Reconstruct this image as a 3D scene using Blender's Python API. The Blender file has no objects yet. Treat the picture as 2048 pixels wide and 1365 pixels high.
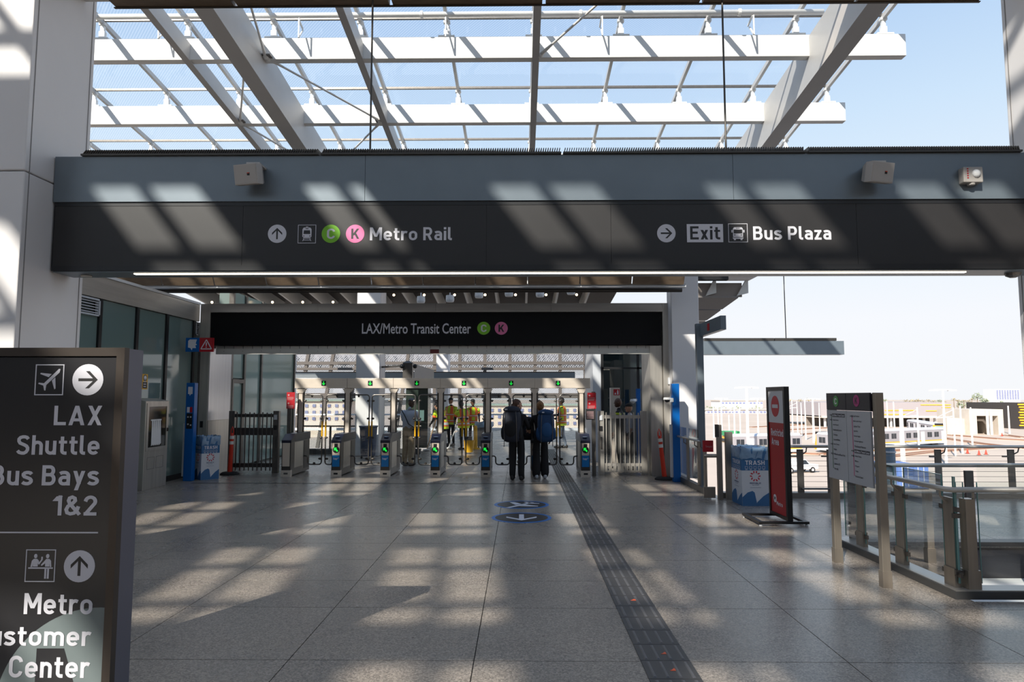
import bpy, bmesh, math, random
from mathutils import Vector, Matrix
random.seed(7)
C = bpy.context.scene.collection
SC = bpy.context.scene

# ------------------------------------------------------------------ camera
EYE = 1.85
FPX = 1365.0
PITCH = math.atan(112.5 / FPX)
YAW = math.atan(17.0 / FPX)
cam_d = bpy.data.cameras.new('camera')
cam_d.sensor_width = 36.0
cam_d.lens = 24.0
cam_d.clip_end = 5000
cam = bpy.data.objects.new('camera', cam_d)
C.objects.link(cam)
cam.location = (0, 0, EYE)
cam.rotation_euler = (math.pi / 2 + PITCH, 0, YAW)
SC.camera = cam

# ------------------------------------------------------------------ sky, sun, exposure
SUN = Vector((0.544, 1.0, -0.80)).normalized()       # direction the light travels
w = bpy.data.worlds.new('sky')
SC.world = w
w.use_nodes = True
nt = w.node_tree
nt.nodes.clear()
o_ = nt.nodes.new('ShaderNodeOutputWorld')
b_ = nt.nodes.new('ShaderNodeBackground')
tc = nt.nodes.new('ShaderNodeTexCoord')
sx = nt.nodes.new('ShaderNodeSeparateXYZ')
rp = nt.nodes.new('ShaderNodeValToRGB')
nt.links.new(tc.outputs['Generated'], sx.inputs[0])
nt.links.new(sx.outputs['Z'], rp.inputs[0])
nt.links.new(rp.outputs[0], b_.inputs[0])
nt.links.new(b_.outputs[0], o_.inputs[0])
e = rp.color_ramp.elements
e[0].position = 0.0
e[0].color = (0.93, 0.945, 0.97, 1)
e[1].position = 1.0
e[1].color = (0.20, 0.36, 0.66, 1)
for p, c in ((0.10, (0.93, 0.955, 1.0, 1)), (0.22, (0.80, 0.90, 1.0, 1)), (0.36, (0.62, 0.79, 0.98, 1)), (0.52, (0.42, 0.61, 0.90, 1))):
    n = e.new(p)
    n.color = c
b_.inputs[1].default_value = 1.0
sd = bpy.data.lights.new('sun', 'SUN')
sd.energy = 8.0
sd.angle = math.radians(0.53)
sd.color = (1.0, 0.90, 0.77)
so = bpy.data.objects.new('sun', sd)
C.objects.link(so)
so.rotation_euler = SUN.to_track_quat('-Z', 'Y').to_euler()
so.location = (-10, -20, 30)
SC.view_settings.view_transform = 'Standard'
SC.view_settings.look = 'None'
SC.view_settings.gamma = 1
SC.view_settings.use_curve_mapping = False
SC.view_settings.exposure = 0.0
SC.cycles.transparent_max_bounces = 32
SC.cycles.max_bounces = 8
SC.cycles.caustics_reflective = False
SC.cycles.caustics_refractive = False

# ------------------------------------------------------------------ measuring: a pixel of the photograph as a ray
_cp, _sp, _cy, _sy = math.cos(PITCH), math.sin(PITCH), math.cos(YAW), math.sin(YAW)
_F = Vector((-_sy * _cp, _cy * _cp, _sp))
_R = Vector((_cy, _sy, 0))
_U = _R.cross(_F)


def ray(px, py):
    return _F + _R * ((px - 1024.0) / FPX) + _U * ((682.5 - py) / FPX)


def PY(px, py, Y):
    d = ray(px, py)
    return Vector((0, 0, EYE)) + d * (Y / d.y)


def PZ(px, py, z=0.0):
    d = ray(px, py)
    return Vector((0, 0, EYE)) + d * ((z - EYE) / d.z)


def PX(px, py, X):
    d = ray(px, py)
    return Vector((0, 0, EYE)) + d * (X / d.x)


def zat(py, Y, px=1041):
    return PY(px, py, Y).z


def xat(px, Y, py=795):
    return PY(px, py, Y).x


# ------------------------------------------------------------------ materials
def lin(c):
    c = c / 255.0
    return c / 12.92 if c <= 0.04045 else ((c + 0.055) / 1.055) ** 2.4


def rgb(r, g, b):
    return (lin(r), lin(g), lin(b), 1)


_m = {}


def mat(name, col, rough=0.5, metal=0.0, noise=0.0, scale=8.0, emit=0.0, stretch=None, spec=0.5, bump=0.0):
    if name in _m:
        return _m[name]
    m = bpy.data.materials.new(name)
    m.use_nodes = True
    t = m.node_tree
    p = t.nodes['Principled BSDF']
    p.inputs['Base Color'].default_value = col
    p.inputs['Roughness'].default_value = rough
    p.inputs['Metallic'].default_value = metal
    p.inputs['Specular IOR Level'].default_value = spec
    if emit:
        p.inputs['Emission Color'].default_value = col
        p.inputs['Emission Strength'].default_value = emit
    if noise or bump:
        co = t.nodes.new('ShaderNodeTexCoord')
        mp = t.nodes.new('ShaderNodeMapping')
        mp.inputs['Scale'].default_value = stretch or (1, 1, 1)
        nz = t.nodes.new('ShaderNodeTexNoise')
        nz.inputs['Scale'].default_value = scale
        nz.inputs['Detail'].default_value = 4
        t.links.new(co.outputs['Object'], mp.inputs[0])
        t.links.new(mp.outputs[0], nz.inputs['Vector'])
        if noise:
            r = t.nodes.new('ShaderNodeValToRGB')
            r.color_ramp.elements[0].position = 0.3
            r.color_ramp.elements[1].position = 0.7
            r.color_ramp.elements[0].color = tuple(x * (1 - noise) for x in col[:3]) + (1,)
            r.color_ramp.elements[1].color = tuple(min(1, x * (1 + noise)) for x in col[:3]) + (1,)
            t.links.new(nz.outputs['Fac'], r.inputs[0])
            t.links.new(r.outputs[0], p.inputs['Base Color'])
        if bump:
            bp = t.nodes.new('ShaderNodeBump')
            bp.inputs['Strength'].default_value = bump
            bp.inputs['Distance'].default_value = 0.01
            t.links.new(nz.outputs['Fac'], bp.inputs['Height'])
            t.links.new(bp.outputs[0], p.inputs['Normal'])
    _m[name] = m
    return m


def glass(name, tint=(0.93, 0.97, 0.96, 1), gloss=0.08, rough=0.02):
    """thin pane: mostly transparent, a little mirror reflection that grows at grazing angles"""
    if name in _m:
        return _m[name]
    m = bpy.data.materials.new(name)
    m.use_nodes = True
    t = m.node_tree
    t.nodes.clear()
    out = t.nodes.new('ShaderNodeOutputMaterial')
    mx = t.nodes.new('ShaderNodeMixShader')
    tr = t.nodes.new('ShaderNodeBsdfTransparent')
    tr.inputs[0].default_value = tint
    gl = t.nodes.new('ShaderNodeBsdfGlossy')
    gl.inputs['Roughness'].default_value = rough
    lw = t.nodes.new('ShaderNodeLayerWeight')
    lw.inputs[0].default_value = 0.25
    mu = t.nodes.new('ShaderNodeMath')
    mu.operation = 'MULTIPLY_ADD'
    mu.inputs[1].default_value = 0.6
    mu.inputs[2].default_value = gloss
    t.links.new(lw.outputs['Fresnel'], mu.inputs[0])
    t.links.new(mu.outputs[0], mx.inputs[0])
    t.links.new(tr.outputs[0], mx.inputs[1])
    t.links.new(gl.outputs[0], mx.inputs[2])
    t.links.new(mx.outputs[0], out.inputs[0])
    _m[name] = m
    return m


def screen(name, col, openness=0.55, scale=26.0, rough=0.4, metal=0.3):
    """perforated sheet: round holes too small to model, cut through the sheet by position"""
    if name in _m:
        return _m[name]
    m = bpy.data.materials.new(name)
    m.use_nodes = True
    t = m.node_tree
    p = t.nodes['Principled BSDF']
    p.inputs['Base Color'].default_value = col
    p.inputs['Roughness'].default_value = rough
    p.inputs['Metallic'].default_value = metal
    out = t.nodes['Material Output']
    co = t.nodes.new('ShaderNodeTexCoord')
    sp = t.nodes.new('ShaderNodeSeparateXYZ')
    t.links.new(co.outputs['Object'], sp.inputs[0])

    def math_(op, a, b=None):
        n = t.nodes.new('ShaderNodeMath')
        n.operation = op
        for i, v in enumerate((a, b)):
            if v is None:
                continue
            if isinstance(v, (int, float)):
                n.inputs[i].default_value = v
            else:
                t.links.new(v, n.inputs[i])
        return n.outputs[0]
    u = math_('ADD', sp.outputs['X'], sp.outputs['Y'])
    a = math_('MULTIPLY', math_('ADD', u, sp.outputs['Z']), scale * math.pi)
    b = math_('MULTIPLY', math_('SUBTRACT', u, sp.outputs['Z']), scale * math.pi)
    s = math_('ABSOLUTE', math_('MULTIPLY', math_('SINE', a), math_('SINE', b)))
    hole = math_('GREATER_THAN', s, 0.62 * (1 - openness))
    tr = t.nodes.new('ShaderNodeBsdfTransparent')
    mx = t.nodes.new('ShaderNodeMixShader')
    t.links.new(hole, mx.inputs[0])
    t.links.new(p.outputs[0], mx.inputs[1])
    t.links.new(tr.outputs[0], mx.inputs[2])
    t.links.new(mx.outputs[0], out.inputs[0])
    _m[name] = m
    return m


def frit_glass(name):
    """roof glass with a printed diagonal frit: clear between fine white lines"""
    m = bpy.data.materials.new(name)
    m.use_nodes = True
    t = m.node_tree
    t.nodes.clear()
    out = t.nodes.new('ShaderNodeOutputMaterial')
    tr = t.nodes.new('ShaderNodeBsdfTransparent')
    tr.inputs[0].default_value = (0.84, 0.90, 0.95, 1)
    df = t.nodes.new('ShaderNodeBsdfTranslucent')
    df.inputs[0].default_value = (0.85, 0.88, 0.9, 1)
    gl = t.nodes.new('ShaderNodeBsdfGlossy')
    gl.inputs['Roughness'].default_value = 0.03
    co = t.nodes.new('ShaderNodeTexCoord')
    wv = t.nodes.new('ShaderNodeTexWave')
    wv.wave_type = 'BANDS'
    wv.bands_direction = 'DIAGONAL'
    wv.inputs['Scale'].default_value = 8.0
    wv.inputs['Distortion'].default_value = 0
    t.links.new(co.outputs['Object'], wv.inputs['Vector'])
    mr = t.nodes.new('ShaderNodeMapRange')
    mr.inputs[1].default_value = 0.25
    mr.inputs[2].default_value = 0.75
    mr.inputs[3].default_value = 0.04
    mr.inputs[4].default_value = 0.17
    t.links.new(wv.outputs['Fac'], mr.inputs[0])
    m1 = t.nodes.new('ShaderNodeMixShader')
    t.links.new(mr.outputs[0], m1.inputs[0])
    t.links.new(tr.outputs[0], m1.inputs[1])
    t.links.new(df.outputs[0], m1.inputs[2])
    m2 = t.nodes.new('ShaderNodeMixShader')
    m2.inputs[0].default_value = 0.05
    t.links.new(m1.outputs[0], m2.inputs[1])
    t.links.new(gl.outputs[0], m2.inputs[2])
    t.links.new(m2.outputs[0], out.inputs[0])
    _m[name] = m
    return m


def terrazzo(name, base):
    m = bpy.data.materials.new(name)
    m.use_nodes = True
    t = m.node_tree
    p = t.nodes['Principled BSDF']
    co = t.nodes.new('ShaderNodeTexCoord')
    n1 = t.nodes.new('ShaderNodeTexVoronoi')
    n1.inputs['Scale'].default_value = 95
    n2 = t.nodes.new('ShaderNodeTexNoise')
    n2.inputs['Scale'].default_value = 1.1
    n2.inputs['Detail'].default_value = 5
    geo = t.nodes.new('ShaderNodeNewGeometry')
    t.links.new(geo.outputs['Position'], n1.inputs['Vector'])
    t.links.new(geo.outputs['Position'], n2.inputs['Vector'])
    r = t.nodes.new('ShaderNodeValToRGB')
    sep = t.nodes.new('ShaderNodeSeparateColor')
    t.links.new(n1.outputs['Color'], sep.inputs[0])
    t.links.new(sep.outputs[0], r.inputs[0])
    r.color_ramp.elements[0].color = tuple(x * 0.60 for x in base[:3]) + (1,)
    r.color_ramp.elements[1].color = tuple(min(1, x * 1.55) for x in base[:3]) + (1,)
    mid = r.color_ramp.elements.new(0.5)
    mid.color = base
    mx = t.nodes.new('ShaderNodeMix')
    mx.data_type = 'RGBA'
    mx.blend_type = 'MULTIPLY'
    r2 = t.nodes.new('ShaderNodeValToRGB')
    r2.color_ramp.elements[0].position = 0.3
    r2.color_ramp.elements[0].color = (0.86, 0.86, 0.87, 1)
    r2.color_ramp.elements[1].position = 0.7
    r2.color_ramp.elements[1].color = (1.05, 1.04, 1.02, 1)
    t.links.new(n2.outputs['Fac'], r2.inputs[0])
    mx.inputs['Factor'].default_value = 1
    t.links.new(r.outputs[0], mx.inputs['A'])
    t.links.new(r2.outputs[0], mx.inputs['B'])
    t.links.new(mx.outputs['Result'], p.inputs['Base Color'])
    rr = t.nodes.new('ShaderNodeMapRange')
    rr.inputs[3].default_value = 0.20
    rr.inputs[4].default_value = 0.36
    t.links.new(n2.outputs['Fac'], rr.inputs[0])
    t.links.new(rr.outputs[0], p.inputs['Roughness'])
    p.inputs['Specular IOR Level'].default_value = 0.5
    _m[name] = m
    return m


M_FLOOR = terrazzo('terrazzo', rgb(146, 136, 126))
M_JOINT = mat('floor joint', rgb(52, 50, 50), 0.7)
M_WHITE = mat('white paint', rgb(226, 224, 222), 0.45, noise=0.03, scale=2)
M_STEELW = mat('white painted steel', rgb(228, 226, 222), 0.4, noise=0.03, scale=1.5)
M_SSP = mat('warm stainless post', rgb(166, 156, 144), 0.36, 0.75, noise=0.10, scale=14, stretch=(1, 1, 0.06))
M_GIRD = mat('girder panel', rgb(194, 191, 188), 0.4, noise=0.03, scale=1.5)
M_SSLIT = mat('brightened stainless', rgb(232, 218, 202), 0.36, 0.30, noise=0.06, scale=10, stretch=(0.2, 1, 1))  # stainless made paler, standing in for the light it reflects
M_COLUMN = mat('column panel', rgb(230, 226, 225), 0.42, noise=0.025, scale=1.2)
M_BLUEGREY = mat('blue grey metal', rgb(120, 130, 138), 0.38, 0.35, noise=0.04, scale=3)
M_SIGN = mat('charcoal sign face', rgb(46, 44, 44), 0.46, noise=0.05, scale=2)
M_SIGNEDGE = mat('black sign trim', rgb(34, 34, 36), 0.4)
M_SS = mat('brushed stainless', rgb(196, 190, 181), 0.38, 0.65, noise=0.10, scale=14, stretch=(1, 1, 0.06))
M_SSH = mat('brushed stainless horizontal', rgb(192, 186, 178), 0.38, 0.65, noise=0.10, scale=14, stretch=(0.06, 0.06, 1))
M_SSD = mat('dark stainless', rgb(112, 108, 104), 0.38, 0.8, noise=0.1, scale=10)
M_BRONZE = mat('dark bronze metal', rgb(78, 74, 70), 0.4, 0.6)
M_BLACK = mat('black', rgb(22, 22, 24), 0.45)
M_NAVY = mat('navy plastic', rgb(26, 28, 48), 0.3)
M_GLASS = glass('clear glass')
M_GLASSE = mat('glass edge', rgb(120, 165, 160), 0.15)
M_GLASSG = glass('green tinted glass', (0.50, 0.60, 0.57, 1), 0.10)
M_GLASSD = glass('dark glass', (0.42, 0.48, 0.48, 1), 0.12)
M_FRIT = frit_glass('fritted roof glass')
M_LETTER = mat('white lettering', rgb(222, 220, 226), 0.45)
M_GREEN = mat('line green', rgb(128, 196, 40), 0.45)
M_PINK = mat('line pink', rgb(232, 120, 168), 0.45)
M_BLUE = mat('help point blue', rgb(0, 92, 168), 0.35)
M_RED = mat('sign red', rgb(176, 24, 36), 0.4)
M_TAP = mat('reader label blue', rgb(0, 120, 190), 0.4)
M_LED = mat('green led', rgb(20, 230, 70), 0.5, emit=0.9)
M_STRIP = mat('lit strip', rgb(255, 240, 215), 0.5, emit=6.0)
M_LAMP = mat('lit downlight', rgb(255, 222, 180), 0.5, emit=5.0)
M_ORANGE = mat('delineator orange', rgb(216, 50, 20), 0.45)
M_REFL = mat('white reflective band', rgb(225, 222, 215), 0.3)
M_RUBBER = mat('black rubber', rgb(28, 28, 28), 0.8)
M_YELLOW = mat('safety yellow', rgb(226, 168, 20), 0.45)
M_BROWN = mat('brown perforated panel', rgb(120, 102, 84), 0.5, 0.2, noise=0.15, scale=18, stretch=(0.3, 1, 1))
M_GRILLE = mat('dark bronze grating', rgb(74, 66, 58), 0.5, 0.4)
M_TACT = mat('charcoal guide tile', rgb(62, 60, 60), 0.5, noise=0.12, scale=12)
M_TACTH = mat('worn tile rib', rgb(88, 87, 90), 0.35, noise=0.15, scale=14)
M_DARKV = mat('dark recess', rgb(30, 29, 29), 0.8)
M_CONC = mat('concrete', rgb(196, 188, 178), 0.9, noise=0.08, scale=0.4)
M_SKIRT = mat('dark kerb', rgb(86, 86, 86), 0.4, 0.4)
M_FEATHER = mat('pale panel', rgb(200, 202, 206), 0.4)


# ------------------------------------------------------------------ mesh builder
class MB:
    def __init__(s):
        s.v, s.f, s.m = [], [], []
        s.cur = 0

    def add(s, vs, fs):
        n = len(s.v)
        s.v += [tuple(v) for v in vs]
        for f in fs:
            s.f.append(tuple(n + i for i in f))
            s.m.append(s.cur)
        return s

    def box(s, x0, x1, y0, y1, z0, z1):
        vs = [(x, y, z) for z in (z0, z1) for y in (y0, y1) for x in (x0, x1)]
        return s.add(vs, [(0, 2, 3, 1), (4, 5, 7, 6), (0, 1, 5, 4), (2, 6, 7, 3), (0, 4, 6, 2), (1, 3, 7, 5)])

    def hexa(s, a, b):
        """two quads (each 4 points in order) joined into a solid"""
        return s.add(list(a) + list(b), [(3, 2, 1, 0), (4, 5, 6, 7), (0, 1, 5, 4), (1, 2, 6, 5), (2, 3, 7, 6), (3, 0, 4, 7)])

    def bar(s, p, q, wd, ht, up=(0, 0, 1)):
        p, q = Vector(p), Vector(q)
        d = (q - p).normalized()
        up = Vector(up)
        if abs(d.dot(up)) > 0.98:
            up = Vector((0, 1, 0))
        r = d.cross(up).normalized()
        u = r.cross(d)
        a = [p + r * (i * wd / 2) + u * (j * ht / 2) for i, j in ((-1, -1), (1, -1), (1, 1), (-1, 1))]
        b = [v + (q - p) for v in a]
        return s.hexa(a, b)

    def tube(s, p, q, r, n=10, r2=None):
        return s.path([p, q], r, n, r2)

    def path(s, pts, r, n=8, r2=None):
        pts = [Vector(p) for p in pts]
        rings = []
        k = len(pts)
        pr = None
        for i, p in enumerate(pts):
            if i == 0:
                d = pts[1] - pts[0]
            elif i == k - 1:
                d = pts[-1] - pts[-2]
            else:
                d = (pts[i + 1] - p).normalized() + (p - pts[i - 1]).normalized()
            d.normalize()
            if pr is None:
                a = Vector((0, 0, 1)) if abs(d.z) < 0.9 else Vector((1, 0, 0))
                pr = d.cross(a).normalized()
            else:
                pr = (pr - d * pr.dot(d)).normalized()
            u = d.cross(pr)
            rr = r if r2 is None else r + (r2 - r) * i / (k - 1)
            rings.append([p + pr * (rr * math.cos(2 * math.pi * j / n)) + u * (rr * math.sin(2 * math.pi * j / n)) for j in range(n)])
        vs = [v for R in rings for v in R]
        fs = []
        for i in range(k - 1):
            for j in range(n):
                a, b = i * n + j, i * n + (j + 1) % n
                fs.append((a, b, b + n, a + n))
        fs.append(tuple(range(n - 1, -1, -1)))
        fs.append(tuple((k - 1) * n + j for j in range(n)))
        return s.add(vs, fs)

    def lathe(s, prof, c=(0, 0, 0), n=16):
        vs, fs = [], []
        k = len(prof)
        for r, z in prof:
            for j in range(n):
                a = 2 * math.pi * j / n
                vs.append((c[0] + r * math.cos(a), c[1] + r * math.sin(a), c[2] + z))
        for i in range(k - 1):
            for j in range(n):
                a, b = i * n + j, i * n + (j + 1) % n
                fs.append((a, b, b + n, a + n))
        fs.append(tuple(range(n - 1, -1, -1)))
        fs.append(tuple((k - 1) * n + j for j in range(n)))
        return s.add(vs, fs)

    def poly(s, pts, M, t=0.003, base=0.0):
        """flat outline in the (u, v) plane of frame M, extruded t along its normal"""
        k = len(pts)
        area = sum(pts[i][0] * pts[(i + 1) % k][1] - pts[(i + 1) % k][0] * pts[i][1] for i in range(k))
        if area < 0:
            pts = pts[::-1]
        lo = [M @ Vector((p[0], p[1], base)) for p in pts]
        hi = [M @ Vector((p[0], p[1], base + t)) for p in pts]
        fs = [tuple(range(k - 1, -1, -1)), tuple(range(k, 2 * k))]
        fs += [(i, (i + 1) % k, k + (i + 1) % k, k + i) for i in range(k)]
        return s.add(lo + hi, fs)

    def disc(s, cu, cv, r, M, t=0.003, base=0.0, n=32, rv=None):
        rv = rv or r
        return s.poly([(cu + r * math.cos(2 * math.pi * i / n), cv + rv * math.sin(2 * math.pi * i / n)) for i in range(n)], M, t, base)

    def rect(s, u0, u1, v0, v1, M, t=0.003, base=0.0):
        return s.poly([(u0, v0), (u1, v0), (u1, v1), (u0, v1)], M, t, base)

    def outline(s, u0, u1, v0, v1, wd, M, t=0.003, base=0.0):
        s.rect(u0, u1, v0, v0 + wd, M, t, base)
        s.rect(u0, u1, v1 - wd, v1, M, t, base)
        s.rect(u0, u0 + wd, v0 + wd, v1 - wd, M, t, base)
        return s.rect(u1 - wd, u1, v0 + wd, v1 - wd, M, t, base)

    def ball(s, c, rx, ry=None, rz=None, n=10, k=6):
        ry, rz = ry or rx, rz or rx
        vs, fs = [(c[0], c[1], c[2] - rz)], []
        for i in range(1, k):
            ph = -math.pi / 2 + math.pi * i / k
            for j in range(n):
                a = 2 * math.pi * j / n
                vs.append((c[0] + rx * math.cos(ph) * math.cos(a), c[1] + ry * math.cos(ph) * math.sin(a), c[2] + rz * math.sin(ph)))
        vs.append((c[0], c[1], c[2] + rz))
        for j in range(n):
            fs.append((0, 1 + (j + 1) % n, 1 + j))
            fs.append((len(vs) - 1, 1 + (k - 2) * n + j, 1 + (k - 2) * n + (j + 1) % n))
        for i in range(k - 2):
            for j in range(n):
                a, b = 1 + i * n + j, 1 + i * n + (j + 1) % n
                fs.append((a, b, b + n, a + n))
        return s.add(vs, fs)

    def mesh(s, name, mats, smooth=False):
        me = bpy.data.meshes.new(name)
        me.from_pydata(s.v, [], s.f)
        for m in (mats if isinstance(mats, (list, tuple)) else [mats]):
            me.materials.append(m)
        me.polygons.foreach_set('material_index', s.m)
        if smooth:
            me.polygons.foreach_set('use_smooth', [True] * len(s.f))
        me.update()
        return me

    def build(s, name, mats, parent=None, smooth=False, label=None, bevel=0.0):
        o = bpy.data.objects.new(name, s.mesh(name, mats, smooth))
        C.objects.link(o)
        if bevel:
            b = o.modifiers.new('bevel', 'BEVEL')
            b.width = bevel
            b.segments = 2
            b.limit_method = 'ANGLE'
        if parent is not None:
            attach(o, parent)
        if label:
            o['label'] = label
        return o


def world_of(o):
    m = Matrix.LocRotScale(o.location, o.rotation_euler, o.scale)
    if o.parent is not None:
        return world_of(o.parent) @ o.matrix_parent_inverse @ m
    return m


def attach(o, parent):
    o.parent = parent
    o.matrix_parent_inverse = world_of(parent).inverted()


def thing(name, label, cat, loc=(0, 0, 0), rz=0.0, group=None):
    o = bpy.data.objects.new(name, None)
    o.empty_display_size = 0.2
    C.objects.link(o)
    o.location = loc
    o.rotation_euler = (0, 0, rz)
    return tag(o, label, cat, group)


def tag(o, label, cat, group=None):
    o['label'] = label
    o['category'] = cat
    if group:
        o['group'] = group
    return o


def struct(o):
    o['kind'] = 'structure'
    return o


def setting(name, loc=(0, 0, 0)):
    o = bpy.data.objects.new(name, None)
    C.objects.link(o)
    o.location = loc
    o['kind'] = 'structure'
    return o


def piece(name, me, parent, loc=(0, 0, 0), rot=None):
    """one more piece that shares mesh data"""
    o = bpy.data.objects.new(name, me)
    C.objects.link(o)
    if parent is not None:
        o.parent = parent
        o.matrix_parent_inverse = world_of(parent).inverted()
    o.location = loc
    if rot:
        o.rotation_euler = rot
    return o


def kids(o):
    return [c for c in C.objects if c.parent == o]


def copy_tree(o, loc=None, rz=None, parent=None):
    c = o.copy()
    C.objects.link(c)
    if parent is not None:
        c.parent = parent
    if loc is not None:
        c.location = loc
    if rz is not None:
        c.rotation_euler = (0, 0, rz)
    for ch in kids(o):
        copy_tree(ch, parent=c)
    return c


def frame(o, u, v):
    """matrix whose columns are right, up, outward normal, origin"""
    u, v = Vector(u).normalized(), Vector(v).normalized()
    n = u.cross(v)
    m = Matrix((u, v, n)).transposed().to_4x4()
    m.translation = Vector(o)
    return m


# ---- a plain stroke alphabet (even strokes, rounded bowls) for the sign lettering
def _glyphs():
    w = 0.165
    h = w / 2

    def arc(cx, cy, rx, ry, a0, a1, n=14):
        return [(cx + rx * math.cos(math.radians(a0 + (a1 - a0) * i / n)), cy + ry * math.sin(math.radians(a0 + (a1 - a0) * i / n))) for i in range(n + 1)]

    def stroke(pts, closed=False):
        P = []
        for p in pts:
            p = Vector((p[0], p[1]))
            if not P or (p - P[-1]).length > 1e-4:
                P.append(p)
        if closed and (P[0] - P[-1]).length < 1e-4:
            P.pop()
        k = len(P)
        L, R = [], []
        for i in range(k):
            if closed:
                d0, d1 = (P[i] - P[i - 1]).normalized(), (P[(i + 1) % k] - P[i]).normalized()
            else:
                d0 = (P[i] - P[i - 1]).normalized() if i else (P[1] - P[0]).normalized()
                d1 = (P[i + 1] - P[i]).normalized() if i < k - 1 else d0
            n0, n1 = Vector((-d0.y, d0.x)), Vector((-d1.y, d1.x))
            m = (n0 + n1)
            m = m / max(0.35, m.length_squared / 2) if m.length > 1e-6 else n0
            L.append(P[i] + m * h)
            R.append(P[i] - m * h)
        out = []
        for i in range(k if closed else k - 1):
            j = (i + 1) % k
            out.append([L[i], R[i], R[j], L[j]])
        return out

    def rc(x0, x1, y0, y1):
        return [[Vector((x0, y0)), Vector((x1, y0)), Vector((x1, y1)), Vector((x0, y1))]]

    def para(x0, y0, x1, y1, k=1.0):
        hw = 0.5 * k * w * math.hypot(x1 - x0, y1 - y0) / abs(y1 - y0)
        return [[Vector((x0 - hw, y0)), Vector((x0 + hw, y0)), Vector((x1 + hw, y1)), Vector((x1 - hw, y1))]]
    T, B, X = 1 - h, h, 0.72 - h
    G = {}
    st = lambda x, a, b: rc(x - h, x + h, a, b)
    G['L'] = (rc(0, w, 0, 1) + rc(0, 0.54, 0, w), 0.54)
    G['A'] = (para(0.09, 0, 0.36, 1) + para(0.63, 0, 0.36, 1) + rc(0.17, 0.55, 0.20, 0.35), 0.72)
    G['X'] = (para(0.11, 0, 0.55, 1) + para(0.55, 0, 0.11, 1), 0.66)
    G['M'] = (rc(0, w, 0, 1) + rc(0.64, 0.64 + w, 0, 1) + para(0.40, 0.28, 0.095, 1) + para(0.40, 0.28, 0.71, 1), 0.64 + w)
    G['E'] = (rc(0, w, 0, 1) + rc(0, 0.56, 0, w) + rc(0, 0.56, 1 - w, 1) + rc(0, 0.50, 0.43, 0.43 + w), 0.56)
    bowl = lambda lo, r: stroke([(h, T), (0.34, T)] + arc(0.34, (T + lo) / 2, r, (T - lo) / 2, 90, -90)[1:-1] + [(0.34, lo), (h, lo)])
    G['P'] = (rc(0, w, 0, 1) + bowl(0.42, 0.17), 0.60)
    G['R'] = (rc(0, w, 0, 1) + bowl(0.44, 0.17) + para(0.52, 0, 0.32, 0.46), 0.63)
    G['B'] = (rc(0, w, 0, 1) + bowl(0.53, 0.15) + stroke([(h, 0.53), (0.35, 0.53)] + arc(0.35, (0.53 + B) / 2, 0.18, (0.53 - B) / 2, 90, -90)[1:-1] + [(0.35, B), (h, B)]), 0.62)
    G['C'] = (stroke(arc(0.31, 0.69, 0.31 - h, 0.31 - h, 5, 180) + arc(0.31, 0.31, 0.31 - h, 0.31 - h, 180, 355)), 0.62)
    S = [(.535, .80), (.47, .885), (.37, .917), (.27, .917), (.16, .88), (.095, .80), (.095, .70), (.15, .60), (.27, .545), (.37, .50), (.47, .44), (.525, .35), (.525, .25), (.46, .14), (.36, .083), (.25, .083), (.13, .12), (.05, .21)]
    G['S'] = (stroke(S), 0.61)
    G['K'] = (rc(0, w, 0, 1) + para(0.14, 0.34, 0.53, 1) + para(0.54, 0, 0.30, 0.55), 0.64)
    G['T'] = (rc(0, 0.60, 1 - w, 1) + st(0.30, 0, 1), 0.60)
    G['H'] = (rc(0, w, 0, 1) + rc(0.46, 0.46 + w, 0, 1) + rc(0, 0.6, 0.42, 0.42 + w), 0.46 + w)
    G['I'] = (rc(0, w, 0, 1), w)
    G['U'] = (stroke([(h, 1), (h, 0.30)] + arc(0.31, 0.30, 0.31 - h, 0.30 - h, 180, 360) + [(0.62 - h, 1)]), 0.62)
    G['V'] = (para(0.34, 0, 0.10, 1) + para(0.34, 0, 0.58, 1), 0.68)
    G['D'] = (rc(0, w, 0, 1) + stroke([(h, T), (0.30, T)] + arc(0.30, 0.70, 0.24, T - 0.70, 90, 0) + arc(0.30, 0.30, 0.24, 0.30 - B, 0, -90) + [(h, B)]), 0.62)
    o = lambda cx, wd: stroke(arc(cx, 0.72 - wd / 2, wd / 2 - h, wd / 2 - h, 0, 180) + arc(cx, wd / 2, wd / 2 - h, wd / 2 - h, 180, 360), True)
    G['o'] = (o(0.28, 0.56), 0.56)
    G['e'] = (stroke([(0.09, 0.355), (0.56 - h, 0.355)]) + stroke([(0.56 - h, 0.30)] + arc(0.28, 0.44, 0.28 - h, 0.28 - h, 0, 180) + arc(0.28, 0.28, 0.28 - h, 0.28 - h, 180, 325)), 0.56)
    G['c'] = (stroke(arc(0.27, 0.45, 0.27 - h, 0.27 - h, 20, 180) + arc(0.27, 0.27, 0.27 - h, 0.27 - h, 180, 340)), 0.51)
    G['a'] = (stroke([(0.06, 0.58)] + [(0.13, 0.625)] + [(0.20, X)] + arc(0.27, 0.46, 0.52 - h - 0.27, X - 0.46, 90, 0) + [(0.52 - h, 0)]) + stroke([(0.52 - h, 0.40), (0.22, 0.40)] + arc(0.22, (0.40 + B) / 2, 0.22 - h, (0.40 - B) / 2, 90, 270)[1:-1] + [(0.22, B), (0.30, B), (0.52 - h, 0.13)]), 0.52)
    G['u'] = (stroke([(h, 0.72), (h, 0.26)] + arc(0.265, 0.26, 0.265 - h, 0.26 - h, 180, 360)) + rc(0.53 - w, 0.53, 0, 0.72), 0.53)
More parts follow.
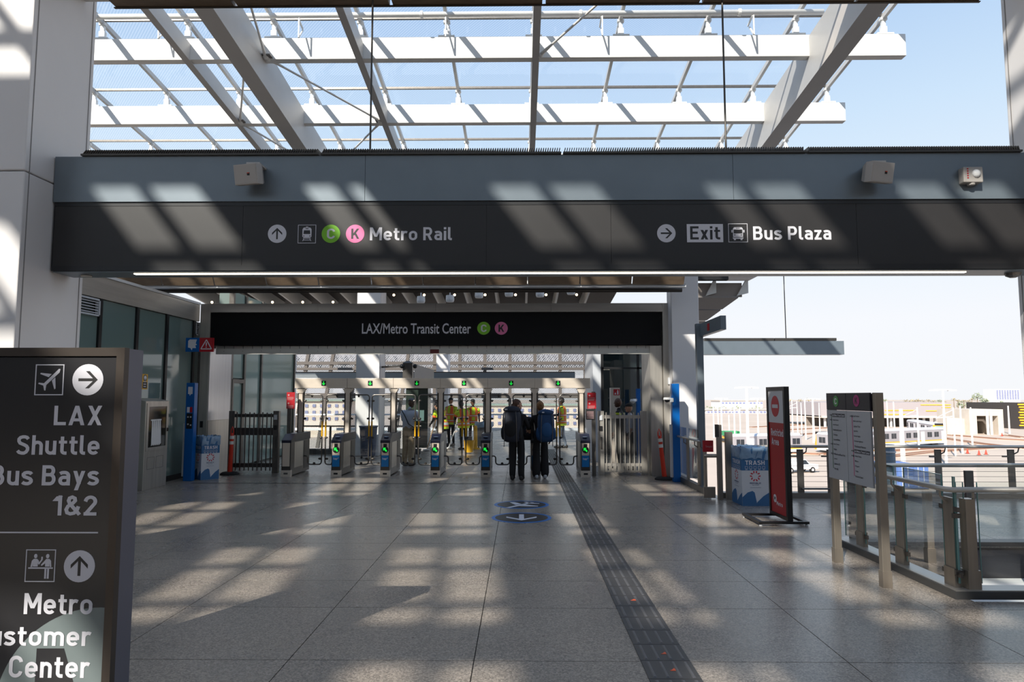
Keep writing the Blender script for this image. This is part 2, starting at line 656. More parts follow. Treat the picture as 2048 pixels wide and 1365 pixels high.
    arch = lambda x: stroke([(x + h, 0.44)] + arc(x + 0.265, 0.46, 0.265 - h, 0.72 - h - 0.46, 180, 0) + [(x + 0.53 - h, 0)])
    G['n'] = (rc(0, w, 0, 0.72) + arch(0), 0.53)
    G['h'] = (rc(0, w, 0, 1) + arch(0), 0.53)
    G['m'] = (rc(0, w, 0, 0.72) + arch(0) + arch(0.53 - w), 1.06 - w)
    G['r'] = (rc(0, w, 0, 0.72) + stroke([(h, 0.40)] + arc(0.29, 0.40, 0.29 - h, X - 0.40, 180, 80)[1:] + [(0.40, 0.60)]), 0.41)
    G['t'] = (stroke([(0.16, 0.93), (0.16, 0.22)] + arc(0.30, 0.22, 0.14, 0.22 - h, 180, 270) + [(0.39, h)]) + rc(0, 0.39, 0.72 - w + 0.02, 0.72), 0.39)
    G['i'] = (rc(0, w, 0, 0.72) + rc(0, w, 0.83, 1.0), w)
    G['l'] = (stroke([(h, 1), (h, 0.20)] + arc(0.20, 0.20, 0.20 - h, 0.20 - h, 180, 270) + [(0.27, h)]), 0.27)
    G['s'] = (stroke([(x * 0.80, y * 0.70 + 0.012 if 0.2 < y < 0.8 else (y * 0.72 + (h - 0.083 * 0.72) if y < 0.3 else 0.72 - h - (0.917 - y) * 0.72)) for x, y in S]), 0.49)
    G['z'] = (rc(0, 0.46, 0, w * 0.95) + rc(0, 0.46, 0.72 - w * 0.95, 0.72) + para(0.11, w * 0.6, 0.35, 0.72 - w * 0.6), 0.46)
    G['x'] = (para(0.10, 0, 0.42, 0.72) + para(0.42, 0, 0.10, 0.72), 0.52)
    G['y'] = (para(0.16, -0.24, 0.45, 0.72) + para(0.28, 0.08, 0.09, 0.72), 0.54)
    G['d'] = (rc(0.55 - w, 0.55, 0, 1) + o(0.27, 0.54), 0.55)
    G['p'] = (rc(0, w, -0.24, 0.72) + o(0.28, 0.54), 0.55)
    G['b'] = (rc(0, w, 0, 1) + o(0.28, 0.54), 0.55)
    G['g'] = (o(0.27, 0.54) + stroke([(0.55 - h, 0.72), (0.55 - h, -0.02)] + arc(0.33, -0.02, 0.55 - h - 0.33, 0.16, 0, -90) + [(0.10, -0.18)]), 0.55)
    G['1'] = (st(0.30, 0, 1) + para(0.10, 0.72, 0.28, 0.96, 1.3), 0.30 + h)
    G['2'] = (stroke([(0.075, 0.70)] + arc(0.29, 0.70, 0.29 - h, 0.30 - h, 175, -25) + [(0.12, 0.10)]) + rc(0.02, 0.57, 0, w), 0.58)
    G['&'] = (stroke([(.66, .04), (.22, .60), (.17, .74), (.21, .87), (.32, .92), (.43, .86), (.45, .74), (.36, .62), (.16, .47), (.085, .30), (.13, .14), (.27, .083), (.42, .12), (.54, .27), (.60, .46)]), 0.70)
    G['/'] = (para(0.06, -0.08, 0.34, 1.04, 0.8), 0.40)
    G[' '] = ([], 0.18)
    G['.'] = (rc(0, w, 0, w), w)
    return G


GLYPH = _glyphs()


def stroke_text(body):
    x = 0.0
    vs, fs = [], []
    for ch in body:
        polys, adv = GLYPH[ch]
        for qi, q in enumerate(polys):
            n = len(vs)
            vs += [Vector((x + p.x, p.y, 0.00003 * qi)) for p in q]
            a = sum(q[i].x * q[(i + 1) % 4].y - q[(i + 1) % 4].x * q[i].y for i in range(4))
            fs.append((n, n + 1, n + 2, n + 3) if a > 0 else (n + 3, n + 2, n + 1, n))
        x += adv + 0.11
    return vs, fs


_txt = {}


def text_pts(body, bold):
    key = (body, bold)
    if key not in _txt and bold > 0.012 and all(c in GLYPH for c in body):
        _txt[key] = stroke_text(body)
    if key not in _txt:
        cu = bpy.data.curves.new('t', 'FONT')
        cu.body = body
        cu.size = 1.0
        cu.offset = bold
        cu.resolution_u = 3
        ob = bpy.data.objects.new('t', cu)
        C.objects.link(ob)
        dg = bpy.context.evaluated_depsgraph_get()
        me = bpy.data.meshes.new_from_object(ob.evaluated_get(dg))
        vs = [v.co.copy() for v in me.vertices]
        fs = [tuple(p.vertices) for p in me.polygons]
        bpy.data.objects.remove(ob)
        bpy.data.curves.remove(cu)
        bpy.data.meshes.remove(me)
        _txt[key] = (vs, fs)
    return _txt[key]


def put_text(mb, body, u0, u1, v0, v1, M, bold=0.02, base=0.002):
    """fit the words into the rectangle (u0..u1, v0..v1) of frame M"""
    vs, fs = text_pts(body, bold)
    a0, a1 = min(v.x for v in vs), max(v.x for v in vs)
    b0, b1 = min(v.y for v in vs), max(v.y for v in vs)
    out = [M @ Vector((u0 + (v.x - a0) / (a1 - a0) * (u1 - u0), v0 + (v.y - b0) / (b1 - b0) * (v1 - v0), base + v.z)) for v in vs]
    return mb.add(out, fs)


def text_aspect(body, bold=0.02):
    vs, fs = text_pts(body, bold)
    return (max(v.x for v in vs) - min(v.x for v in vs)) / (max(v.y for v in vs) - min(v.y for v in vs))


ARROW_UP = [(-0.09, -0.6), (0.09, -0.6), (0.09, 0.33), (0.55, -0.14), (0.55, 0.10), (0, 0.64), (-0.55, 0.10), (-0.55, -0.14), (-0.09, 0.33)]


def arrow(mb, cu, cv, r, M, ang=0.0, t=0.002, base=0.003):
    c, s = math.cos(ang), math.sin(ang)
    return mb.poly([(cu + r * (x * c - y * s), cv + r * (x * s + y * c)) for x, y in ARROW_UP], M, t, base)

# =================================================================== SETTING: floor
HX0, HY0, HY1 = 4.12, 6.42, 8.72            # stair opening
floor = setting('floor')
mb = MB()
for x0, x1, y0, y1 in ((-12, 12, -16, 2.0), (-12, HX0, 2.0, 12.9), (HX0, 12, 2.0, HY0), (HX0, 12, HY1, 12.9), (-12, 3.72, 12.9, 22.5), (-3.4, 3.72, 22.5, 38.5)):
    mb.box(x0, x1, y0, y1, -0.30, -0.016)
mb.build('screed', M_JOINT, floor)
mb = MB()
mb.box(-12, 12, -16, 1.9, -0.012, 0)
mb.build('floor_field', M_FLOOR, floor)
xl = [-0.33 + 1.31 * k for k in range(-6, 9)]
yl = [1.9, 2.8, 3.75, 4.97, 6.18, 7.07, 7.96, 8.83, 9.96, 11.1, 12.0, 12.9, 13.9, 14.85, 15.9, 17.0, 18.1, 19.2, 20.3, 21.4, 22.5]
yl2 = yl + [24.6, 26.7, 28.8, 30.9, 33, 35.1, 38.5]
cells = []
for j in range(len(yl2) - 1):
    ya, yb = yl2[j], yl2[j + 1]
    for i in range(len(xl) - 1):
        xa, xb = xl[i], xl[i + 1]
        if ya >= 12.9:
            xb = min(xb, 3.72)
        if ya >= 22.5:
            xa = max(xa, -3.4)
        if xb - xa < 0.05:
            continue
        if xb <= HX0 + 0.01 or yb <= HY0 or ya >= HY1:
            cells.append((xa, xb, ya, yb))
            continue
        if xa < HX0:
            cells.append((xa, HX0, ya, yb))
            xa = HX0
        if ya < HY0 - 0.02:
            cells.append((xa, xb, ya, HY0))
        if yb > HY1 + 0.02:
            cells.append((xa, xb, HY1, yb))
for xa, xb, ya, yb in cells:
    mb = MB()
    g = 0.0035
    mb.box(xa + g, xb - g, ya + g, yb - g, -0.014, 0)
    mb.build('floor_slab', M_FLOOR, floor)
mb = MB()
mb.box(-7.1, 0.82, 14.80, 14.90, 0, 0.004)
mb.build('threshold_strip', M_SSD, floor)
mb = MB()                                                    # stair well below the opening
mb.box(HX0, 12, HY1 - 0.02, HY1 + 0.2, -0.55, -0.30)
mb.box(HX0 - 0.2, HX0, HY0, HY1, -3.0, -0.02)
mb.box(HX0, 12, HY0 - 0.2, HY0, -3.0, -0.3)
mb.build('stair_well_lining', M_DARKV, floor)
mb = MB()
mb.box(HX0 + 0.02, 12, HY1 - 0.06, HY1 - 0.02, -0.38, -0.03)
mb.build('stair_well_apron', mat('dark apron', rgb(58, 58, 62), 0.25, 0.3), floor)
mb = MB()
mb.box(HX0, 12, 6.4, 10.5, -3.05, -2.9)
mb.box(HX0 + 0.25, 12, 6.75, 8.64, -0.62, -0.36)  # upper slab white, its sunlit look put into the colour
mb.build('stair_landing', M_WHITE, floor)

# =================================================================== guide strip of ribbed tiles
gs = thing('tactile_strip', 'charcoal ribbed guide strip running across the floor to the fare gates', 'guide strip', (1.015, 4.0, 0))
TW, TL = 0.345, 0.315
tm = MB()
tm.box(-TW / 2, TW / 2, 0.003, TL - 0.003, 0, 0.006)
tme = tm.mesh('tile', M_TACT)
rm = MB()
for k in range(4):
    u = -TW / 2 + TW * (k + 0.5) / 4
    rm.hexa([(u - 0.012, 0.02, 0.006), (u + 0.012, 0.02, 0.006), (u + 0.012, TL - 0.02, 0.006), (u - 0.012, TL - 0.02, 0.006)],
            [(u - 0.006, 0.03, 0.011), (u + 0.006, 0.03, 0.011), (u + 0.006, TL - 0.03, 0.011), (u - 0.006, TL - 0.03, 0.011)])
rme = rm.mesh('rib', M_TACTH)
y = 3.4
k = 0
while y < 14.8:
    t = piece('tile', tme, gs, (1.015, y, 0.0))
    piece('rib', rme, t, (0, 0, 0))
    bpy.context.view_layer.update()
    y += TL
    k += 1
for ch in list(gs.children):
    for r in ch.children:
        r.matrix_parent_inverse = Matrix()
while y < 24.5:
    m2 = MB()
    m2.box(1.015 - TW / 2, 1.015 + TW / 2, y + 0.003, y + TL - 0.003, 0, 0.006)
    t = m2.build('tile', mat('bronze dome tile', rgb(84, 74, 66), 0.5), gs)
    m3 = MB()
    for a in range(6):
        for b in range(5):
            px, py = 1.015 - TW / 2 + TW * (a + 0.5) / 6, y + TL * (b + 0.5) / 5
            m3.box(px - 0.014, px + 0.014, py - 0.014, py + 0.014, 0.006, 0.011)
    m3.build('domes', mat('dome', rgb(104, 92, 82), 0.45), t)['kind'] = 'stuff'
    y += TL
for (px, py) in ((1267, 1201), (1329, 1308), (1348, 1341)):
    p = PZ(px, py, 0.006)
    m2 = MB()
    m2.poly([(p.x - 0.03, p.y - 0.012), (p.x + 0.03, p.y - 0.014), (p.x + 0.022, p.y + 0.016), (p.x + 0.004, p.y + 0.03), (p.x - 0.008, p.y + 0.008)], Matrix(), 0.002, 0.0061)
    m2.build('paint_mark', mat('orange paint mark', rgb(230, 96, 52), 0.6), gs, label='orange paint mark')

# =================================================================== floor decals
for (py, kind, lab) in ((1010, 'plane', 'round blue-edged floor decal with a white aeroplane, farther from the camera'),
                        (1036, 'arrow', 'round blue-edged floor decal with a white arrow pointing at the camera')):
    c = PZ(1043, py, 0)
    R_ = PZ(1103 if kind == 'arrow' else 1098, py, 0).x - c.x
    d = thing('floor_decal', lab, 'floor decal', (c.x, c.y, 0), group='round floor decals')
    M = Matrix.Translation((c.x, c.y, 0.001))
    RV = R_ * (0.98 if kind == 'arrow' else 0.92)
    MB().disc(0, 0, R_, M, 0.001, rv=RV, n=40).build('border', mat('decal blue', rgb(24, 116, 196), 0.35), d)
    MB().disc(0, 0, R_ * 0.88, M, 0.001, 0.0012, rv=RV * 0.86, n=40).build('field', mat('decal charcoal', rgb(46, 45, 48), 0.4), d)
    m2 = MB()
    if kind == 'arrow':
        arrow(m2, 0, 0.02, R_ * 0.92, M, math.pi, 0.001, 0.0024)
    else:
        m2.poly([(-0.27, -0.34), (-0.20, -0.37), (0.22, 0.20), (0.16, 0.24)], M, 0.001, 0.0024)
        m2.poly([(-0.10, -0.06), (-0.21, 0.24), (-0.13, 0.28), (0.0, 0.06)], M, 0.001, 0.0024)
        m2.poly([(-0.04, -0.18), (0.28, -0.21), (0.28, -0.15), (0.06, -0.03)], M, 0.001, 0.0024)
        m2.poly([(0.12, 0.10), (0.04, 0.26), (0.09, 0.29), (0.17, 0.18)], M, 0.001, 0.0024)
        m2.poly([(0.14, 0.10), (0.31, 0.10), (0.31, 0.14), (0.19, 0.18)], M, 0.001, 0.0024)
    m2.build('symbol', M_LETTER, d)

# =================================================================== glass canopy overhead
SL = 0.1077


def zu(Y):
    return EYE + 9.94 - SL * Y          # underside of the cross beams


roof = setting('ceiling', (0, 20, 11))
CB = [15.96 + 3.1 * k for k in range(-1, 5)]
XM = [0.33 + 2.13 * k for k in range(-7, 5)]      # mullion lines, the last at 8.85
for Yc in CB:
    mb = MB()
    mb.box(-16, 9.32, Yc, Yc + 0.22, zu(Yc), zu(Yc) + 0.55)
    mb.build('cross_beam', M_STEELW, roof, bevel=0.012)


def girder(x0, x1, ya, yb, dz, h, name='girder', m=M_GIRD):
    mb = MB()
    a = [(x0, ya, zu(ya) + dz), (x1, ya, zu(ya) + dz), (x1, ya, zu(ya) + dz + h), (x0, ya, zu(ya) + dz + h)]
    b = [(x0, yb, zu(yb) + dz), (x1, yb, zu(yb) + dz), (x1, yb, zu(yb) + dz + h), (x0, yb, zu(yb) + dz + h)]
    mb.hexa(a, b)
    return mb.build(name, m, roof)


girder(-6.66, -6.25, -16, 30, -0.62, 1.0)
girder(6.99, 7.42, -16, 30, -0.62, 1.12)
for X in (-8.24, -4.0, 0.29):
    girder(X, X + 0.17, -16, 30, -0.02, 0.42, 'rafter')
for X in XM:                                     # slim glazing bars under the glass
    a = girder(X - 0.04, X + 0.04, 12.3, 30, 0.97, 0.12, 'glazing_bar')
gl_me = None
for j, Yc in enumerate(CB[:-1]):                 # fritted panes, one object each
    for i in range(len(XM) - 1):
        if gl_me is None:
            mb = MB()
            h = 3.1 * SL
            mb.hexa([(0.035, 0.05, 0), (2.095, 0.05, 0), (2.095, 3.05, -h), (0.035, 3.05, -h)],
                    [(0.035, 0.05, 0.012), (2.095, 0.05, 0.012), (2.095, 3.05, -h + 0.012), (0.035, 3.05, -h + 0.012)])
            # a single skin lets light cross it once
            mb.f = [mb.f[0]]
            mb.m = [0]
            gl_me = mb.mesh('glass_pane', M_FRIT)
        piece('glass_pane', gl_me, roof, (XM[i], Yc + 0.1, zu(Yc) + 1.10))
for Yc in CB:                                    # glass joints and stub posts above every cross beam
    mb = MB()
    mb.box(XM[0], XM[-1], Yc + 0.07, Yc + 0.13, zu(Yc) + 1.05, zu(Yc) + 1.115)
    mb.build('glazing_joint', M_SSD, roof)
    for X in XM:
        mb = MB()
        mb.box(X - 0.20, X + 0.20, Yc + 0.0, Yc + 0.2, zu(Yc) + 0.55, zu(Yc) + 0.59)
        mb.box(X - 0.07, X + 0.07, Yc + 0.06, Yc + 0.16, zu(Yc) + 0.59, zu(Yc) + 0.78)
        mb.box(X - 0.045, X + 0.045, Yc + 0.07, Yc + 0.15, zu(Yc) + 0.78, zu(Yc) + 1.05)
        mb.box(X - 0.08, X + 0.08, Yc + 0.05, Yc + 0.15, zu(Yc) + 0.94, zu(Yc) + 1.0)
        mb.build('stub_post', M_STEELW, roof)
# sprinkler pipe with its hangers
pz = zat(28, 15.6)
mb = MB()
mb.tube((-16, 15.6, pz), (7.2, 15.6, pz), 0.062, 12)
mb.build('pipe', M_STEELW, roof, smooth=True)
for px in (835, 1168, 1501):
    x = xat(px, 15.6)
    mb = MB()
    mb.tube((x - 0.03, 15.6, pz), (x + 0.03, 15.6, pz), 0.085, 12)
    mb.build('pipe_coupling', M_STEELW, roof)
for px in (285, 578, 885, 1213, 1530):
    x = xat(px, 15.6)
    mb = MB()
    mb.bar((x, 15.6, pz - 0.05), (x, 15.6, pz - 0.55), 0.03, 0.03)
    mb.bar((x, 15.6, pz - 0.55), (x, 15.9, pz - 0.20), 0.03, 0.03)
    mb.bar((x - 0.02, 15.6, pz - 0.07), (x - 0.02, 15.95, pz - 0.14), 0.03, 0.05)
    mb.build('pipe_hanger', M_STEELW, roof)


def brace(p, q):
    mb = MB()
    p, q = Vector(p), Vector(q)
    d = (q - p).normalized()
    mb.tube(p + d * 0.25, q - d * 0.25, 0.028, 8)
    mb.tube(p + d * 0.05, p + d * 0.5, 0.05, 8, 0.03)
    mb.tube(q - d * 0.5, q - d * 0.05, 0.03, 8, 0.05)
    mb.ball(p + d * 0.05, 0.08)
    mb.ball(q - d * 0.05, 0.08)
    mb.build('brace_rod', M_STEELW, roof)


def nd(X, k):
    return (X, CB[k] - 0.02, zu(CB[k]) + 0.04)


for a, b in (((-6.2, 1), (-4.0, 2)), ((-4.0, 2), (-6.2, 3)), ((-6.7, 1), (-8.1, 2)), ((-8.1, 2), (-6.7, 3)), ((-6.2, 1), (-5.6, 0)), ((0.46, 1), (2.5, 0))):
    brace(nd(*a), nd(*b))
for X, k in ((-4.0, 2), (-8.1, 2), (-6.2, 1)):
    mb = MB()
    p = nd(X, k)
    mb.box(p[0] - 0.16, p[0] + 0.16, p[1] - 0.16, p[1] + 0.16, p[2] - 0.015, p[2] + 0.015)
    mb.build('gusset_plate', M_SSD, roof)
# unseen bays behind the camera: beams and added strips spaced to shape sun patches
mb = MB()
for fy in (1.7, 5.35, 9.0, 12.65, 16.3, 21.2):
    Yc = (fy - 15.1) / 0.8654
    mb.box(-26, 9.32, Yc - 0.11, Yc + 0.11, zu(Yc), zu(Yc) + 0.55)
mb.build('cross_beams_of_rear_bays', M_STEELW, roof)
roof.children[-1]['kind'] = 'stuff'
mb = MB()
for base in (1.7, 5.35, 9.0, 12.65, 16.3):
    for off in (0.95, 2.3):
        Yp = (base + off - 16.1) / 0.8654
        mb.box(-26, 9.32, Yp - 0.06, Yp + 0.06, zu(Yp) + 1.0, zu(Yp) + 1.12)
for k in range(-13, 5):
    X = 0.33 + 2.13 * k
    for (x0, x1, z0) in ((X - 0.05, X + 0.05, 1.0), (X + 2.13 / 2 - 0.47, X + 2.13 / 2 + 0.47, 1.02)):
        a = [(x0, -17, zu(-17) + z0), (x1, -17, zu(-17) + z0), (x1, -17, zu(-17) + z0 + 0.1), (x0, -17, zu(-17) + z0 + 0.1)]
        b = [(x0, 12.2, zu(12.2) + z0), (x1, 12.2, zu(12.2) + z0), (x1, 12.2, zu(12.2) + z0 + 0.1), (x0, 12.2, zu(12.2) + z0 + 0.1)]
        mb.hexa(a, b)
mb.build('shade_strips_of_rear_bays', M_STEELW, roof)
roof.children[-1]['kind'] = 'stuff'
mb = MB()
mb.add([(-26, -17, zu(-17) + 1.13), (9.3, -17, zu(-17) + 1.13), (9.3, 12.3, zu(12.3) + 1.13), (-26, 12.3, zu(12.3) + 1.13)], [(0, 1, 2, 3)])
mb.build('glazing_of_rear_bays', M_FRIT, roof)

# =================================================================== white columns
def column(x0, x1, y0, y1, z1, label, joints=(), zb=0.0):
    c = thing('column', label, 'column', ((x0 + x1) / 2, (y0 + y1) / 2, zb))
    zs = [zb] + list(joints) + [z1]
    for a, b in zip(zs[:-1], zs[1:]):
        mb = MB()
        mb.box(x0, x1, y0, y1, a + 0.006, b - 0.006)
        mb.build('column_panel', M_COLUMN, c, bevel=0.012)
    mb = MB()
    for xa, ya in ((x0, y0), (x1, y0), (x0, y1), (x1, y1)):
        sx_, sy_ = (1 if xa == x0 else -1), (1 if ya == y0 else -1)
        if abs(xa) < 6:
            X = xa - sx_ * 0.004
            mb.box(min(X, X + sx_ * 0.01), max(X, X + sx_ * 0.01), min(ya + sy_ * 0.06, ya + sy_ * 0.07), max(ya + sy_ * 0.06, ya + sy_ * 0.07), 0.02, z1 - 0.02)
    mb.build('joint_line', mat('panel joint', rgb(140, 136, 134), 0.6), c)
    return c


YN, YF = 6.66, 7.66
XL = PY(22, 795, YN).x
XR = PY(2048, 795, YN).x + 0.60
XRF = 5.585
zj = PY(60, 341, YN).z
column(XL - 1.0, XL, YN, YF, 12.2, 'wide white panelled column at the left edge carrying the sign beam', (zj,))
column(XRF, XRF + 1.0, YN, YF, 12.2, 'white panelled column at the right edge carrying the sign beam', (zj,), -2.9)
p = PZ(1405, 958, 0)
column(p.x - 0.63, p.x, p.y, p.y + 0.5, zat(540, p.y), 'white column right of the station portal, striped with sunlight')
cY = 21.6
column(xat(711, cY), xat(758, cY), cY, cY + 0.95, zat(560, cY), 'white column behind the fare gates, left of the middle')
column(xat(549, 34), xat(576, 34), 34, 35.2, 6.5, 'distant white column beyond the left service gate')
column(xat(872, 34), xat(896, 34), 34, 35.0, 6.5, 'distant white column beyond the middle fare gates')

# =================================================================== sign beam with the direction signs
YH, YHB = 7.1, 7.45
sb = thing('sign_beam', 'long grey beam with charcoal direction signs spanning between the two near columns', 'sign beam', (0, YH, zat(540, YH)))
zg1, zg0, zf0, zs1, zs0, zb = [zat(v, YH) for v in (294, 311, 402, 410, 530, 540)]
xe = [XL + 0.01, PY(731, 360, YH).x, PY(1465, 360, YH).x, XRF - 0.01]
for a, b in zip(xe[:-1], xe[1:]):
    mb = MB()
    mb.box(a + 0.002, b - 0.002, YH - 0.02, YHB, zf0, zg0)
    mb.build('fascia_panel', M_BLUEGREY, sb)
mb = MB()
mb.box(XL + 0.03, XRF, YH + 0.012, YHB - 0.02, zb, zf0)
mb.build('core', M_SIGNEDGE, sb)
xs = [PY(v, 470, YH).x for v in (107, 485, 973, 1222, 1714)] + [XRF - 0.01]
for a, b in zip(xs[:-1], xs[1:]):
    mb = MB()
    mb.box(a + 0.0015, b - 0.0015, YH, YH + 0.012, zs0, zs1)
    mb.build('sign_panel', M_SIGN, sb)
mb = MB()
mb.box(XL + 0.02, XRF, YH - 0.004, YH + 0.011, zs1, zf0)
mb.box(XL + 0.02, XRF, YH - 0.004, YH + 0.011, zb, zs0)
mb.box(XL + 0.02, xs[0], YH - 0.004, YH + 0.011, zs0, zs1)
mb.build('trim', M_SIGNEDGE, sb)
mb = MB()
mb.box(XL + 0.03, XRF, YH + 0.015, YHB, zb - 0.012, zb - 0.001)
mb.build('soffit', M_BLUEGREY, sb)
mb = MB()
mb.box(PY(257, 542, YH).x, PY(1945, 542, YH).x, YH + 0.10, YH + 0.145, zb - 0.019, zb - 0.012)
mb.build('light_strip', M_STRIP, sb, label='glowing light strip')
mb = MB()
p = PZ(149, 542, zb)
mb.lathe([(0.05, -0.03), (0.055, -0.02), (0.05, -0.012)], (p.x, YH + 0.2, zb), 14)
mb.build('downlight', M_SS, sb)
mb = MB()
p = PY(2025, 540, YH + 0.2)
mb.lathe([(0.03, -0.06), (0.07, -0.04), (0.08, -0.012)], (p.x, YH + 0.2, zb), 14)
mb.build('ceiling_dome', M_SSD, sb)
gx = [PY(v, 300, YH).x for v in (166, 642, 1124, 1611, 2040)]
for n_, (a, b) in enumerate(zip(gx[:-1], gx[1:])):
    mb = MB()
    mb.box(a + 0.01, b - 0.01, YH - 0.05, YHB - 0.02, zg0 + 0.002, zg0 + 0.022)
    mb.box(a + 0.01, b - 0.01, YH + 0.02, YHB - 0.04, zg0 + 0.022, zg0 + 0.03)
    g = mb.build('tray', M_BRONZE, sb)
    mb = MB()
    x = a + 0.02
    while x < b - 0.03:
        mb.hexa([(x, YH - 0.03, zg0 + 0.03), (x + 0.009, YH - 0.03, zg0 + 0.03), (x + 0.009, YHB - 0.05, zg0 + 0.03), (x, YHB - 0.05, zg0 + 0.03)],
                [(x + 0.012, YH + 0.0, zg1 - 0.012), (x + 0.021, YH + 0.0, zg1 - 0.012), (x + 0.021, YHB - 0.05, zg1), (x + 0.012, YHB - 0.05, zg1)])
        x += 0.0245
    mb.box(a + 0.01, b - 0.01, YHB - 0.05, YHB - 0.04, zg0 + 0.03, zg1)
    gr = mb.build('grating_bars', M_GRILLE, g)
    gr['kind'] = 'stuff'

MH = Matrix(((1, 0, 0, 0), (0, 0, -1, YH), (0, 1, 0, 0), (0, 0, 0, 1)))


def hp(px, py, Y=YH):
    v = PY(px, py, Y)
    return v.x, v.z


def disc_px(mb, px, py, r, Y, M, base=0.0, t=0.003):
    a = hp(px, py, Y)
    b = hp(px + r, py, Y)
    mb.disc(a[0], a[1], b[0] - a[0], M, t, base)
    return a[0], a[1], b[0] - a[0]


def text_px(mb, body, x0, x1, ytop, ybot, Y, M, bold=0.02, base=0.002):
    xm, ym = (x0 + x1) / 2, (ytop + ybot) / 2
    put_text(mb, body, hp(x0, ym, Y)[0], hp(x1, ym, Y)[0], hp(xm, ybot, Y)[1], hp(xm, ytop, Y)[1], M, bold, base)


mb = MB()
text_px(mb, 'Metro Rail', 740, 904, 455, 481, YH, MH)
mb.build('lettering', M_LETTER, sb, label='white lettering Metro Rail')
mb = MB()
text_px(mb, 'Bus Plaza', 1506, 1662, 453, 480, YH, MH)
mb.build('lettering', M_LETTER, sb, label='white lettering Bus Plaza')
for px, py, ang in ((554.5, 468, 0), (1332.5, 467, -math.pi / 2)):
    mb = MB()
    u, v, r = disc_px(mb, px, py, 18.5, YH, MH)
    d = mb.build('arrow_disc', M_LETTER, sb)
    mb = MB()
    arrow(mb, u, v, r, MH, ang, 0.001, 0.0031)
    mb.build('arrow', M_SIGN, d)
for px, ch, mt, tm_ in ((662, 'C', M_GREEN, M_LETTER), (710.5, 'K', M_PINK, M_SIGN)):
    mb = MB()
    u, v, r = disc_px(mb, px, 468, 18.5, YH, MH)
    d = mb.build('line_disc', mt, sb)
    mb = MB()
    put_text(mb, ch, u - r * 0.42, u + r * 0.45, v - r * 0.56, v + r * 0.56, MH, 0.04, 0.0035)
    mb.build('letter', tm_, d)
mb = MB()
a, b = hp(1374, 485), hp(1445.5, 448.5)
mb.rect(a[0], b[0], a[1], b[1], MH, 0.003)
d = mb.build('exit_plate', M_LETTER, sb)
mb = MB()
text_px(mb, 'Exit', 1380, 1440, 453, 479.5, YH, MH, 0.025, 0.0036)
mb.build('lettering', M_SIGN, d)


def icon_box(px0, px1, py0, py1, kind):
    mb = MB()
    a, b = hp(px0, py1), hp(px1, py0)
    mb.outline(a[0], b[0], a[1], b[1], 0.005, MH, 0.002)
    d = mb.build('pictogram_frame', M_LETTER, sb)
    W, H = b[0] - a[0], b[1] - a[1]
    cx, cz = (a[0] + b[0]) / 2, (a[1] + b[1]) / 2

    def q(pts):
        return [(cx + x * W, cz + y * H) for x, y in pts]
    mb = MB()
    if kind == 'train':
        mb.poly(q([(-0.25, -0.14), (-0.25, 0.26), (-0.18, 0.35), (0.18, 0.35), (0.25, 0.26), (0.25, -0.14), (0.18, -0.20), (-0.18, -0.20)]), MH, 0.002)
        mb.rect(*[cx - 0.06 * W, cx - 0.01 * W, cz + 0.37 * H, cz + 0.41 * H], MH, 0.002)
        mb.rect(*[cx + 0.01 * W, cx + 0.06 * W, cz + 0.37 * H, cz + 0.41 * H], MH, 0.002)
        mb.poly(q([(-0.20, -0.22), (0.20, -0.22), (0.22, -0.25), (-0.22, -0.25)]), MH, 0.002)
        mb.poly(q([(-0.23, -0.34), (0.23, -0.34), (0.20, -0.31), (-0.20, -0.31)]), MH, 0.002)
        mb.poly(q([(-0.25, -0.38), (-0.21, -0.38), (-0.13, -0.22), (-0.17, -0.22)]), MH, 0.002)
        mb.poly(q([(0.25, -0.38), (0.21, -0.38), (0.13, -0.22), (0.17, -0.22)]), MH, 0.002)
        mb.build('pictogram', M_LETTER, d)
        mb = MB()
        mb.poly(q([(-0.19, 0.0), (-0.17, 0.20), (0.17, 0.20), (0.19, 0.0)]), MH, 0.001, 0.0021)
        mb.rect(cx - 0.08 * W, cx + 0.08 * W, cz + 0.27 * H, cz + 0.31 * H, MH, 0.001, 0.0021)
    else:
        mb.poly(q([(-0.26, -0.22), (-0.26, 0.22), (-0.20, 0.30), (0.20, 0.30), (0.26, 0.22), (0.26, -0.22)]), MH, 0.002)
        mb.rect(cx - 0.34 * W, cx - 0.28 * W, cz + 0.02 * H, cz + 0.16 * H, MH, 0.002)
        mb.rect(cx + 0.28 * W, cx + 0.34 * W, cz + 0.02 * H, cz + 0.16 * H, MH, 0.002)
        mb.poly(q([(-0.28, -0.25), (0.28, -0.25), (0.26, -0.32), (-0.26, -0.32)]), MH, 0.002)
        mb.rect(cx - 0.22 * W, cx - 0.12 * W, cz - 0.39 * H, cz - 0.31 * H, MH, 0.002)
        mb.rect(cx + 0.12 * W, cx + 0.22 * W, cz - 0.39 * H, cz - 0.31 * H, MH, 0.002)
        mb.build('pictogram', M_LETTER, d)
        mb = MB()
        mb.poly(q([(-0.22, -0.03), (-0.22, 0.18), (0.22, 0.18), (0.22, -0.03)]), MH, 0.001, 0.0021)
        mb.rect(cx - 0.10 * W, cx + 0.10 * W, cz + 0.235 * H, cz + 0.265 * H, MH, 0.001, 0.0021)
    mb.disc(cx - 0.17 * W, cz - 0.11 * H, 0.03 * W, MH, 0.001, 0.0021, 10)
    mb.disc(cx + 0.17 * W, cz - 0.11 * H, 0.03 * W, MH, 0.001, 0.0021, 10)
    mb.build('pictogram_window', M_SIGN, d)


icon_box(595.5, 632.5, 450, 487, 'train')
icon_box(1457, 1494.5, 447.5, 485, 'bus')

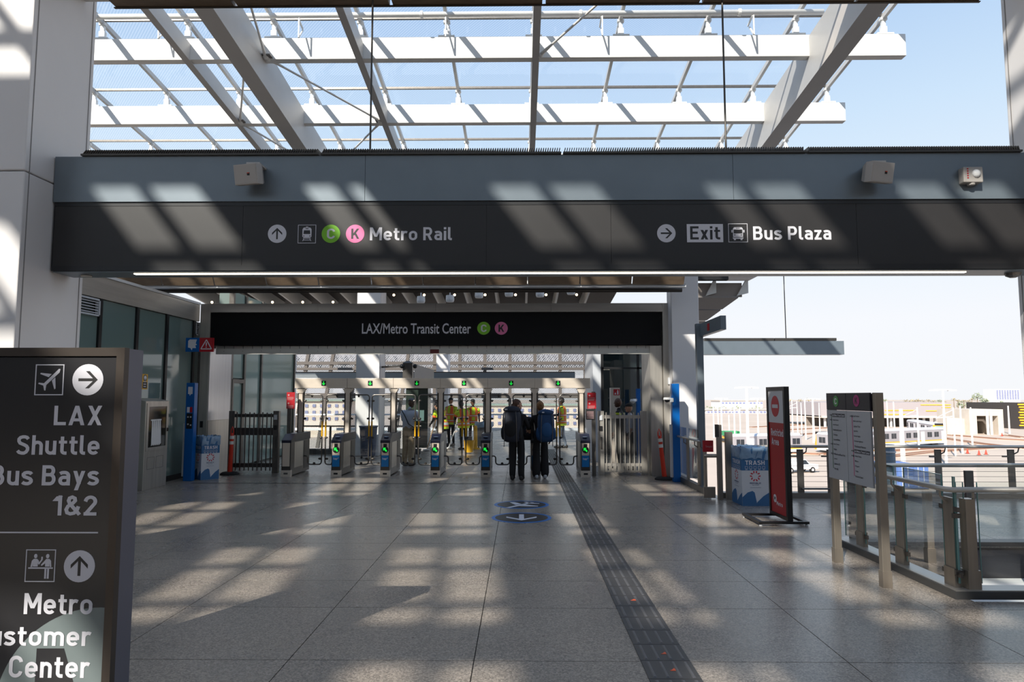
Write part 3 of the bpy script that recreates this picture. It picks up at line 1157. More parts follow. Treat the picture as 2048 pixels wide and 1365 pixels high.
# speakers and alarm light on the beam
def speaker(px0, px1, py0, py1, turn, label):
    """box seen turned: turn is the yaw of its front"""
    c = PY((px0 + px1) / 2, (py0 + py1) / 2, YH - 0.17)
    s = thing('speaker', label, 'speaker', (c.x, c.y, c.z), group='wall speakers')
    W, H = 0.27, 0.205
    R_ = Matrix.Translation(c) @ Matrix.Rotation(turn, 4, 'Z') @ Matrix.Rotation(math.radians(12), 4, 'X')
    mb = MB()
    fr = [R_ @ Vector(v) for v in ((-W / 2, -0.09, -H / 2), (W / 2, -0.09, -H / 2), (W / 2, -0.09, H / 2), (-W / 2, -0.09, H / 2))]
    md = [R_ @ Vector(v) for v in ((-W / 2, 0.0, -H / 2), (W / 2, 0.0, -H / 2), (W / 2, 0.0, H / 2), (-W / 2, 0.0, H / 2))]
    bk = [R_ @ Vector(v) for v in ((-W * 0.28, 0.11, -H * 0.36), (W * 0.28, 0.11, -H * 0.36), (W * 0.28, 0.11, H * 0.36), (-W * 0.28, 0.11, H * 0.36))]
    mb.hexa(fr, md)
    mb.hexa(md, bk)
    mcab = mat('speaker ivory', rgb(196, 190, 184), 0.5)
    mb.build('cabinet', mcab, s)
    g = [R_ @ Vector(v) for v in ((-W / 2 + 0.008, -0.094, -H / 2 + 0.008), (W / 2 - 0.008, -0.094, -H / 2 + 0.008), (W / 2 - 0.008, -0.094, H / 2 - 0.008), (-W / 2 + 0.008, -0.094, H / 2 - 0.008))]
    g2 = [v + R_.to_3x3() @ Vector((0, 0.004, 0)) for v in g]
    mb = MB()
    mb.hexa(g, g2)
    gr = mb.build('grille', mat('speaker grille', rgb(184, 178, 172), 0.6), s)
    u = 0.035
    mb = MB()
    b = [R_ @ Vector(v) for v in ((u - 0.014, -0.097, -0.014), (u + 0.014, -0.097, -0.014), (u + 0.014, -0.097, 0.014), (u - 0.014, -0.097, 0.014))]
    mb.hexa(b, [v + R_.to_3x3() @ Vector((0, 0.003, 0)) for v in b])
    bd = mb.build('badge', M_BLACK, gr)
    mb = MB()
    b = [R_ @ Vector(v) for v in ((u - 0.014, -0.0985, 0.006), (u + 0.014, -0.0985, 0.006), (u + 0.014, -0.0985, 0.014), (u - 0.014, -0.0985, 0.014))]
    mb.hexa(b, [v + R_.to_3x3() @ Vector((0, 0.001, 0)) for v in b])
    mb.build('badge_stripe', mat('badge orange', rgb(210, 70, 40), 0.5), gr)
    mb = MB()
    top = R_ @ Vector((0.03, 0.04, H / 2))
    mb.box(top.x - 0.07, top.x + 0.07, top.y - 0.05, YH - 0.02, top.z - 0.004, top.z + 0.016)
    mb.build('bracket', mcab, s)
    return s


speaker(472, 532, 330, 371, math.radians(-14), 'ivory box speaker on the left half of the grey beam, turned right')
speaker(1720, 1784, 327, 366, math.radians(16), 'ivory box speaker on the right half of the grey beam, turned left')
p0, p1 = PY(1927, 369, YH - 0.1), PY(1964, 334, YH - 0.1)
al = thing('alarm_strobe', 'small grey alarm light with clear lens on the beam, rightmost fixture', 'alarm light', ((p0.x + p1.x) / 2, YH - 0.06, (p0.z + p1.z) / 2))
mb = MB()
mb.box(p0.x, p1.x, YH - 0.11, YH - 0.02, p0.z + 0.02, p1.z)
mb.build('housing', mat('alarm grey', rgb(170, 164, 158), 0.5), al, bevel=0.01)
mb = MB()
mb.ball(((p0.x * 0.35 + p1.x * 0.65), YH - 0.11, (p0.z * 0.4 + p1.z * 0.6)), 0.045, 0.03, 0.045)
mb.build('lens', mat('strobe lens', rgb(225, 225, 225), 0.1), al, smooth=True)
mb = MB()
for k in range(5):
    mb.box(p0.x + 0.035, p0.x + 0.05, YH - 0.113, YH - 0.109, p0.z + 0.06 + k * 0.024, p0.z + 0.072 + k * 0.024)
mb.build('red_mark', M_RED, al)
mb = MB()
mb.lathe([(0.035, 0), (0.04, 0.02)], ((p0.x + p1.x) / 2, YH - 0.065, p0.z), 12)
mb.build('foot', mat('alarm grey', rgb(170, 164, 158)), al)

# upper bar and its rods
ub = thing('upper_beam', 'brown perforated panel beam along the top edge, high between the columns', 'beam', (0, 7.3, zat(11, 7.5)))
zt = zat(11, 7.5)
ux = [PY(v, 5, 7.15).x for v in (192, 447, 771, 1090, 1418, 1741, 2003)]
for a, b in zip(ux[:-1], ux[1:]):
    mb = MB()
    mb.box(a + 0.02, b - 0.02, 7.15, 7.5, zt, zt + 0.22)
    mb.build('beam_panel', M_BROWN, ub)
mb = MB()
mb.box(XL, XRF, 7.22, 7.45, zt + 0.05, zt + 0.5)
mb.build('spine', M_STEELW, ub)
mb = MB()
mb.box(PY(192, 5, 7.15).x, PY(2003, 5, 7.15).x, 7.47, 7.5, zt - 0.01, zt - 0.001)
mb.build('edge_grating', M_GRILLE, ub)
for px, lab in ((743, 'thin dark suspension rod left of the middle holding the sign beam'), (1448, 'thin dark suspension rod right of the middle holding the sign beam')):
    x = PY(px, 150, 7.3).x
    r = thing('suspension_rod', lab, 'rod', (x, 7.3, zg1), group='suspension rods')
    MB().tube((x, 7.3, zg1 - 0.06), (x, 7.3, zt), 0.011, 8).build('rod', M_BRONZE, r)
    MB().tube((x, 7.3, zg1 - 0.05), (x, 7.3, zg1 + 0.05), 0.02, 8).build('coupler', M_BRONZE, r)

# =================================================================== glazed wall on the left
XW = -7.75
wl = setting('wall_left', (XW, 12, 0))
zc, zbnd = zat(606, 16.4), zat(641, 16.1)
my = [XW * FPX / (v - 1041) for v in (192, 268, 329, 384)]
my = [my[0] - 2.42, my[0] - 1.21] + my
mb = MB()
mb.box(XW - 0.5, XW, 8.6, 16.3, zbnd, zc - 0.06)
mb.build('fascia_band', M_SSH, wl)
mb = MB()
mb.box(XW - 0.5, XW + 0.015, 8.6, 16.3, zc - 0.055, zc)
mb.build('coping', M_WHITE, wl)
mb = MB()
mb.box(XW - 0.5, XW - 0.12, 8.6, 16.6, 0, zbnd)
mb.build('backing', mat('back painted green', rgb(112, 128, 124), 0.6), wl)
M_PANE = mat('back painted glass', rgb(112, 130, 126), 0.06, spec=0.7)
ys = [8.6] + my + [16.35]
for i, (a, b) in enumerate(zip(ys[:-1], ys[1:])):
    top = zbnd - 0.01
    if i in (2, 6):
        top -= 0.33
    if i == 6:
        continue
    mb = MB()
    mb.box(XW - 0.10, XW - 0.05, a + 0.05, b - 0.05, 0.12, top)
    mb.build('glass_pane', M_PANE, wl)
for yv in my:
    mb = MB()
    mb.box(XW - 0.12, XW - 0.01, yv - 0.045, yv + 0.045, 0.0, zbnd)
    mb.build('mullion', M_BLACK, wl)
mb = MB()
mb.box(XW - 0.12, XW - 0.02, 8.6, 16.3, 0, 0.12)
mb.build('sill', M_BLACK, wl)
for ya, yb in ((my[1] + 0.05, my[2] - 0.05), (my[5] + 0.04, 16.33)):
    mb = MB()
    z0 = zbnd - 0.34
    for a, b, c, d in ((ya, yb, z0, z0 + 0.03), (ya, yb, zbnd - 0.05, zbnd - 0.02), (ya, ya + 0.03, z0, zbnd - 0.02), (yb - 0.03, yb, z0, zbnd - 0.02)):
        mb.box(XW - 0.08, XW - 0.0, a, b, c, d)
    lv = mb.build('louvre', M_FEATHER, wl)
    for k in range(5):
        mb = MB()
        z = z0 + 0.05 + k * 0.05
        mb.hexa([(XW - 0.09, ya + 0.03, z + 0.02), (XW - 0.02, ya + 0.03, z), (XW - 0.02, yb - 0.03, z), (XW - 0.09, yb - 0.03, z + 0.02)],
                [(XW - 0.09, ya + 0.03, z + 0.035), (XW - 0.02, ya + 0.03, z + 0.015), (XW - 0.02, yb - 0.03, z + 0.015), (XW - 0.09, yb - 0.03, z + 0.035)])
        mb.build('slat', M_FEATHER, lv)
MWL = Matrix(((0, 0, 1, XW - 0.045), (1, 0, 0, 0), (0, 1, 0, 0), (0, 0, 0, 1)))


def wp(px, py, X=XW):
    v = PX(px, py, X)
    return v.y, v.z


a, b = wp(288, 779), wp(300, 749)
n_ = thing('notice_sign', 'small yellow and black notice sign on the green glass wall', 'sign', (XW, (a[0] + b[0]) / 2, a[1]))
MB().rect(a[0], b[0], a[1], b[1], MWL, 0.004).build('plate', M_YELLOW, n_)
mb = MB()
mb.rect(a[0] + 0.02, b[0] - 0.02, a[1] + 0.02, a[1] + 0.48 * (b[1] - a[1]), MWL, 0.001, 0.0041)
mb.disc((a[0] + b[0]) / 2, a[1] + 0.74 * (b[1] - a[1]), 0.07, MWL, 0.001, 0.0041)
mb.build('print', M_BLACK, n_)
mb = MB()
mb.disc((a[0] + b[0]) / 2, a[1] + 0.74 * (b[1] - a[1]), 0.05, MWL, 0.001, 0.0052)
for k in range(4):
    mb.rect(a[0] + 0.05, b[0] - 0.06, a[1] + 0.05 + k * 0.05, a[1] + 0.065 + k * 0.05, MWL, 0.001, 0.0052)
mb.build('print_white', M_LETTER, n_)

# stainless cabinet with a window
cb = thing('hose_cabinet', 'stainless steel cabinet with a glass window beside the green glass wall', 'cabinet', (-7.61, 14.0, 0))
cx0, cx1, cy0, cy1, ch = -7.735, -7.49, 13.62, 14.52, zat(797, 13.62)
mb = MB()
mb.hexa([(cx0, cy0, 0), (cx1, cy0, 0), (cx1, cy1, 0), (cx0, cy1, 0)], [(cx0, cy0, ch), (cx1, cy0, ch - 0.06), (cx1, cy1, ch - 0.06), (cx0, cy1, ch)])
mb.build('body', M_SS, cb, bevel=0.006)
MC = Matrix(((0, 0, 1, cx1), (1, 0, 0, 0), (0, 1, 0, 0), (0, 0, 0, 1)))
mb = MB()
mb.outline(cy0 + 0.04, cy1 - 0.03, ch * 0.42, ch - 0.10, 0.07, MC, 0.012)
dr = mb.build('door', M_SS, cb)
MB().rect(cy0 + 0.11, cy1 - 0.10, ch * 0.42 + 0.07, ch - 0.17, MC, 0.002, 0.001).build('window', mat('cabinet window', rgb(46, 44, 40), 0.08), dr)
mb = MB()
mb.bar((cx1 + 0.03, cy1 - 0.06, ch * 0.62), (cx1 + 0.03, cy1 - 0.06, ch * 0.66), 0.02, 0.02)
mb.box(cx1 + 0.01, cx1 + 0.03, cy1 - 0.07, cy1 - 0.05, ch * 0.62, ch * 0.66)
mb.build('handle', M_SSD, dr)
mb = MB()                                          # folded white hose behind the window
for k in range(5):
    u = cy0 + 0.24 + k * 0.07
    mb.poly([(u, 0.86), (u + 0.09, 0.90), (u + 0.05, 1.38), (u - 0.01 + 0.01, 1.38)], MC, 0.004, 0.004 + k * 0.001)
mb.rect(cy0 + 0.20, cy0 + 0.60, 1.37, 1.40, MC, 0.006, 0.004)
mb.build('hose', M_WHITE, cb)
for u in (cy0 + 0.12, cy0 + 0.46):
    mb = MB()
    mb.outline(u, u + 0.28, 0.40, 0.64, 0.006, MC, 0.002)
    mb.build('access_panel', M_SSD, cb)

# =================================================================== station portal
YP = 16.2
PT = thing('station_portal', 'wide stainless steel station portal framing the row of fare gates', 'portal', (-2.0, YP, 0))
x = lambda px: xat(px, YP)
zt_, zh0, zk0 = zat(607, YP), zat(625, YP), zat(690, YP)
mb = MB()
mb.box(x(395), x(415), YP, YP + 1.3, 0, zt_)
mb.build('jamb', M_SS, PT)
mb = MB()
mb.box(x(395) - 0.02, x(398), YP - 0.01, YP + 0.02, 0, zk0)
mb.build('jamb_edge', M_SSD, PT)
mb = MB()
mb.box(x(1328), x(1347), YP, YP + 1.3, 0, zt_)
mb.build('jamb', M_SS, PT)
mb = MB()
mb.box(x(1303), x(1327), YP + 0.1, YP + 1.25, 0, zk0 - 0.02)
mb.build('jamb_lining', M_SS, PT)
for a, b in ((415, 632), (632, 870), (870, 1103), (1103, 1328)):
    mb = MB()
    mb.box(x(a) + 0.002, x(b) - 0.002, YP, YP + 0.5, zh0 + 0.01, zt_)
    mb.build('header_panel', M_SSH, PT)
mb = MB()
mb.box(x(415), x(1325), YP + 0.03, YP + 0.5, zk0, zh0)
bk = mb.build('sign_panel', mat('portal sign black', rgb(15, 14, 16), 0.6, spec=0.2), PT)
MP = Matrix(((1, 0, 0, 0), (0, 0, -1, YP + 0.03), (0, 1, 0, 0), (0, 0, 0, 1)))
mb = MB()
text_px(mb, 'LAX/Metro Transit Center', 724, 942, 647, 668, YP + 0.03, MP, 0.012)
mb.build('lettering', M_LETTER, bk)
for px, chh, mt, tm_ in ((967.5, 'C', M_GREEN, M_LETTER), (1002.5, 'K', M_PINK, M_BLACK)):
    mb = MB()
    u, v, r = disc_px(mb, px, 657, 13, YP + 0.03, MP)
    mb.build('line_disc', mt, bk)
    mb = MB()
    put_text(mb, chh, u - r * 0.42, u + r * 0.45, v - r * 0.56, v + r * 0.56, MP, 0.04, 0.0045)
    mb.build('letter', tm_, bk)
mb = MB()
mb.box(x(424), x(1322), YP + 0.15, YP + 0.45, zat(699, YP + 0.2), zk0 - 0.01)
sh = mb.build('shutter_curtain', M_SSH, PT)
k = 440
while k < 1310:
    mb = MB()
    mb.box(x(k), x(k) + 0.008, YP + 0.142, YP + 0.15, zat(699, YP + 0.2), zk0 - 0.01)
    mb.build('slat_joint', M_BLACK, sh)
    k += 19
mb = MB()
mb.box(x(424), x(1322), YP + 0.12, YP + 0.2, zat(708.5, YP + 0.12), zat(697.5, YP + 0.12))
bb = mb.build('shutter_bottom_bar', mat('shutter bar', rgb(198, 196, 190), 0.5, 0.2), PT)
for k in range(440, 1312, 38):
    mb = MB()
    zz = zat(703, YP + 0.12)
    mb.box(x(k), x(k) + 0.012, YP + 0.114, YP + 0.121, zz, zz + 0.012)
    mb.build('bolt', M_BLACK, bb)
mb = MB()
mb.box(x(858), x(876), YP + 0.112, YP + 0.121, zat(707, YP + 0.12), zat(699, YP + 0.12))
mb.build('warning_label', mat('dark red label', rgb(96, 22, 20), 0.5), bb)
mb = MB()                                          # jamb lining on the left side
mb.box(x(415), x(415) + 0.02, YP + 0.02, YP + 1.3, zat(842, YP), zk0 - 0.02)
mb.build('jamb_lining', mat('satin stainless', rgb(206, 204, 206), 0.3, 0.7, noise=0.06, scale=8, stretch=(1, 1, 0.05)), PT)
mb = MB()
mb.box(x(415), x(415) + 0.03, YP + 0.02, YP + 1.3, 0, zat(842, YP) - 0.005)
mb.build('jamb_lining', M_SS, PT)
mb = MB()
mb.box(x(402), x(408), YP - 0.008, YP, zat(856, YP), zat(843, YP))
mb.build('card_reader', M_BLACK, PT)
mb = MB()
mb.box(x(1336), x(1347), YP - 0.06, YP, zat(769, YP), zat(756, YP))
mb.build('strobe', M_FEATHER, PT)

# =================================================================== fare gates
GX = [xat(v, 16.05) for v in (575.5, 674.5, 772, 871.5, 971.5, 1071, 1170)]
GY = 16.05
GXM = Matrix(((1, 0, 0, 0), (0, 0, -1, 0), (0, 1, 0, 0), (0, 0, 0, 1)))


def fare_gate(reader=True, left=True, right=True):
    g = thing('fare_gate', '', 'fare gate')
    mb = MB()
    mb.box(-0.10, 0.10, 0.02, 1.45, 0.02, 0.80)
    mb.build('housing', M_SSD, g, bevel=0.01)
    for sx_ in (-1, 1):
        mb = MB()
        mb.box(sx_ * 0.101 - 0.004, sx_ * 0.101 + 0.004, 0.28, 0.92, 0.18, 0.78)
        mb.build('side_panel', M_SS, g)
        mb = MB()
        mb.box(sx_ * 0.101 - 0.004, sx_ * 0.101 + 0.004, 1.0, 1.42, 0.10, 0.78)
        mb.build('side_panel', M_BRONZE, g)
    mb = MB()
    prof = [(-0.01, 0.78), (-0.01, 0.845), (0.24, 0.985), (1.47, 0.985), (1.47, 0.90), (0.30, 0.90), (0.06, 0.78)]
    mb.hexa([(-0.115, -0.01, 0.78), (0.115, -0.01, 0.78), (0.115, -0.01, 0.845), (-0.115, -0.01, 0.845)],
            [(-0.115, 0.26, 0.80), (0.115, 0.26, 0.80), (0.115, 0.26, 0.985), (-0.115, 0.26, 0.985)])
    mb.box(-0.112, 0.112, 0.2601, 1.47, 0.80, 0.985)
    top = mb.build('top_cap', M_NAVY, g, bevel=0.008)
    mb = MB()
    mb.box(-0.105, 0.105, 0.0, 0.03, 0.145, 0.79)
    fp = mb.build('front_plate', M_BRONZE, g)
    mb = MB()
    mb.box(-0.085, 0.085, -0.008, 0.0, 0.50 if reader else 0.24, 0.785)
    sp = mb.build('silver_plate', mat('brightened plate', rgb(228, 212, 194), 0.36, 0.3), fp)  # plate and base paler, reflected light put into their colour
    mb = MB()
    mb.box(-0.112, 0.112, -0.012, 0.10, 0.0, 0.15)
    bs = mb.build('base', mat('pale base', rgb(222, 210, 196), 0.4, 0.3), g)
    mb = MB()
    mb.rect(-0.045, 0.05, 0.055, 0.095, GXM, 0.002, 0.012)
    mb.build('number_plate', M_BLACK if reader else M_SSD, bs)
    if reader:
        mb = MB()
        mb.ball((0.0, 0.12, 0.918), 0.06, 0.05, 0.012, 14, 6)
        mb.build('reader_target', mat('reader target', rgb(150, 168, 190), 0.2), top)
        mb = MB()
        mb.rect(-0.04, 0.04, 0.70, 0.765, GXM, 0.003, 0.008)
        mb.build('slot', M_BLACK, fp)
        mb = MB()
        mb.disc(0, 0.628, 0.078, GXM, 0.004, 0.008)
        mb.build('indicator', M_BLACK, fp)
        mb = MB()
        mb.poly([(-0.045 + 0.0, 0.628 + 0.048), (0.02, 0.628 + 0.048), (0.004, 0.628 + 0.026), (0.05, 0.628 - 0.026), (0.026, 0.628 - 0.05), (-0.022, 0.628 - 0.002), (-0.045, 0.628 - 0.022)], GXM, 0.002, 0.0121)
        mb.build('green_arrow', M_LED, fp)
        mb = MB()
        mb.rect(-0.085, 0.085, 0.235, 0.498, GXM, 0.004, 0.004)
        mb.build('blue_label', M_TAP, fp)
        mb = MB()
        put_text(mb, 'tap', -0.062, 0.035, 0.385, 0.445, GXM, 0.02, 0.0085)
        mb.poly([(0.042, 0.450), (0.066, 0.434), (0.042, 0.418), (0.048, 0.434)], GXM, 0.001, 0.0085)
        mb.build('lettering', M_LETTER, fp)
    for sd_, on in ((-1, left), (1, right)):
        if not on:
            continue
        pts = []

        def arc(cx, cz, r, a0, a1):
            for i in range(5):
                a = math.radians(a0 + (a1 - a0) * i / 4)
                pts.append((cx + r * math.cos(a), cz + r * math.sin(a)))
        r = 0.07
        pts.append((0.075, 1.91))
        arc(0.54 - r, 1.91 - r, r, 90, 0)
        arc(0.54 - r, 0.19 + r, r, 0, -90)
        arc(0.20 + r, 0.19 + r, r, 270, 180)
        arc(0.20 - 0.05, 0.40 - 0.05, 0.05, 0, 90)
        pts.append((0.075, 0.40))
        P3 = [(sd_ * u, 1.0, z) for u, z in pts]
        mb = MB()
        mb.path(P3, 0.0165, 8)
        d = mb.build('door_frame', M_SSD, g)
        mb = MB()
        mb.add([(v[0], 1.0, v[2]) for v in P3], [tuple(range(len(P3)))])
        mb.build('door_pane', M_GLASS, d)
        for cu, cz, a, b in ((0.52, 1.76, 0.045, 0.028), (0.10, 1.76, 0.045, 0.028), (0.52, 1.32, 0.045, 0.028), (0.10, 1.32, 0.045, 0.028), (0.27, 1.89, 0.03, 0.045), (0.52, 0.85, 0.045, 0.028), (0.50, 0.33, 0.045, 0.03), (0.36, 0.21, 0.035, 0.04)):
            mb = MB()
            mb.ball((sd_ * cu, 1.0, cz), a, 0.018, b, 8, 4)
            mb.build('pane_clip', M_BRONZE, d)
        mb = MB()
        mb.tube((sd_ * 0.54, 1.0, 0.88), (sd_ * 0.54, 1.0, 1.25), 0.021, 8)
        mb.build('yellow_sleeve', M_YELLOW, d)
    return g


pos_words = ['first fare gate from the left, plain silver front without a reader', 'second fare gate from the left, blue reader label', 'third fare gate from the left, blue reader label',
             'fourth fare gate from the left, blue reader label', 'fifth fare gate from the left, blue reader label, left of the backpackers', 'fare gate hidden behind the two backpackers',
             'rightmost fare gate, blue reader label beside the right service gate']
fg0 = fare_gate(False, False, True)
fg1 = fare_gate(True, True, True)
for i, X in enumerate(GX):
    if i == 0:
        o = fg0
    elif i == 1:
        o = fg1
    elif i == 6:
        o = fare_gate(True, True, False)
    else:
        o = copy_tree(fg1)
    o.location = (X, GY, 0)
    tag(o, pos_words[i], 'fare gate', 'fare gates')
gt = thing('gate_gantry', 'stainless overhead beam on posts above the fare gates with green arrow lamps', 'gantry', (-2, 17.05, 0))
zb0, zb1 = zat(777, 17.05), zat(757, 17.05)
bx = [GX[0] - 0.10] + GX[1:-1] + [GX[-1] + 0.22]
for i, X in enumerate(GX):
    mb = MB()
    mb.box(X - 0.045, X + 0.045, 17.0, 17.1, 0.98, zb0)
    p = mb.build('post', M_SSLIT, gt)
    for s_ in (-1, 1):
        mb = MB()
        mb.tube((X + s_ * 0.068, 17.05, 0.3), (X + s_ * 0.068, 17.05, zb0), 0.02, 8)
        mb.build('hinge_tube', M_BRONZE, p)
    mb = MB()
    mb.hexa([(X - 0.06, 16.98, zb0 - 0.12), (X + 0.06, 16.98, zb0 - 0.12), (X + 0.06, 17.12, zb0 - 0.12), (X - 0.06, 17.12, zb0 - 0.12)],
            [(X - 0.12, 16.98, zb0 - 0.01), (X + 0.12, 16.98, zb0 - 0.01), (X + 0.12, 17.12, zb0 - 0.01), (X - 0.12, 17.12, zb0 - 0.01)])
    mb.build('collar', M_SSLIT, p)
for i in range(6):
    a = bx[i] if i else GX[0] - 0.14
    b = bx[i + 1]
    mb = MB()
    mb.box(a + 0.002, b - 0.002, 16.95, 17.15, zb0, zb1)
    mb.build('beam', M_SSLIT, gt, bevel=0.006)
    c = (GX[i] + GX[i + 1]) / 2
    mb = MB()
    zc_ = (zb0 + zb1) / 2
    mb.box(c - 0.055, c + 0.055, 16.94, 16.95, zc_ - 0.06, zc_ + 0.06)
    dsp = mb.build('arrow_display', M_BLACK, gt)
    mb = MB()
    M = Matrix(((1, 0, 0, 0), (0, 0, -1, 16.94), (0, 1, 0, 0), (0, 0, 0, 1)))
    mb.poly([(c - 0.01, zc_ + 0.045), (c + 0.01, zc_ + 0.045), (c + 0.01, zc_ - 0.015), (c + 0.035, zc_ + 0.005), (c + 0.035, zc_ - 0.015), (c, zc_ - 0.05), (c - 0.035, zc_ - 0.015), (c - 0.035, zc_ + 0.005), (c - 0.01, zc_ - 0.015)], M, 0.003, 0.001)
    mb.build('green_arrow', M_LED, dsp)

# =================================================================== service gates left and right of the row
def service_gate(pxa, pxb, Y, label, panel):
    a, b = xat(pxa, Y), xat(pxb, Y)
    g = thing('service_gate', label, 'gate', ((a + b) / 2, Y, 0))
    ht = zat(825, Y)
    for u in (a, b):
        mb = MB()
        mb.box(u - 0.07, u + 0.07, Y - 0.06, Y + 0.06, 0, ht + 0.03)
        mb.build('post', M_SSD if not panel else M_SS, g)
    w_ = b - a - 0.14
    rails = ((0.14, 0.24), (0.92, 1.10), (1.36, 1.44)) if not panel else ((0.06, 0.10), (0.20, 0.27), (1.34, 1.42))
    for z0, z1 in rails:
        mb = MB()
        mb.box(a + 0.07, b - 0.07, Y - 0.025, Y + 0.025, z0, z1)
        mb.build('rail', M_BRONZE if not panel else M_SSH, g)
    n = 9 if not panel else 8
    for k in range(n):
        u = a + 0.07 + w_ * (k + 0.5) / n
        mb = MB()
        mb.box(u - 0.014, u + 0.014, Y - 0.045, Y - 0.026, 0.06, ht - 0.012 * (k % 3))
        mb.build('bar', M_SSD if not panel else M_SS, g)
    if panel:
        mb = MB()
        mb.add([(a + 0.07, Y + 0.03, 0.25), (b - 0.07, Y + 0.03, 0.25), (b - 0.07, Y + 0.03, 1.36), (a + 0.07, Y + 0.03, 1.36)], [(0, 1, 2, 3)])
        mb.build('perforated_panel', screen('gate mesh', rgb(112, 110, 106), 0.42, 40), g)
        for k in range(9):
            u = a + 0.07 + w_ * (k + 0.5) / 9
            mb = MB()
            mb.box(u - 0.03, u + 0.03, Y - 0.02, Y + 0.02, 0.10, 0.20)
            mb.build('picket', M_SS, g)
    c = b if not panel else a
    mb = MB()
    mb.box(c - 0.045, c + 0.03, Y - 0.085, Y - 0.061, 1.30, 1.42)
    mb.build('touch_pad', M_FEATHER, g)
    mb = MB()
    mb.box(c - 0.045, c + 0.03, Y - 0.085, Y - 0.061, 1.05, 1.16)
    mb.build('card_reader', M_BLACK, g)
    mb = MB()
    mb.box(c - 0.02, c + 0.02, Y - 0.09, Y - 0.061, 0.62, 0.90)
    mb.build('lock_plate', M_SSD, g)
    return g


sgl = service_gate(467, 555, 16.85, 'dark barred service gate left of the fare gates', False)
sgr = service_gate(1201, 1286, 16.6, 'stainless service gate with mesh panel right of the fare gates', True)


def sign_post(px, Y, z1, label, plates, side):
    X = xat(px, Y)
    t = thing('sign_post', label, 'sign', (X, Y, 0))
    mb = MB()
    mb.box(X - 0.045, X + 0.045, Y, Y + 0.07, 0, z1)
    mb.build('post', M_SSD, t)
    for (x0, x1, y0, y1, m) in plates:
        a, b = PY(x0, y1, Y - 0.02), PY(x1, y0, Y - 0.02)
        M = Matrix(((1, 0, 0, 0), (0, 0, -1, Y - 0.004), (0, 1, 0, 0), (0, 0, 0, 1)))
        pl = MB().rect(a.x, b.x, a.z, b.z, M, 0.008).build('plate', m, t)
        mb = MB()
        H = b.z - a.z
        if m is M_RED:
            for c0 in (0.90, 0.40):
                mb.disc(a.x + 0.05, a.z + H * c0 - 0.03, 0.022, M, 0.001, 0.009, 12)
                for k in range(3):
                    mb.rect(a.x + 0.02, b.x - 0.03 - 0.02 * (k == 2), a.z + H * c0 - 0.09 - k * 0.027, a.z + H * c0 - 0.08 - k * 0.027, M, 0.001, 0.009)
        else:
            for k in range(6):
                mb.rect(a.x + 0.02, b.x - 0.03, a.z + 0.03 + k * 0.03, a.z + 0.042 + k * 0.03, M, 0.001, 0.009)
        mb.build('print', mat('faint print', rgb(190, 150, 150), 0.6), pl)
    return t


sign_post(579, 16.7, zat(784, 16.7), 'post with a dark red rules sign beside the leftmost fare gate', ((572.5, 590, 785, 818, M_RED),), 1)
sign_post(1187, 16.3, zat(784, 16.3), 'post with dark red and grey rules signs beside the rightmost fare gate', ((1175, 1192, 786, 818, M_RED), (1172, 1190, 818.5, 840, M_SIGN)), 1)

# =================================================================== delineator posts
def delineator(px, py, label, lean):
    c = PZ(px, py, 0.02)
    d = thing('delineator_post', label, 'delineator', (c.x, c.y, 0), group='orange delineator posts')
    mb = MB()
    mb.lathe([(0.22, 0.0), (0.22, 0.025), (0.17, 0.06), (0.07, 0.07)], (c.x, c.y, 0), 20)
    mb.build('base', M_RUBBER, d)
    q = Vector((c.x, c.y, 0.06))
    ax = Vector((math.sin(lean), 0, math.cos(lean)))

    def at(z):
        return q + ax * z
    mb = MB()
    mb.tube(at(0), at(0.86), 0.055, 14, 0.042)
    mb.tube(at(0.86), at(0.93), 0.046, 14, 0.03)
    mb.tube(at(0.48), at(0.50), 0.052, 14)
    tb = mb.build('tube', M_ORANGE, d, smooth=False)
    mb = MB()
    r_ = Vector((math.cos(lean), 0, -math.sin(lean)))
    mb.path([at(0.91) - r_ * 0.035, at(1.0) - r_ * 0.03, at(1.08), at(1.0) + r_ * 0.03, at(0.91) + r_ * 0.035], 0.013, 8)
    mb.build('grip', M_ORANGE, d)
    for z in (0.66, 0.79):
        mb = MB()
        mb.tube(at(z), at(z + 0.075), 0.051, 14, 0.049)
        mb.build('reflective_band', M_REFL, d)


delineator(459.5, 948, 'upright orange delineator post with white bands by the left portal jamb', 0.03)
delineator(1329, 958, 'leaning orange delineator post with white bands by the right portal jamb', -0.10)

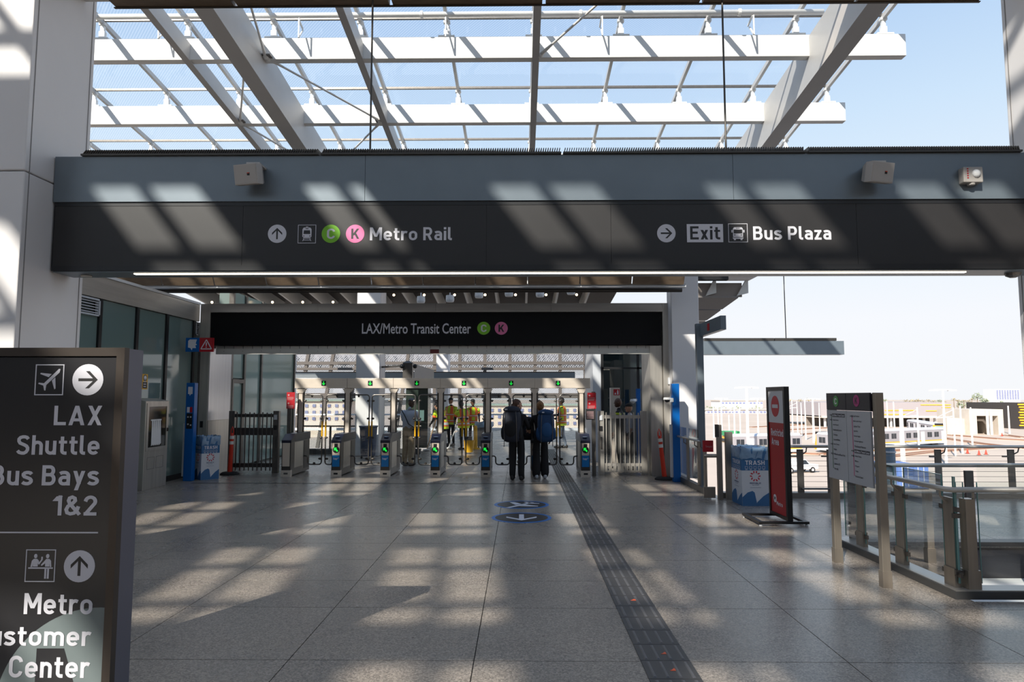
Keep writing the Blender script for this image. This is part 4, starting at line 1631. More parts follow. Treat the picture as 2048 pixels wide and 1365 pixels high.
# =================================================================== blue help points
def help_point(px, py, ptop, wd, label, full):
    c = PZ(px, py, 0)
    t = thing('help_point', label, 'help point', (c.x, c.y, 0))
    z1 = zat(ptop, c.y)
    mb = MB()
    mb.box(c.x - wd / 2, c.x + wd / 2, c.y, c.y + 0.16, 0, z1)
    mb.build('pillar', M_BLUE, t, bevel=0.008)
    mb = MB()
    mb.box(c.x - wd / 2 - 0.05, c.x - wd / 2 - 0.001, c.y + 0.03, c.y + 0.12, 0.10, z1 - 0.9)
    mb.build('cable_cover', M_FEATHER, t)
    M = Matrix(((1, 0, 0, c.x), (0, 0, -1, c.y), (0, 1, 0, 0), (0, 0, 0, 1)))
    if full:
        mb = MB()
        mb.rect(-0.05, 0.05, z1 - 0.25, z1 - 0.09, M, 0.002)
        mb.poly([(-0.02, z1 - 0.25), (0.02, z1 - 0.25), (-0.01, z1 - 0.29)], M, 0.002)
        mb.build('talk_symbol', M_LETTER, t)
        mb = MB()
        mb.rect(-0.06, 0.0, z1 - 0.66, z1 - 0.54, M, 0.002)
        mb.build('white_button', M_LETTER, t)
        mb = MB()
        mb.rect(0.004, 0.06, z1 - 0.66, z1 - 0.54, M, 0.002)
        mb.build('red_button', M_RED, t)
        mb = MB()
        mb.rect(-0.065, 0.065, z1 - 1.02, z1 - 0.68, M, 0.003)
        pnl = mb.build('button_panel', M_BLACK, t)
        mb = MB()
        for u, z in ((-0.03, 0.76), (0.03, 0.76), (-0.025, 0.92), (0.035, 0.94)):
            mb.disc(u, z1 - z, 0.018, M, 0.002, 0.0031, 12)
        mb.build('button', M_FEATHER, pnl)
    else:
        zc2 = zat(800, c.y)
        mb = MB()
        mb.box(c.x - wd / 2 - 0.06, c.x - wd / 2 + 0.02, c.y - 0.03, c.y + 0.08, zc2 - 0.05, zc2 + 0.04)
        mb.lathe([(0.075, 0.05), (0.08, 0.03), (0.085, 0.0)], (c.x - wd / 2 - 0.11, c.y + 0.02, zc2), 14)
        cm = mb.build('camera', M_WHITE, t)
        mb = MB()
        mb.ball((c.x - wd / 2 - 0.11, c.y + 0.02, zc2), 0.06)
        mb.build('dome', M_BLACK, cm, smooth=True)
    return t


help_point(374, 963, 766, 0.19, 'blue help point pillar by the left jamb, next to the trash box', True)
help_point(1355, 965, 768, 0.16, 'blue help point pillar with a white dome camera right of the portal', False)
# small blade sign over the left help point
ys_ = 15.4
a, b = PY(371, 704, ys_), PY(427, 676, ys_)
bs = thing('blade_sign', 'small blue and red blade sign with talking head and warning triangle, at the left jamb', 'sign', ((a.x + b.x) / 2, ys_, a.z))
mid = PY(399, 690, ys_).x
M = Matrix(((1, 0, 0, 0), (0, 0, -1, ys_), (0, 1, 0, 0), (0, 0, 0, 1)))
MB().rect(a.x, mid, a.z, b.z, M, 0.05, -0.05).build('blue_half', M_BLUE, bs)
MB().rect(mid, b.x, a.z, b.z, M, 0.05, -0.05).build('red_half', M_RED, bs)
mb = MB()
H = b.z - a.z
cx, cz = (a.x + mid) / 2, (a.z + b.z) / 2
mb.poly([(cx - 0.32 * H, cz - 0.2 * H), (cx - 0.32 * H, cz + 0.28 * H), (cx - 0.2 * H, cz + 0.38 * H), (cx + 0.3 * H, cz + 0.38 * H), (cx + 0.22 * H, cz + 0.1 * H), (cx + 0.32 * H, cz), (cx + 0.2 * H, cz - 0.05 * H), (cx + 0.26 * H, cz - 0.24 * H), (cx, cz - 0.24 * H), (cx - 0.04 * H, cz - 0.40 * H), (cx - 0.14 * H, cz - 0.24 * H)], M, 0.002)
cx = (mid + b.x) / 2
for t0, t1 in (((-0.38, -0.30), (0.38, -0.30)), ((0.38, -0.30), (0.0, 0.36)), ((0.0, 0.36), (-0.38, -0.30))):
    p, q = Vector((cx + t0[0] * H, cz + t0[1] * H, 0)), Vector((cx + t1[0] * H, cz + t1[1] * H, 0))
    n = Vector((-(q - p).y, (q - p).x, 0)).normalized() * 0.035 * H
    mb.poly([((p - n).x, (p - n).y), ((q - n).x, (q - n).y), ((q + n).x, (q + n).y), ((p + n).x, (p + n).y)], M, 0.002)
mb.rect(cx - 0.035 * H, cx + 0.035 * H, cz - 0.08 * H, cz + 0.16 * H, M, 0.002)
mb.rect(cx - 0.035 * H, cx + 0.035 * H, cz - 0.21 * H, cz - 0.14 * H, M, 0.002)
mb.build('symbol', M_LETTER, bs)
mb = MB()
mb.box(mid - 0.03, mid + 0.03, ys_ + 0.05, YP, (a.z + b.z) / 2 - 0.03, (a.z + b.z) / 2 + 0.03)
mb.build('arm', M_SSD, bs)

# =================================================================== cardboard trash boxes
M_TB = mat('trash box blue', rgb(56, 104, 150), 0.6)
M_TW = mat('trash box white', rgb(214, 214, 218), 0.6)
M_BAG = mat('clear bag film', rgb(128, 156, 184), 0.25, noise=0.15, scale=9)
M_LOGO = mat('logo red', rgb(196, 44, 62), 0.6)


def trash_box(loc, rz, wd, dp, ht, label):
    t = thing('trash_box', label, 'trash box', loc, 0, 'cardboard trash boxes')
    T = Matrix.Translation(loc) @ Matrix.Rotation(rz, 4, 'Z')

    def loc_box(mb, *a):
        k = len(mb.v)
        mb.box(*a)
        for i in range(k, len(mb.v)):
            mb.v[i] = tuple(T @ Vector(mb.v[i]))
    mb = MB()
    loc_box(mb, -wd / 2, wd / 2, -dp / 2, dp / 2, 0, ht * 0.60)
    mb.build('lower_panel', M_TW, t)
    mb = MB()
    loc_box(mb, -wd / 2, wd / 2, -dp / 2, dp / 2, ht * 0.60 + 0.001, ht * 0.97)
    mb.build('upper_panel', M_TB, t)
    mb = MB()                                      # clear bag turned over the rim
    N = 10
    ring = []
    for s_ in range(4):
        for i in range(N):
            f = i / N
            c = ((-1, -1), (1, -1), (1, 1), (-1, 1))
            p, q = c[s_], c[(s_ + 1) % 4]
            ring.append((p[0] + (q[0] - p[0]) * f, p[1] + (q[1] - p[1]) * f))
    rnd = random.Random(int(loc[0] * 100))
    vs = []
    for zf, k in ((0.80, 1.015), (0.90, 1.03), (0.985, 1.02), (1.0, 0.99), (0.97, 0.93)):
        for (u, v) in ring:
            j = rnd.uniform(-0.012, 0.012)
            zz = ht * (zf + (rnd.uniform(-0.025, 0.02) if zf in (0.80, 1.0) else 0))
            vs.append(T @ Vector((u * (wd / 2 * k + j), v * (dp / 2 * k + j), zz)))
    n = len(ring)
    fs = [(r * n + i, r * n + (i + 1) % n, (r + 1) * n + (i + 1) % n, (r + 1) * n + i) for r in range(4) for i in range(n)]
    mb.add(vs, fs)
    mb.build('bag', M_BAG, t, smooth=True, label='clear plastic bag turned over the rim')
    for face in (0, 1):                            # 0: front (-y), 1: left (-x)
        if face == 0:
            M = T @ Matrix(((1, 0, 0, 0), (0, 0, -1, -dp / 2), (0, 1, 0, 0), (0, 0, 0, 1)))
            W = wd
        else:
            M = T @ Matrix(((0, 0, -1, -wd / 2), (-1, 0, 0, 0), (0, 1, 0, 0), (0, 0, 0, 1)))
            W = dp
        mb = MB()
        put_text(mb, 'TRASH', -W * 0.36, W * 0.36, ht * 0.695, ht * 0.77, M, 0.03, 0.002)
        for k in range(5):
            u = -W * 0.32 + k * W * 0.16
            mb.outline(u - W * 0.05, u + W * 0.05, ht * 0.63, ht * 0.672, 0.004, M, 0.001, 0.001)
            mb.rect(u - W * 0.04, u + W * 0.04, ht * 0.612, ht * 0.619, M, 0.001, 0.001)
        mb.build('print_white', M_LETTER, t)
        mb = MB()
        for k in range(5):
            a_ = math.pi / 2 + k * 2 * math.pi / 5
            cx_, cz_ = W * 0.0 + 0.055 * math.cos(a_), ht * 0.505 + 0.055 * math.sin(a_)
            c_, s_ = math.cos(a_), math.sin(a_)
            for q in ([(-0.012, -0.03), (0.03, -0.034), (0.034, -0.012), (0.0, -0.012)], [(-0.012, 0.03), (0.03, 0.034), (0.034, 0.012), (0.0, 0.012)]):
                mb.poly([(cx_ + px * c_ - py * s_, cz_ + px * s_ + py * c_) for px, py in q], M, 0.001, 0.001)
        mb.build('star_logo', M_LOGO, t)
        mb = MB()
        put_text(mb, 'REPUBLIC', -W * 0.21, W * 0.21, ht * 0.375, ht * 0.40, M, 0.03, 0.002)
        put_text(mb, 'SERVICES', -W * 0.12, W * 0.12, ht * 0.348, ht * 0.362, M, 0.0, 0.002)
        mb.rect(-W * 0.2, W * 0.2, ht * 0.31, ht * 0.314, M, 0.001, 0.001)
        mb.build('logo_lettering', mat('logo blue', rgb(36, 60, 110), 0.6), t)
        mb = MB()
        h = ht * 0.27
        mb.poly([(-W * 0.498, 0.002), (-W * 0.498, h * 0.55), (-W * 0.30, h * 0.85), (-W * 0.12, h * 0.95), (-W * 0.04, h * 0.85), (W * 0.04, h * 0.15), (W * 0.0, 0.002)], M, 0.001, 0.001)
        mb.poly([(W * 0.0, 0.002), (W * 0.05, h * 0.25), (W * 0.28, h * 0.62), (W * 0.498, h * 0.85), (W * 0.498, 0.002)], M, 0.001, 0.001)
        mb.build('wave_print', M_TB, t)
    return t


c = PZ(1485, 1013, 0)
trash_box((c.x + 0.23, c.y + 0.28, 0), 0.0, 0.46, 0.56, 1.0, 'blue and white cardboard trash box behind the red restricted sign')
c = PZ(397, 962, 0)
trash_box((c.x + 0.02, c.y + 0.34, 0), math.radians(45), 0.40, 0.40, 0.98, 'blue and white cardboard trash box by the left portal jamb')

# =================================================================== near pylon sign
YPY = 4.0
z_top = zat(695, YPY)
xr = PY(247, 760, YPY).x
py_ = thing('pylon_sign', 'tall black pylon sign in the left foreground with white directions', 'sign', (xr - 0.65, YPY + 0.08, 0))
MPY = Matrix(((1, 0, 0, 0), (0, 0, -1, YPY + 0.012), (0, 1, 0, 0), (0, 0, 0, 1)))
MPF = Matrix(((1, 0, 0, 0), (0, 0, -1, YPY), (0, 1, 0, 0), (0, 0, 0, 1)))
xp = PY(233, 720, YPY).x
zp = zat(712, YPY)
M_PF = mat('pylon frame bronze', rgb(72, 64, 58), 0.4, 0.5)
mb = MB()
mb.box(xr - 1.30, xr, YPY, YPY + 0.05, zp, z_top)
mb.box(xp, xr, YPY, YPY + 0.05, 0.0, zp)
mb.box(xr - 1.30, xr - 1.30 + (xr - xp), YPY, YPY + 0.05, 0.0, zp)
mb.build('frame', M_PF, py_)
mb = MB()
mb.box(xr - 1.299, xr + 0.0, YPY + 0.05, YPY + 0.20, 0.0, z_top - 0.004)
mb.build('body', mat('pylon side grey', rgb(104, 104, 116), 0.4, 0.3), py_)
mb = MB()
mb.box(xr - 1.25, xp - 0.004, YPY + 0.012, YPY + 0.05, 0.02, zp - 0.008)
mb.build('face_panel', mat('pylon face', rgb(42, 41, 43), 0.32, spec=0.5), py_)


def tpy(body, x0, x1, y0, y1, bold=0.022, label=None):
    mb = MB()
    text_px(mb, body, x0, x1, y0, y1, YPY + 0.012, MPY, bold, 0.0025)
    mb.build('lettering', M_LETTER, py_, label=label)


tpy('LAX', 109, 204.5, 812, 851)
tpy('Shuttle', 34, 200, 871, 910)
tpy('Bus Bays', -18, 199, 931, 981)
tpy('1&2', 105, 195, 991, 1032)
tpy('Metro', 49, 186, 1187, 1229)
tpy('Customer', -52, 184, 1252, 1292)
tpy('Center', 19, 181, 1312, 1356)
mb = MB()
a, b = hp(-60, 1067.5, YPY), hp(194, 1065, YPY)
mb.rect(a[0], b[0], a[1], a[1] + 0.008, MPY, 0.002)
mb.build('divider_line', M_LETTER, py_)
for px, pyy, ang in ((176.5, 760, -math.pi / 2), (159.5, 1133, 0)):
    mb = MB()
    u, v, r = disc_px(mb, px, pyy, 31, YPY + 0.012, MPY)
    d = mb.build('arrow_disc', M_LETTER, py_)
    mb = MB()
    arrow(mb, u, v, r, MPY, ang, 0.001, 0.0031)
    mb.build('arrow', M_SIGN, d)
# aeroplane pictogram
a, b = hp(66, 791, YPY), hp(127, 729, YPY)
mb = MB()
mb.outline(a[0], b[0], a[1], b[1], 0.006, MPY, 0.002)
d = mb.build('pictogram_frame', M_LETTER, py_)
W = b[0] - a[0]
cx, cz = (a[0] + b[0]) / 2, (a[1] + b[1]) / 2


def q(pts):
    return [(cx + (x - 0.5) * W, cz + (0.5 - y) * W) for x, y in pts]


mb = MB()
mb.poly(q([(0.87, 0.13), (0.84, 0.25), (0.40, 0.68), (0.38, 0.87), (0.34, 0.87), (0.30, 0.70), (0.12, 0.64), (0.14, 0.60), (0.32, 0.62), (0.75, 0.19), (0.82, 0.12)]), MPY, 0.002)
mb.poly(q([(0.17, 0.30), (0.19, 0.26), (0.57, 0.30), (0.47, 0.41)]), MPY, 0.002)
mb.poly(q([(0.70, 0.42), (0.73, 0.80), (0.69, 0.83), (0.59, 0.53)]), MPY, 0.002)
mb.build('pictogram', M_LETTER, d)
# customer service pictogram
a, b = hp(46.5, 1165.5, YPY), hp(110, 1100.5, YPY)
mb = MB()
mb.outline(a[0], b[0], a[1], b[1], 0.005, MPY, 0.002)
d = mb.build('pictogram_frame', M_LETTER, py_)
W = b[0] - a[0]
cx, cz = (a[0] + b[0]) / 2, (a[1] + b[1]) / 2
mb = MB()
for hx in (0.33, 0.73):
    e0 = q([(hx, 0.19)])[0]
    mb.disc(e0[0], e0[1], 0.055 * W, MPY, 0.002, 0, 16, 0.072 * W)
mb.poly(q([(0.21, 0.34), (0.27, 0.28), (0.38, 0.28), (0.44, 0.34), (0.45, 0.40), (0.52, 0.30), (0.52, 0.21), (0.57, 0.21), (0.57, 0.31), (0.45, 0.47), (0.41, 0.42), (0.41, 0.53), (0.25, 0.53), (0.25, 0.42), (0.23, 0.54), (0.17, 0.54)]), MPY, 0.002)
mb.poly(q([(0.69, 0.28), (0.79, 0.28), (0.85, 0.34), (0.87, 0.54), (0.82, 0.54), (0.80, 0.42), (0.80, 0.53), (0.66, 0.53), (0.66, 0.42), (0.54, 0.51), (0.52, 0.47), (0.62, 0.36)]), MPY, 0.002)
mb.poly(q([(0.10, 0.555), (0.92, 0.555), (0.92, 0.60), (0.10, 0.60)]), MPY, 0.002)
mb.poly(q([(0.65, 0.605), (0.71, 0.605), (0.71, 0.92), (0.65, 0.92)]), MPY, 0.002)
mb.poly(q([(0.74, 0.605), (0.80, 0.605), (0.80, 0.92), (0.74, 0.92)]), MPY, 0.002)
mb.build('pictogram', M_LETTER, d)
# large grey roundel with an M at the foot
cx, cz = hp(190, 1432, YPY)
R_ = hp(398, 1432, YPY)[0] - cx
pts = []
for i in range(96):
    aa = 2 * math.pi * i / 96
    pts.append((min(cx + R_ * math.cos(aa), xp - 0.005), max(cz + R_ * math.sin(aa), 0.03)))
# thin out points that fell on the same spot
cl = [pts[0]]
for p in pts[1:]:
    if abs(p[0] - cl[-1][0]) + abs(p[1] - cl[-1][1]) > 1e-5:
        cl.append(p)
mb = MB()
mb.poly(cl, MPY, 0.0008)
rd = mb.build('roundel', mat('roundel grey green', rgb(118, 128, 128), 0.4), py_)
mb = MB()
l0, l1, l2, l3 = hp(71, 1299, YPY), hp(126, 1299, YPY), hp(144, 1365, YPY), hp(67, 1365, YPY)
zb0_ = 0.03
k = (l1[1] - zb0_) / (l1[1] - l2[1])
mb.poly([l0, l1, (l1[0] + (l2[0] - l1[0]) * k, zb0_), (l0[0] + (l3[0] - l0[0]) * k, zb0_)], MPY, 0.0006, 0.0009)
mb.build('letter_stem', mat('pylon face', rgb(44, 43, 45)), rd)

# =================================================================== red "Restricted Area" stand
XS = 3.85
rs = thing('restricted_sign', 'tall red and white Restricted Area sign on a black stand', 'sign', (XS, 10.2, 0))


def sx_(px, py, X=XS):
    v = PX(px, py, X)
    return v.y, v.z


yA, zA = sx_(1531.5, 775)
yB, _z = sx_(1567, 772)
zT = zA
MS = Matrix(((0, 0, -1, XS), (-1, 0, 0, 0), (0, 1, 0, 0), (0, 0, 0, 1)))     # u = -Y, v = Z, normal -X


def us(px, py):
    y, z = sx_(px, py)
    return -y, z


u0, u1 = -yA, -yB
zB = sx_(1541, 1021)[1]
fr_m = mat('black stand', rgb(24, 23, 25), 0.4)
fw = 0.055
mb = MB()
mb.box(XS, XS + 0.075, -u0 - fw, -u0, 0.05, zT)
mb.box(XS, XS + 0.075, -u1, -u1 + fw, 0.05, zT)
mb.box(XS, XS + 0.075, -u1 + fw, -u0 - fw, zT - fw, zT)
mb.box(XS, XS + 0.075, -u1 + fw, -u0 - fw, zB - 0.05, zB)
mb.build('frame', fr_m, rs)
zM = sx_(1541, 845)[1]
mb = MB()
mb.box(XS + 0.012, XS + 0.05, -u1 + fw, -u0 - fw, zM, zT - fw)
mb.build('white_panel', mat('sign white', rgb(206, 204, 206), 0.5), rs)
mb = MB()
mb.box(XS + 0.012, XS + 0.05, -u1 + fw, -u0 - fw, zB, zM)
mb.build('red_panel', mat('restricted red', rgb(168, 20, 30), 0.4), rs)
MS2 = MS.copy()
MS2.translation = Vector((XS + 0.012, 0, 0))
c = us(1548.5, 813)
rr = (us(1548.5, 792)[1] - c[1])
mb = MB()
mb.disc(c[0], c[1], rr, MS2, 0.003)
ne = mb.build('no_entry_disc', mat('no entry red', rgb(188, 40, 50), 0.5), rs)
mb = MB()
mb.rect(c[0] - rr * 0.72, c[0] + rr * 0.72, c[1] - rr * 0.17, c[1] + rr * 0.17, MS2, 0.002, 0.0031)
mb.build('bar', mat('sign white', rgb(206, 204, 206)), ne)
mb = MB()
ua, ub = us(1541, 865)[0], us(1565, 868)[0]
put_text(mb, 'Restricted', ua, ub, us(1541, 871)[1], us(1541, 857)[1], MS2, 0.015, 0.003)
mb.build('lettering', M_LETTER, rs, label='white lettering Restricted')
mb = MB()
put_text(mb, 'Area', us(1542, 884)[0], us(1556, 884)[0], us(1542, 889)[1], us(1542, 875.5)[1], MS2, 0.015, 0.003)
mb.build('lettering', M_LETTER, rs, label='white lettering Area')
mb = MB()
put_text(mb, 'Metro', us(1552, 1006)[0], us(1564, 1008)[0], us(1556, 1012)[1], us(1556, 1004)[1], MS2, 0.015, 0.003)
mb.build('lettering', M_LETTER, rs)
c = us(1548.5, 997)
rr = us(1548.5, 989)[1] - c[1]
mb = MB()
mb.disc(c[0], c[1], rr, MS2, 0.002)
d = mb.build('roundel', M_LETTER, rs)
mb = MB()
put_text(mb, 'M', c[0] - rr * 0.55, c[0] + rr * 0.55, c[1] - rr * 0.5, c[1] + rr * 0.5, MS2, 0.04, 0.003)
mb.build('letter', M_BLACK, d)
mb = MB()
ya, yb = -u1 - 0.02, -u0 + 0.02
for y in (ya + 0.03, yb - 0.03):
    mb.box(XS - 0.42, XS + 0.30, y - 0.03, y + 0.03, 0.03, 0.065)
for x_ in (XS - 0.39, XS + 0.27):
    mb.box(x_ - 0.03, x_ + 0.03, ya + 0.06, yb - 0.06, 0.03, 0.065)
mb.build('base_frame', fr_m, rs)
for x_ in (XS - 0.39, XS + 0.27):
    for y in (ya + 0.03, yb - 0.03):
        mb = MB()
        mb.lathe([(0.022, 0), (0.022, 0.012), (0.012, 0.03)], (x_, y, 0), 10)
        mb.build('foot', M_FEATHER, rs)

# =================================================================== line map sign
XMP = 3.52
ms = thing('line_map_sign', 'line map sign with two station lists on stainless posts by the stair opening', 'sign', (XMP, 7.3, 0))


def um(px, py, X=XMP):
    v = PX(px, py, X)
    return -v.y, v.z


MM = Matrix(((0, 0, -1, XMP), (-1, 0, 0, 0), (0, 1, 0, 0), (0, 0, 0, 1)))
uL, zTop = um(1652.5, 787)
uR = um(1741, 785)[0]
zBot = um(1653, 953)[1]
zBlk = um(1654, 820)[1]
uMid = um(1692.5, 800)[0]
for y in (-uL, -uR - 0.02):
    mb = MB()
    mb.box(XMP + 0.01, XMP + 0.09, y - 0.05, y + 0.02, 0, zTop)
    p = mb.build('post', M_SSP, ms, bevel=0.004)
    mb = MB()
    mb.box(XMP + 0.004, XMP + 0.096, y - 0.056, y + 0.026, 0, 0.16)
    mb.build('shoe', M_SSP, p)
mb = MB()
mb.box(XMP + 0.02, XMP + 0.08, -uR, -uL, zBlk, zTop - 0.01)
mb.build('backing', M_BRONZE, ms)
M_MB = mat('map header dark', rgb(38, 36, 46), 0.35)
M_MW = mat('map panel grey', rgb(176, 176, 180), 0.4)
M_INK = mat('map ink', rgb(52, 50, 56), 0.5)
for a, b in ((uL + 0.012, uMid - 0.004), (uMid + 0.004, uR - 0.012)):
    mb = MB()
    mb.rect(a, b, zBlk + 0.002, zTop, MM, 0.02, -0.012)
    mb.build('header_panel', M_MB, ms)
    mb = MB()
    mb.rect(a, b, zBot, zBlk - 0.002, MM, 0.02, -0.012)
    mb.build('list_panel', M_MW, ms)
for px, ch, mt in ((1673, 'C', mat('muted green', rgb(86, 150, 84), 0.5)), (1714, 'K', mat('muted pink', rgb(176, 62, 120), 0.5))):
    c = um(px, 803 if ch == 'C' else 802)
    rr = 0.062
    mb = MB()
    mb.disc(c[0], c[1], rr, MM, 0.003, 0.008)
    d = mb.build('line_disc', mt, ms)
    mb = MB()
    put_text(mb, ch, c[0] - rr * 0.45, c[0] + rr * 0.45, c[1] - rr * 0.55, c[1] + rr * 0.55, MM, 0.03, 0.0125)
    mb.build('letter', M_LETTER if ch == 'C' else M_INK, d)
LC = ['LAX/Metro Transit Center', 'Aviation/Century', 'Aviation/Imperial', 'Hawthorne/Lennox', 'Crenshaw', 'Vermont/Athens', 'Harbor Freeway', 'Avalon', 'Willowbrook/Rosa Parks', 'Lynwood', 'Lakewood Bl', 'Norwalk']
LK = ['Expo/Crenshaw', 'Martin Luther King Jr', 'Leimert Park', 'Hyde Park', 'Fairview Heights', 'Downtown Inglewood', 'Westchester/Veterans', 'LAX/Metro Transit Center', 'Aviation/Century', 'Mariposa', 'El Segundo', 'Douglas', 'Redondo Beach']
HH = zBlk - zBot
for names, a, b, hot, col, zfrac in ((LC, uL + 0.012, uMid - 0.004, 0, mat('map green line', rgb(80, 110, 80), 0.5), 0.86), (LK, uMid + 0.004, uR - 0.012, 7, mat('map pink line', rgb(190, 70, 120), 0.5), 0.90)):
    n = len(names)
    uu = a + (b - a) * 0.25
    z0 = zBlk - HH * 0.075
    stp = HH * zfrac / (n + 0.2)
    mb = MB()
    mb.rect(uu - 0.006, uu + 0.006, z0 - stp * (n - 1), z0, MM, 0.001, 0.008)
    ln = mb.build('route_line', col, ms)
    mb = MB()
    mw = MB()
    for i, s in enumerate(names):
        z = z0 - stp * i
        hgt = 0.021
        wdt = min(text_aspect(s) * hgt * 0.92, (b - a) * 0.66)
        if i == hot:
            wdt = (b - a) * 0.62
            mb.rect(uu + 0.018, uu + 0.03 + wdt, z - 0.019, z + 0.019, MM, 0.001, 0.008)
            put_text(mw, s, uu + 0.024, uu + 0.024 + wdt, z - 0.011, z + 0.011, MM, 0.01, 0.0095)
        else:
            m1 = MB()
            put_text(m1, s, uu + 0.026, uu + 0.026 + wdt, z - hgt * 0.55, z + hgt * 0.55, MM, 0.008, 0.009)
            m1.build('station_name', M_INK, ms)
        if s in ('LAX/Metro Transit Center', 'Aviation/Century', 'Harbor Freeway', 'Willowbrook/Rosa Parks', 'Expo/Crenshaw'):
            mb.disc(uu, z, 0.012, MM, 0.001, 0.0095, 12)
            mb.disc(uu - 0.035, z, 0.008, MM, 0.001, 0.008, 10)
    mb.build('route_marks', M_INK, ms)['kind'] = 'stuff'
    mw.build('station_name', M_LETTER, ms, label='white station name on a black bar')

# =================================================================== balustrade round the stair opening
_c0, _c1 = PZ(1905, 1200), PZ(1678, 1085)
BX, BY = _c0.x * 0.75 + _c1.x * 0.25 + 0.10, _c0.y + 0.10
bl = thing('stair_balustrade', 'glass and stainless balustrade on a dark kerb around the stair opening', 'balustrade', (BX, BY, 0))
mb = MB()
mb.box(BX - 0.10, BX + 0.10, BY - 0.10, 8.95, 0, 0.07)
mb.build('kerb', M_SKIRT, bl)
mb = MB()
mb.box(BX + 0.10, 11, BY - 0.10, BY + 0.10, 0, 0.07)
mb.build('kerb', M_SKIRT, bl)
mb = MB()
mb.box(BX + 0.10, 11, 8.75, 8.95, 0, 0.05)
mb.build('kerb', M_SKIRT, bl)
mb = MB()
mb.box(BX - 0.085, BX + 0.10, BY - 0.085, 8.93, 0.07, 0.078)
mb.box(BX + 0.10, 11, BY - 0.085, BY + 0.10, 0.07, 0.078)
mb.build('kerb_cap', M_SSH, bl)
RZ = 0.985


def flat_post(x, y, along, h=0.90, z0=0.078):
    """stainless flat post, wide face across the rail"""
    mb = MB()
    if along == 'y':
        mb.box(x - 0.015, x + 0.015, y - 0.075, y + 0.075, z0, h)
    else:
        mb.box(x - 0.045, x + 0.045, y - 0.05, y + 0.05, z0, h)
    p = mb.build('post', M_SSP, bl, bevel=0.003)
    mb = MB()
    if along == 'y':
        mb.box(x - 0.03, x + 0.03, y - 0.082, y + 0.082, z0, z0 + 0.17)
    else:
        mb.box(x - 0.06, x + 0.06, y - 0.06, y + 0.06, z0, z0 + 0.17)
    mb.build('shoe', M_SSP, p)
    return p


def clamp(p, x, y, z, dx, dy):
    mb = MB()
    mb.box(min(x, x + dx) - 0.012, max(x, x + dx) + 0.012, min(y, y + dy) - 0.012, max(y, y + dy) + 0.012, z - 0.022, z + 0.022)
    mb.build('clamp', M_SSD, p)


def stirrup(x, y, ox, oy):
    mb = MB()
    mb.path([(x, y, RZ - 0.14), (x + ox * 0.6, y + oy * 0.6, RZ - 0.11), (x + ox, y + oy, RZ - 0.07), (x + ox, y + oy, RZ)], 0.011, 8)
    mb.build('rail_bracket', M_SSP, bl)


py1 = [PZ(v, w_, 0.078).y for v, w_ in ((1709, 1092), (1783, 1127), (1885, 1171))]
for yv in py1:
    p = flat_post(BX, yv, 'y')
    for z in (0.20, 0.80):
        clamp(p, BX, yv - 0.08, z, 0, -0.05)
        clamp(p, BX, yv + 0.08, z, 0, 0.05)
    stirrup(BX, yv, -0.08, 0)
for a, b in ((py1[0] + 0.10, 8.80), (py1[1] + 0.10, py1[0] - 0.10), (py1[2] + 0.10, py1[1] - 0.10), (BY + 0.02, py1[2] - 0.10)):
    mb = MB()
    mb.add([(BX, a, 0.12), (BX, b, 0.12), (BX, b, 1.10), (BX, a, 1.10)], [(0, 1, 2, 3)])
    g = mb.build('glass_panel', M_GLASS, bl)
    mb = MB()
    for y in (a, b):
        mb.box(BX - 0.006, BX + 0.006, y - 0.003, y + 0.003, 0.12, 1.10)
    mb.box(BX - 0.006, BX + 0.006, a, b, 1.097, 1.103)
    mb.build('glass_edge', M_GLASSE, g)
_fx = PZ(1960, 1184, 0.078).x
fx = [_fx, _fx + 1.5, _fx + 3.0]
for xv in fx:
    p = flat_post(xv, BY, 'x', 0.90)
    for z in (0.22, 0.74):
        clamp(p, xv - 0.08, BY, z, -0.05, 0)
    stirrup(xv + 0.03, BY, 0, -0.05)
for a, b in ((BX + 0.08, fx[0] - 0.10), (fx[0] + 0.10, fx[1] - 0.1), (fx[1] + 0.1, fx[2] - 0.1)):
    mb = MB()
    mb.add([(a, BY, 0.12), (b, BY, 0.12), (b, BY, 1.05), (a, BY, 1.05)], [(0, 1, 2, 3)])
    g = mb.build('glass_panel', M_GLASS, bl)
    mb = MB()
    for xv in (a, b):
        mb.box(xv - 0.003, xv + 0.003, BY - 0.006, BY + 0.006, 0.12, 1.05)
    mb.build('glass_edge', M_GLASSE, g)
mb = MB()
mb.path([(11, BY - 0.05, RZ), (BX - 0.03, BY - 0.05, RZ), (BX - 0.08, BY, RZ), (BX - 0.08, 8.8, RZ), (BX, 8.88, RZ), (11, 8.88, RZ)], 0.026, 12)
mb.build('handrail', M_SSH, bl, smooth=True)
for xv in (BX + 0.12, BX + 1.6, BX + 3.1, BX + 4.6):
    mb = MB()
    mb.box(xv - 0.05, xv + 0.05, 8.83, 8.87, 0.05, 0.92)
    mb.build('post', M_SSD, bl)
for a, b in ((BX + 0.22, BX + 1.5), (BX + 1.7, BX + 3.0), (BX + 3.2, BX + 4.5)):
    mb = MB()
    mb.add([(a, 8.85, 0.10), (b, 8.85, 0.10), (b, 8.85, 1.0), (a, 8.85, 1.0)], [(0, 1, 2, 3)])
    mb.build('glass_panel', M_GLASS, bl)

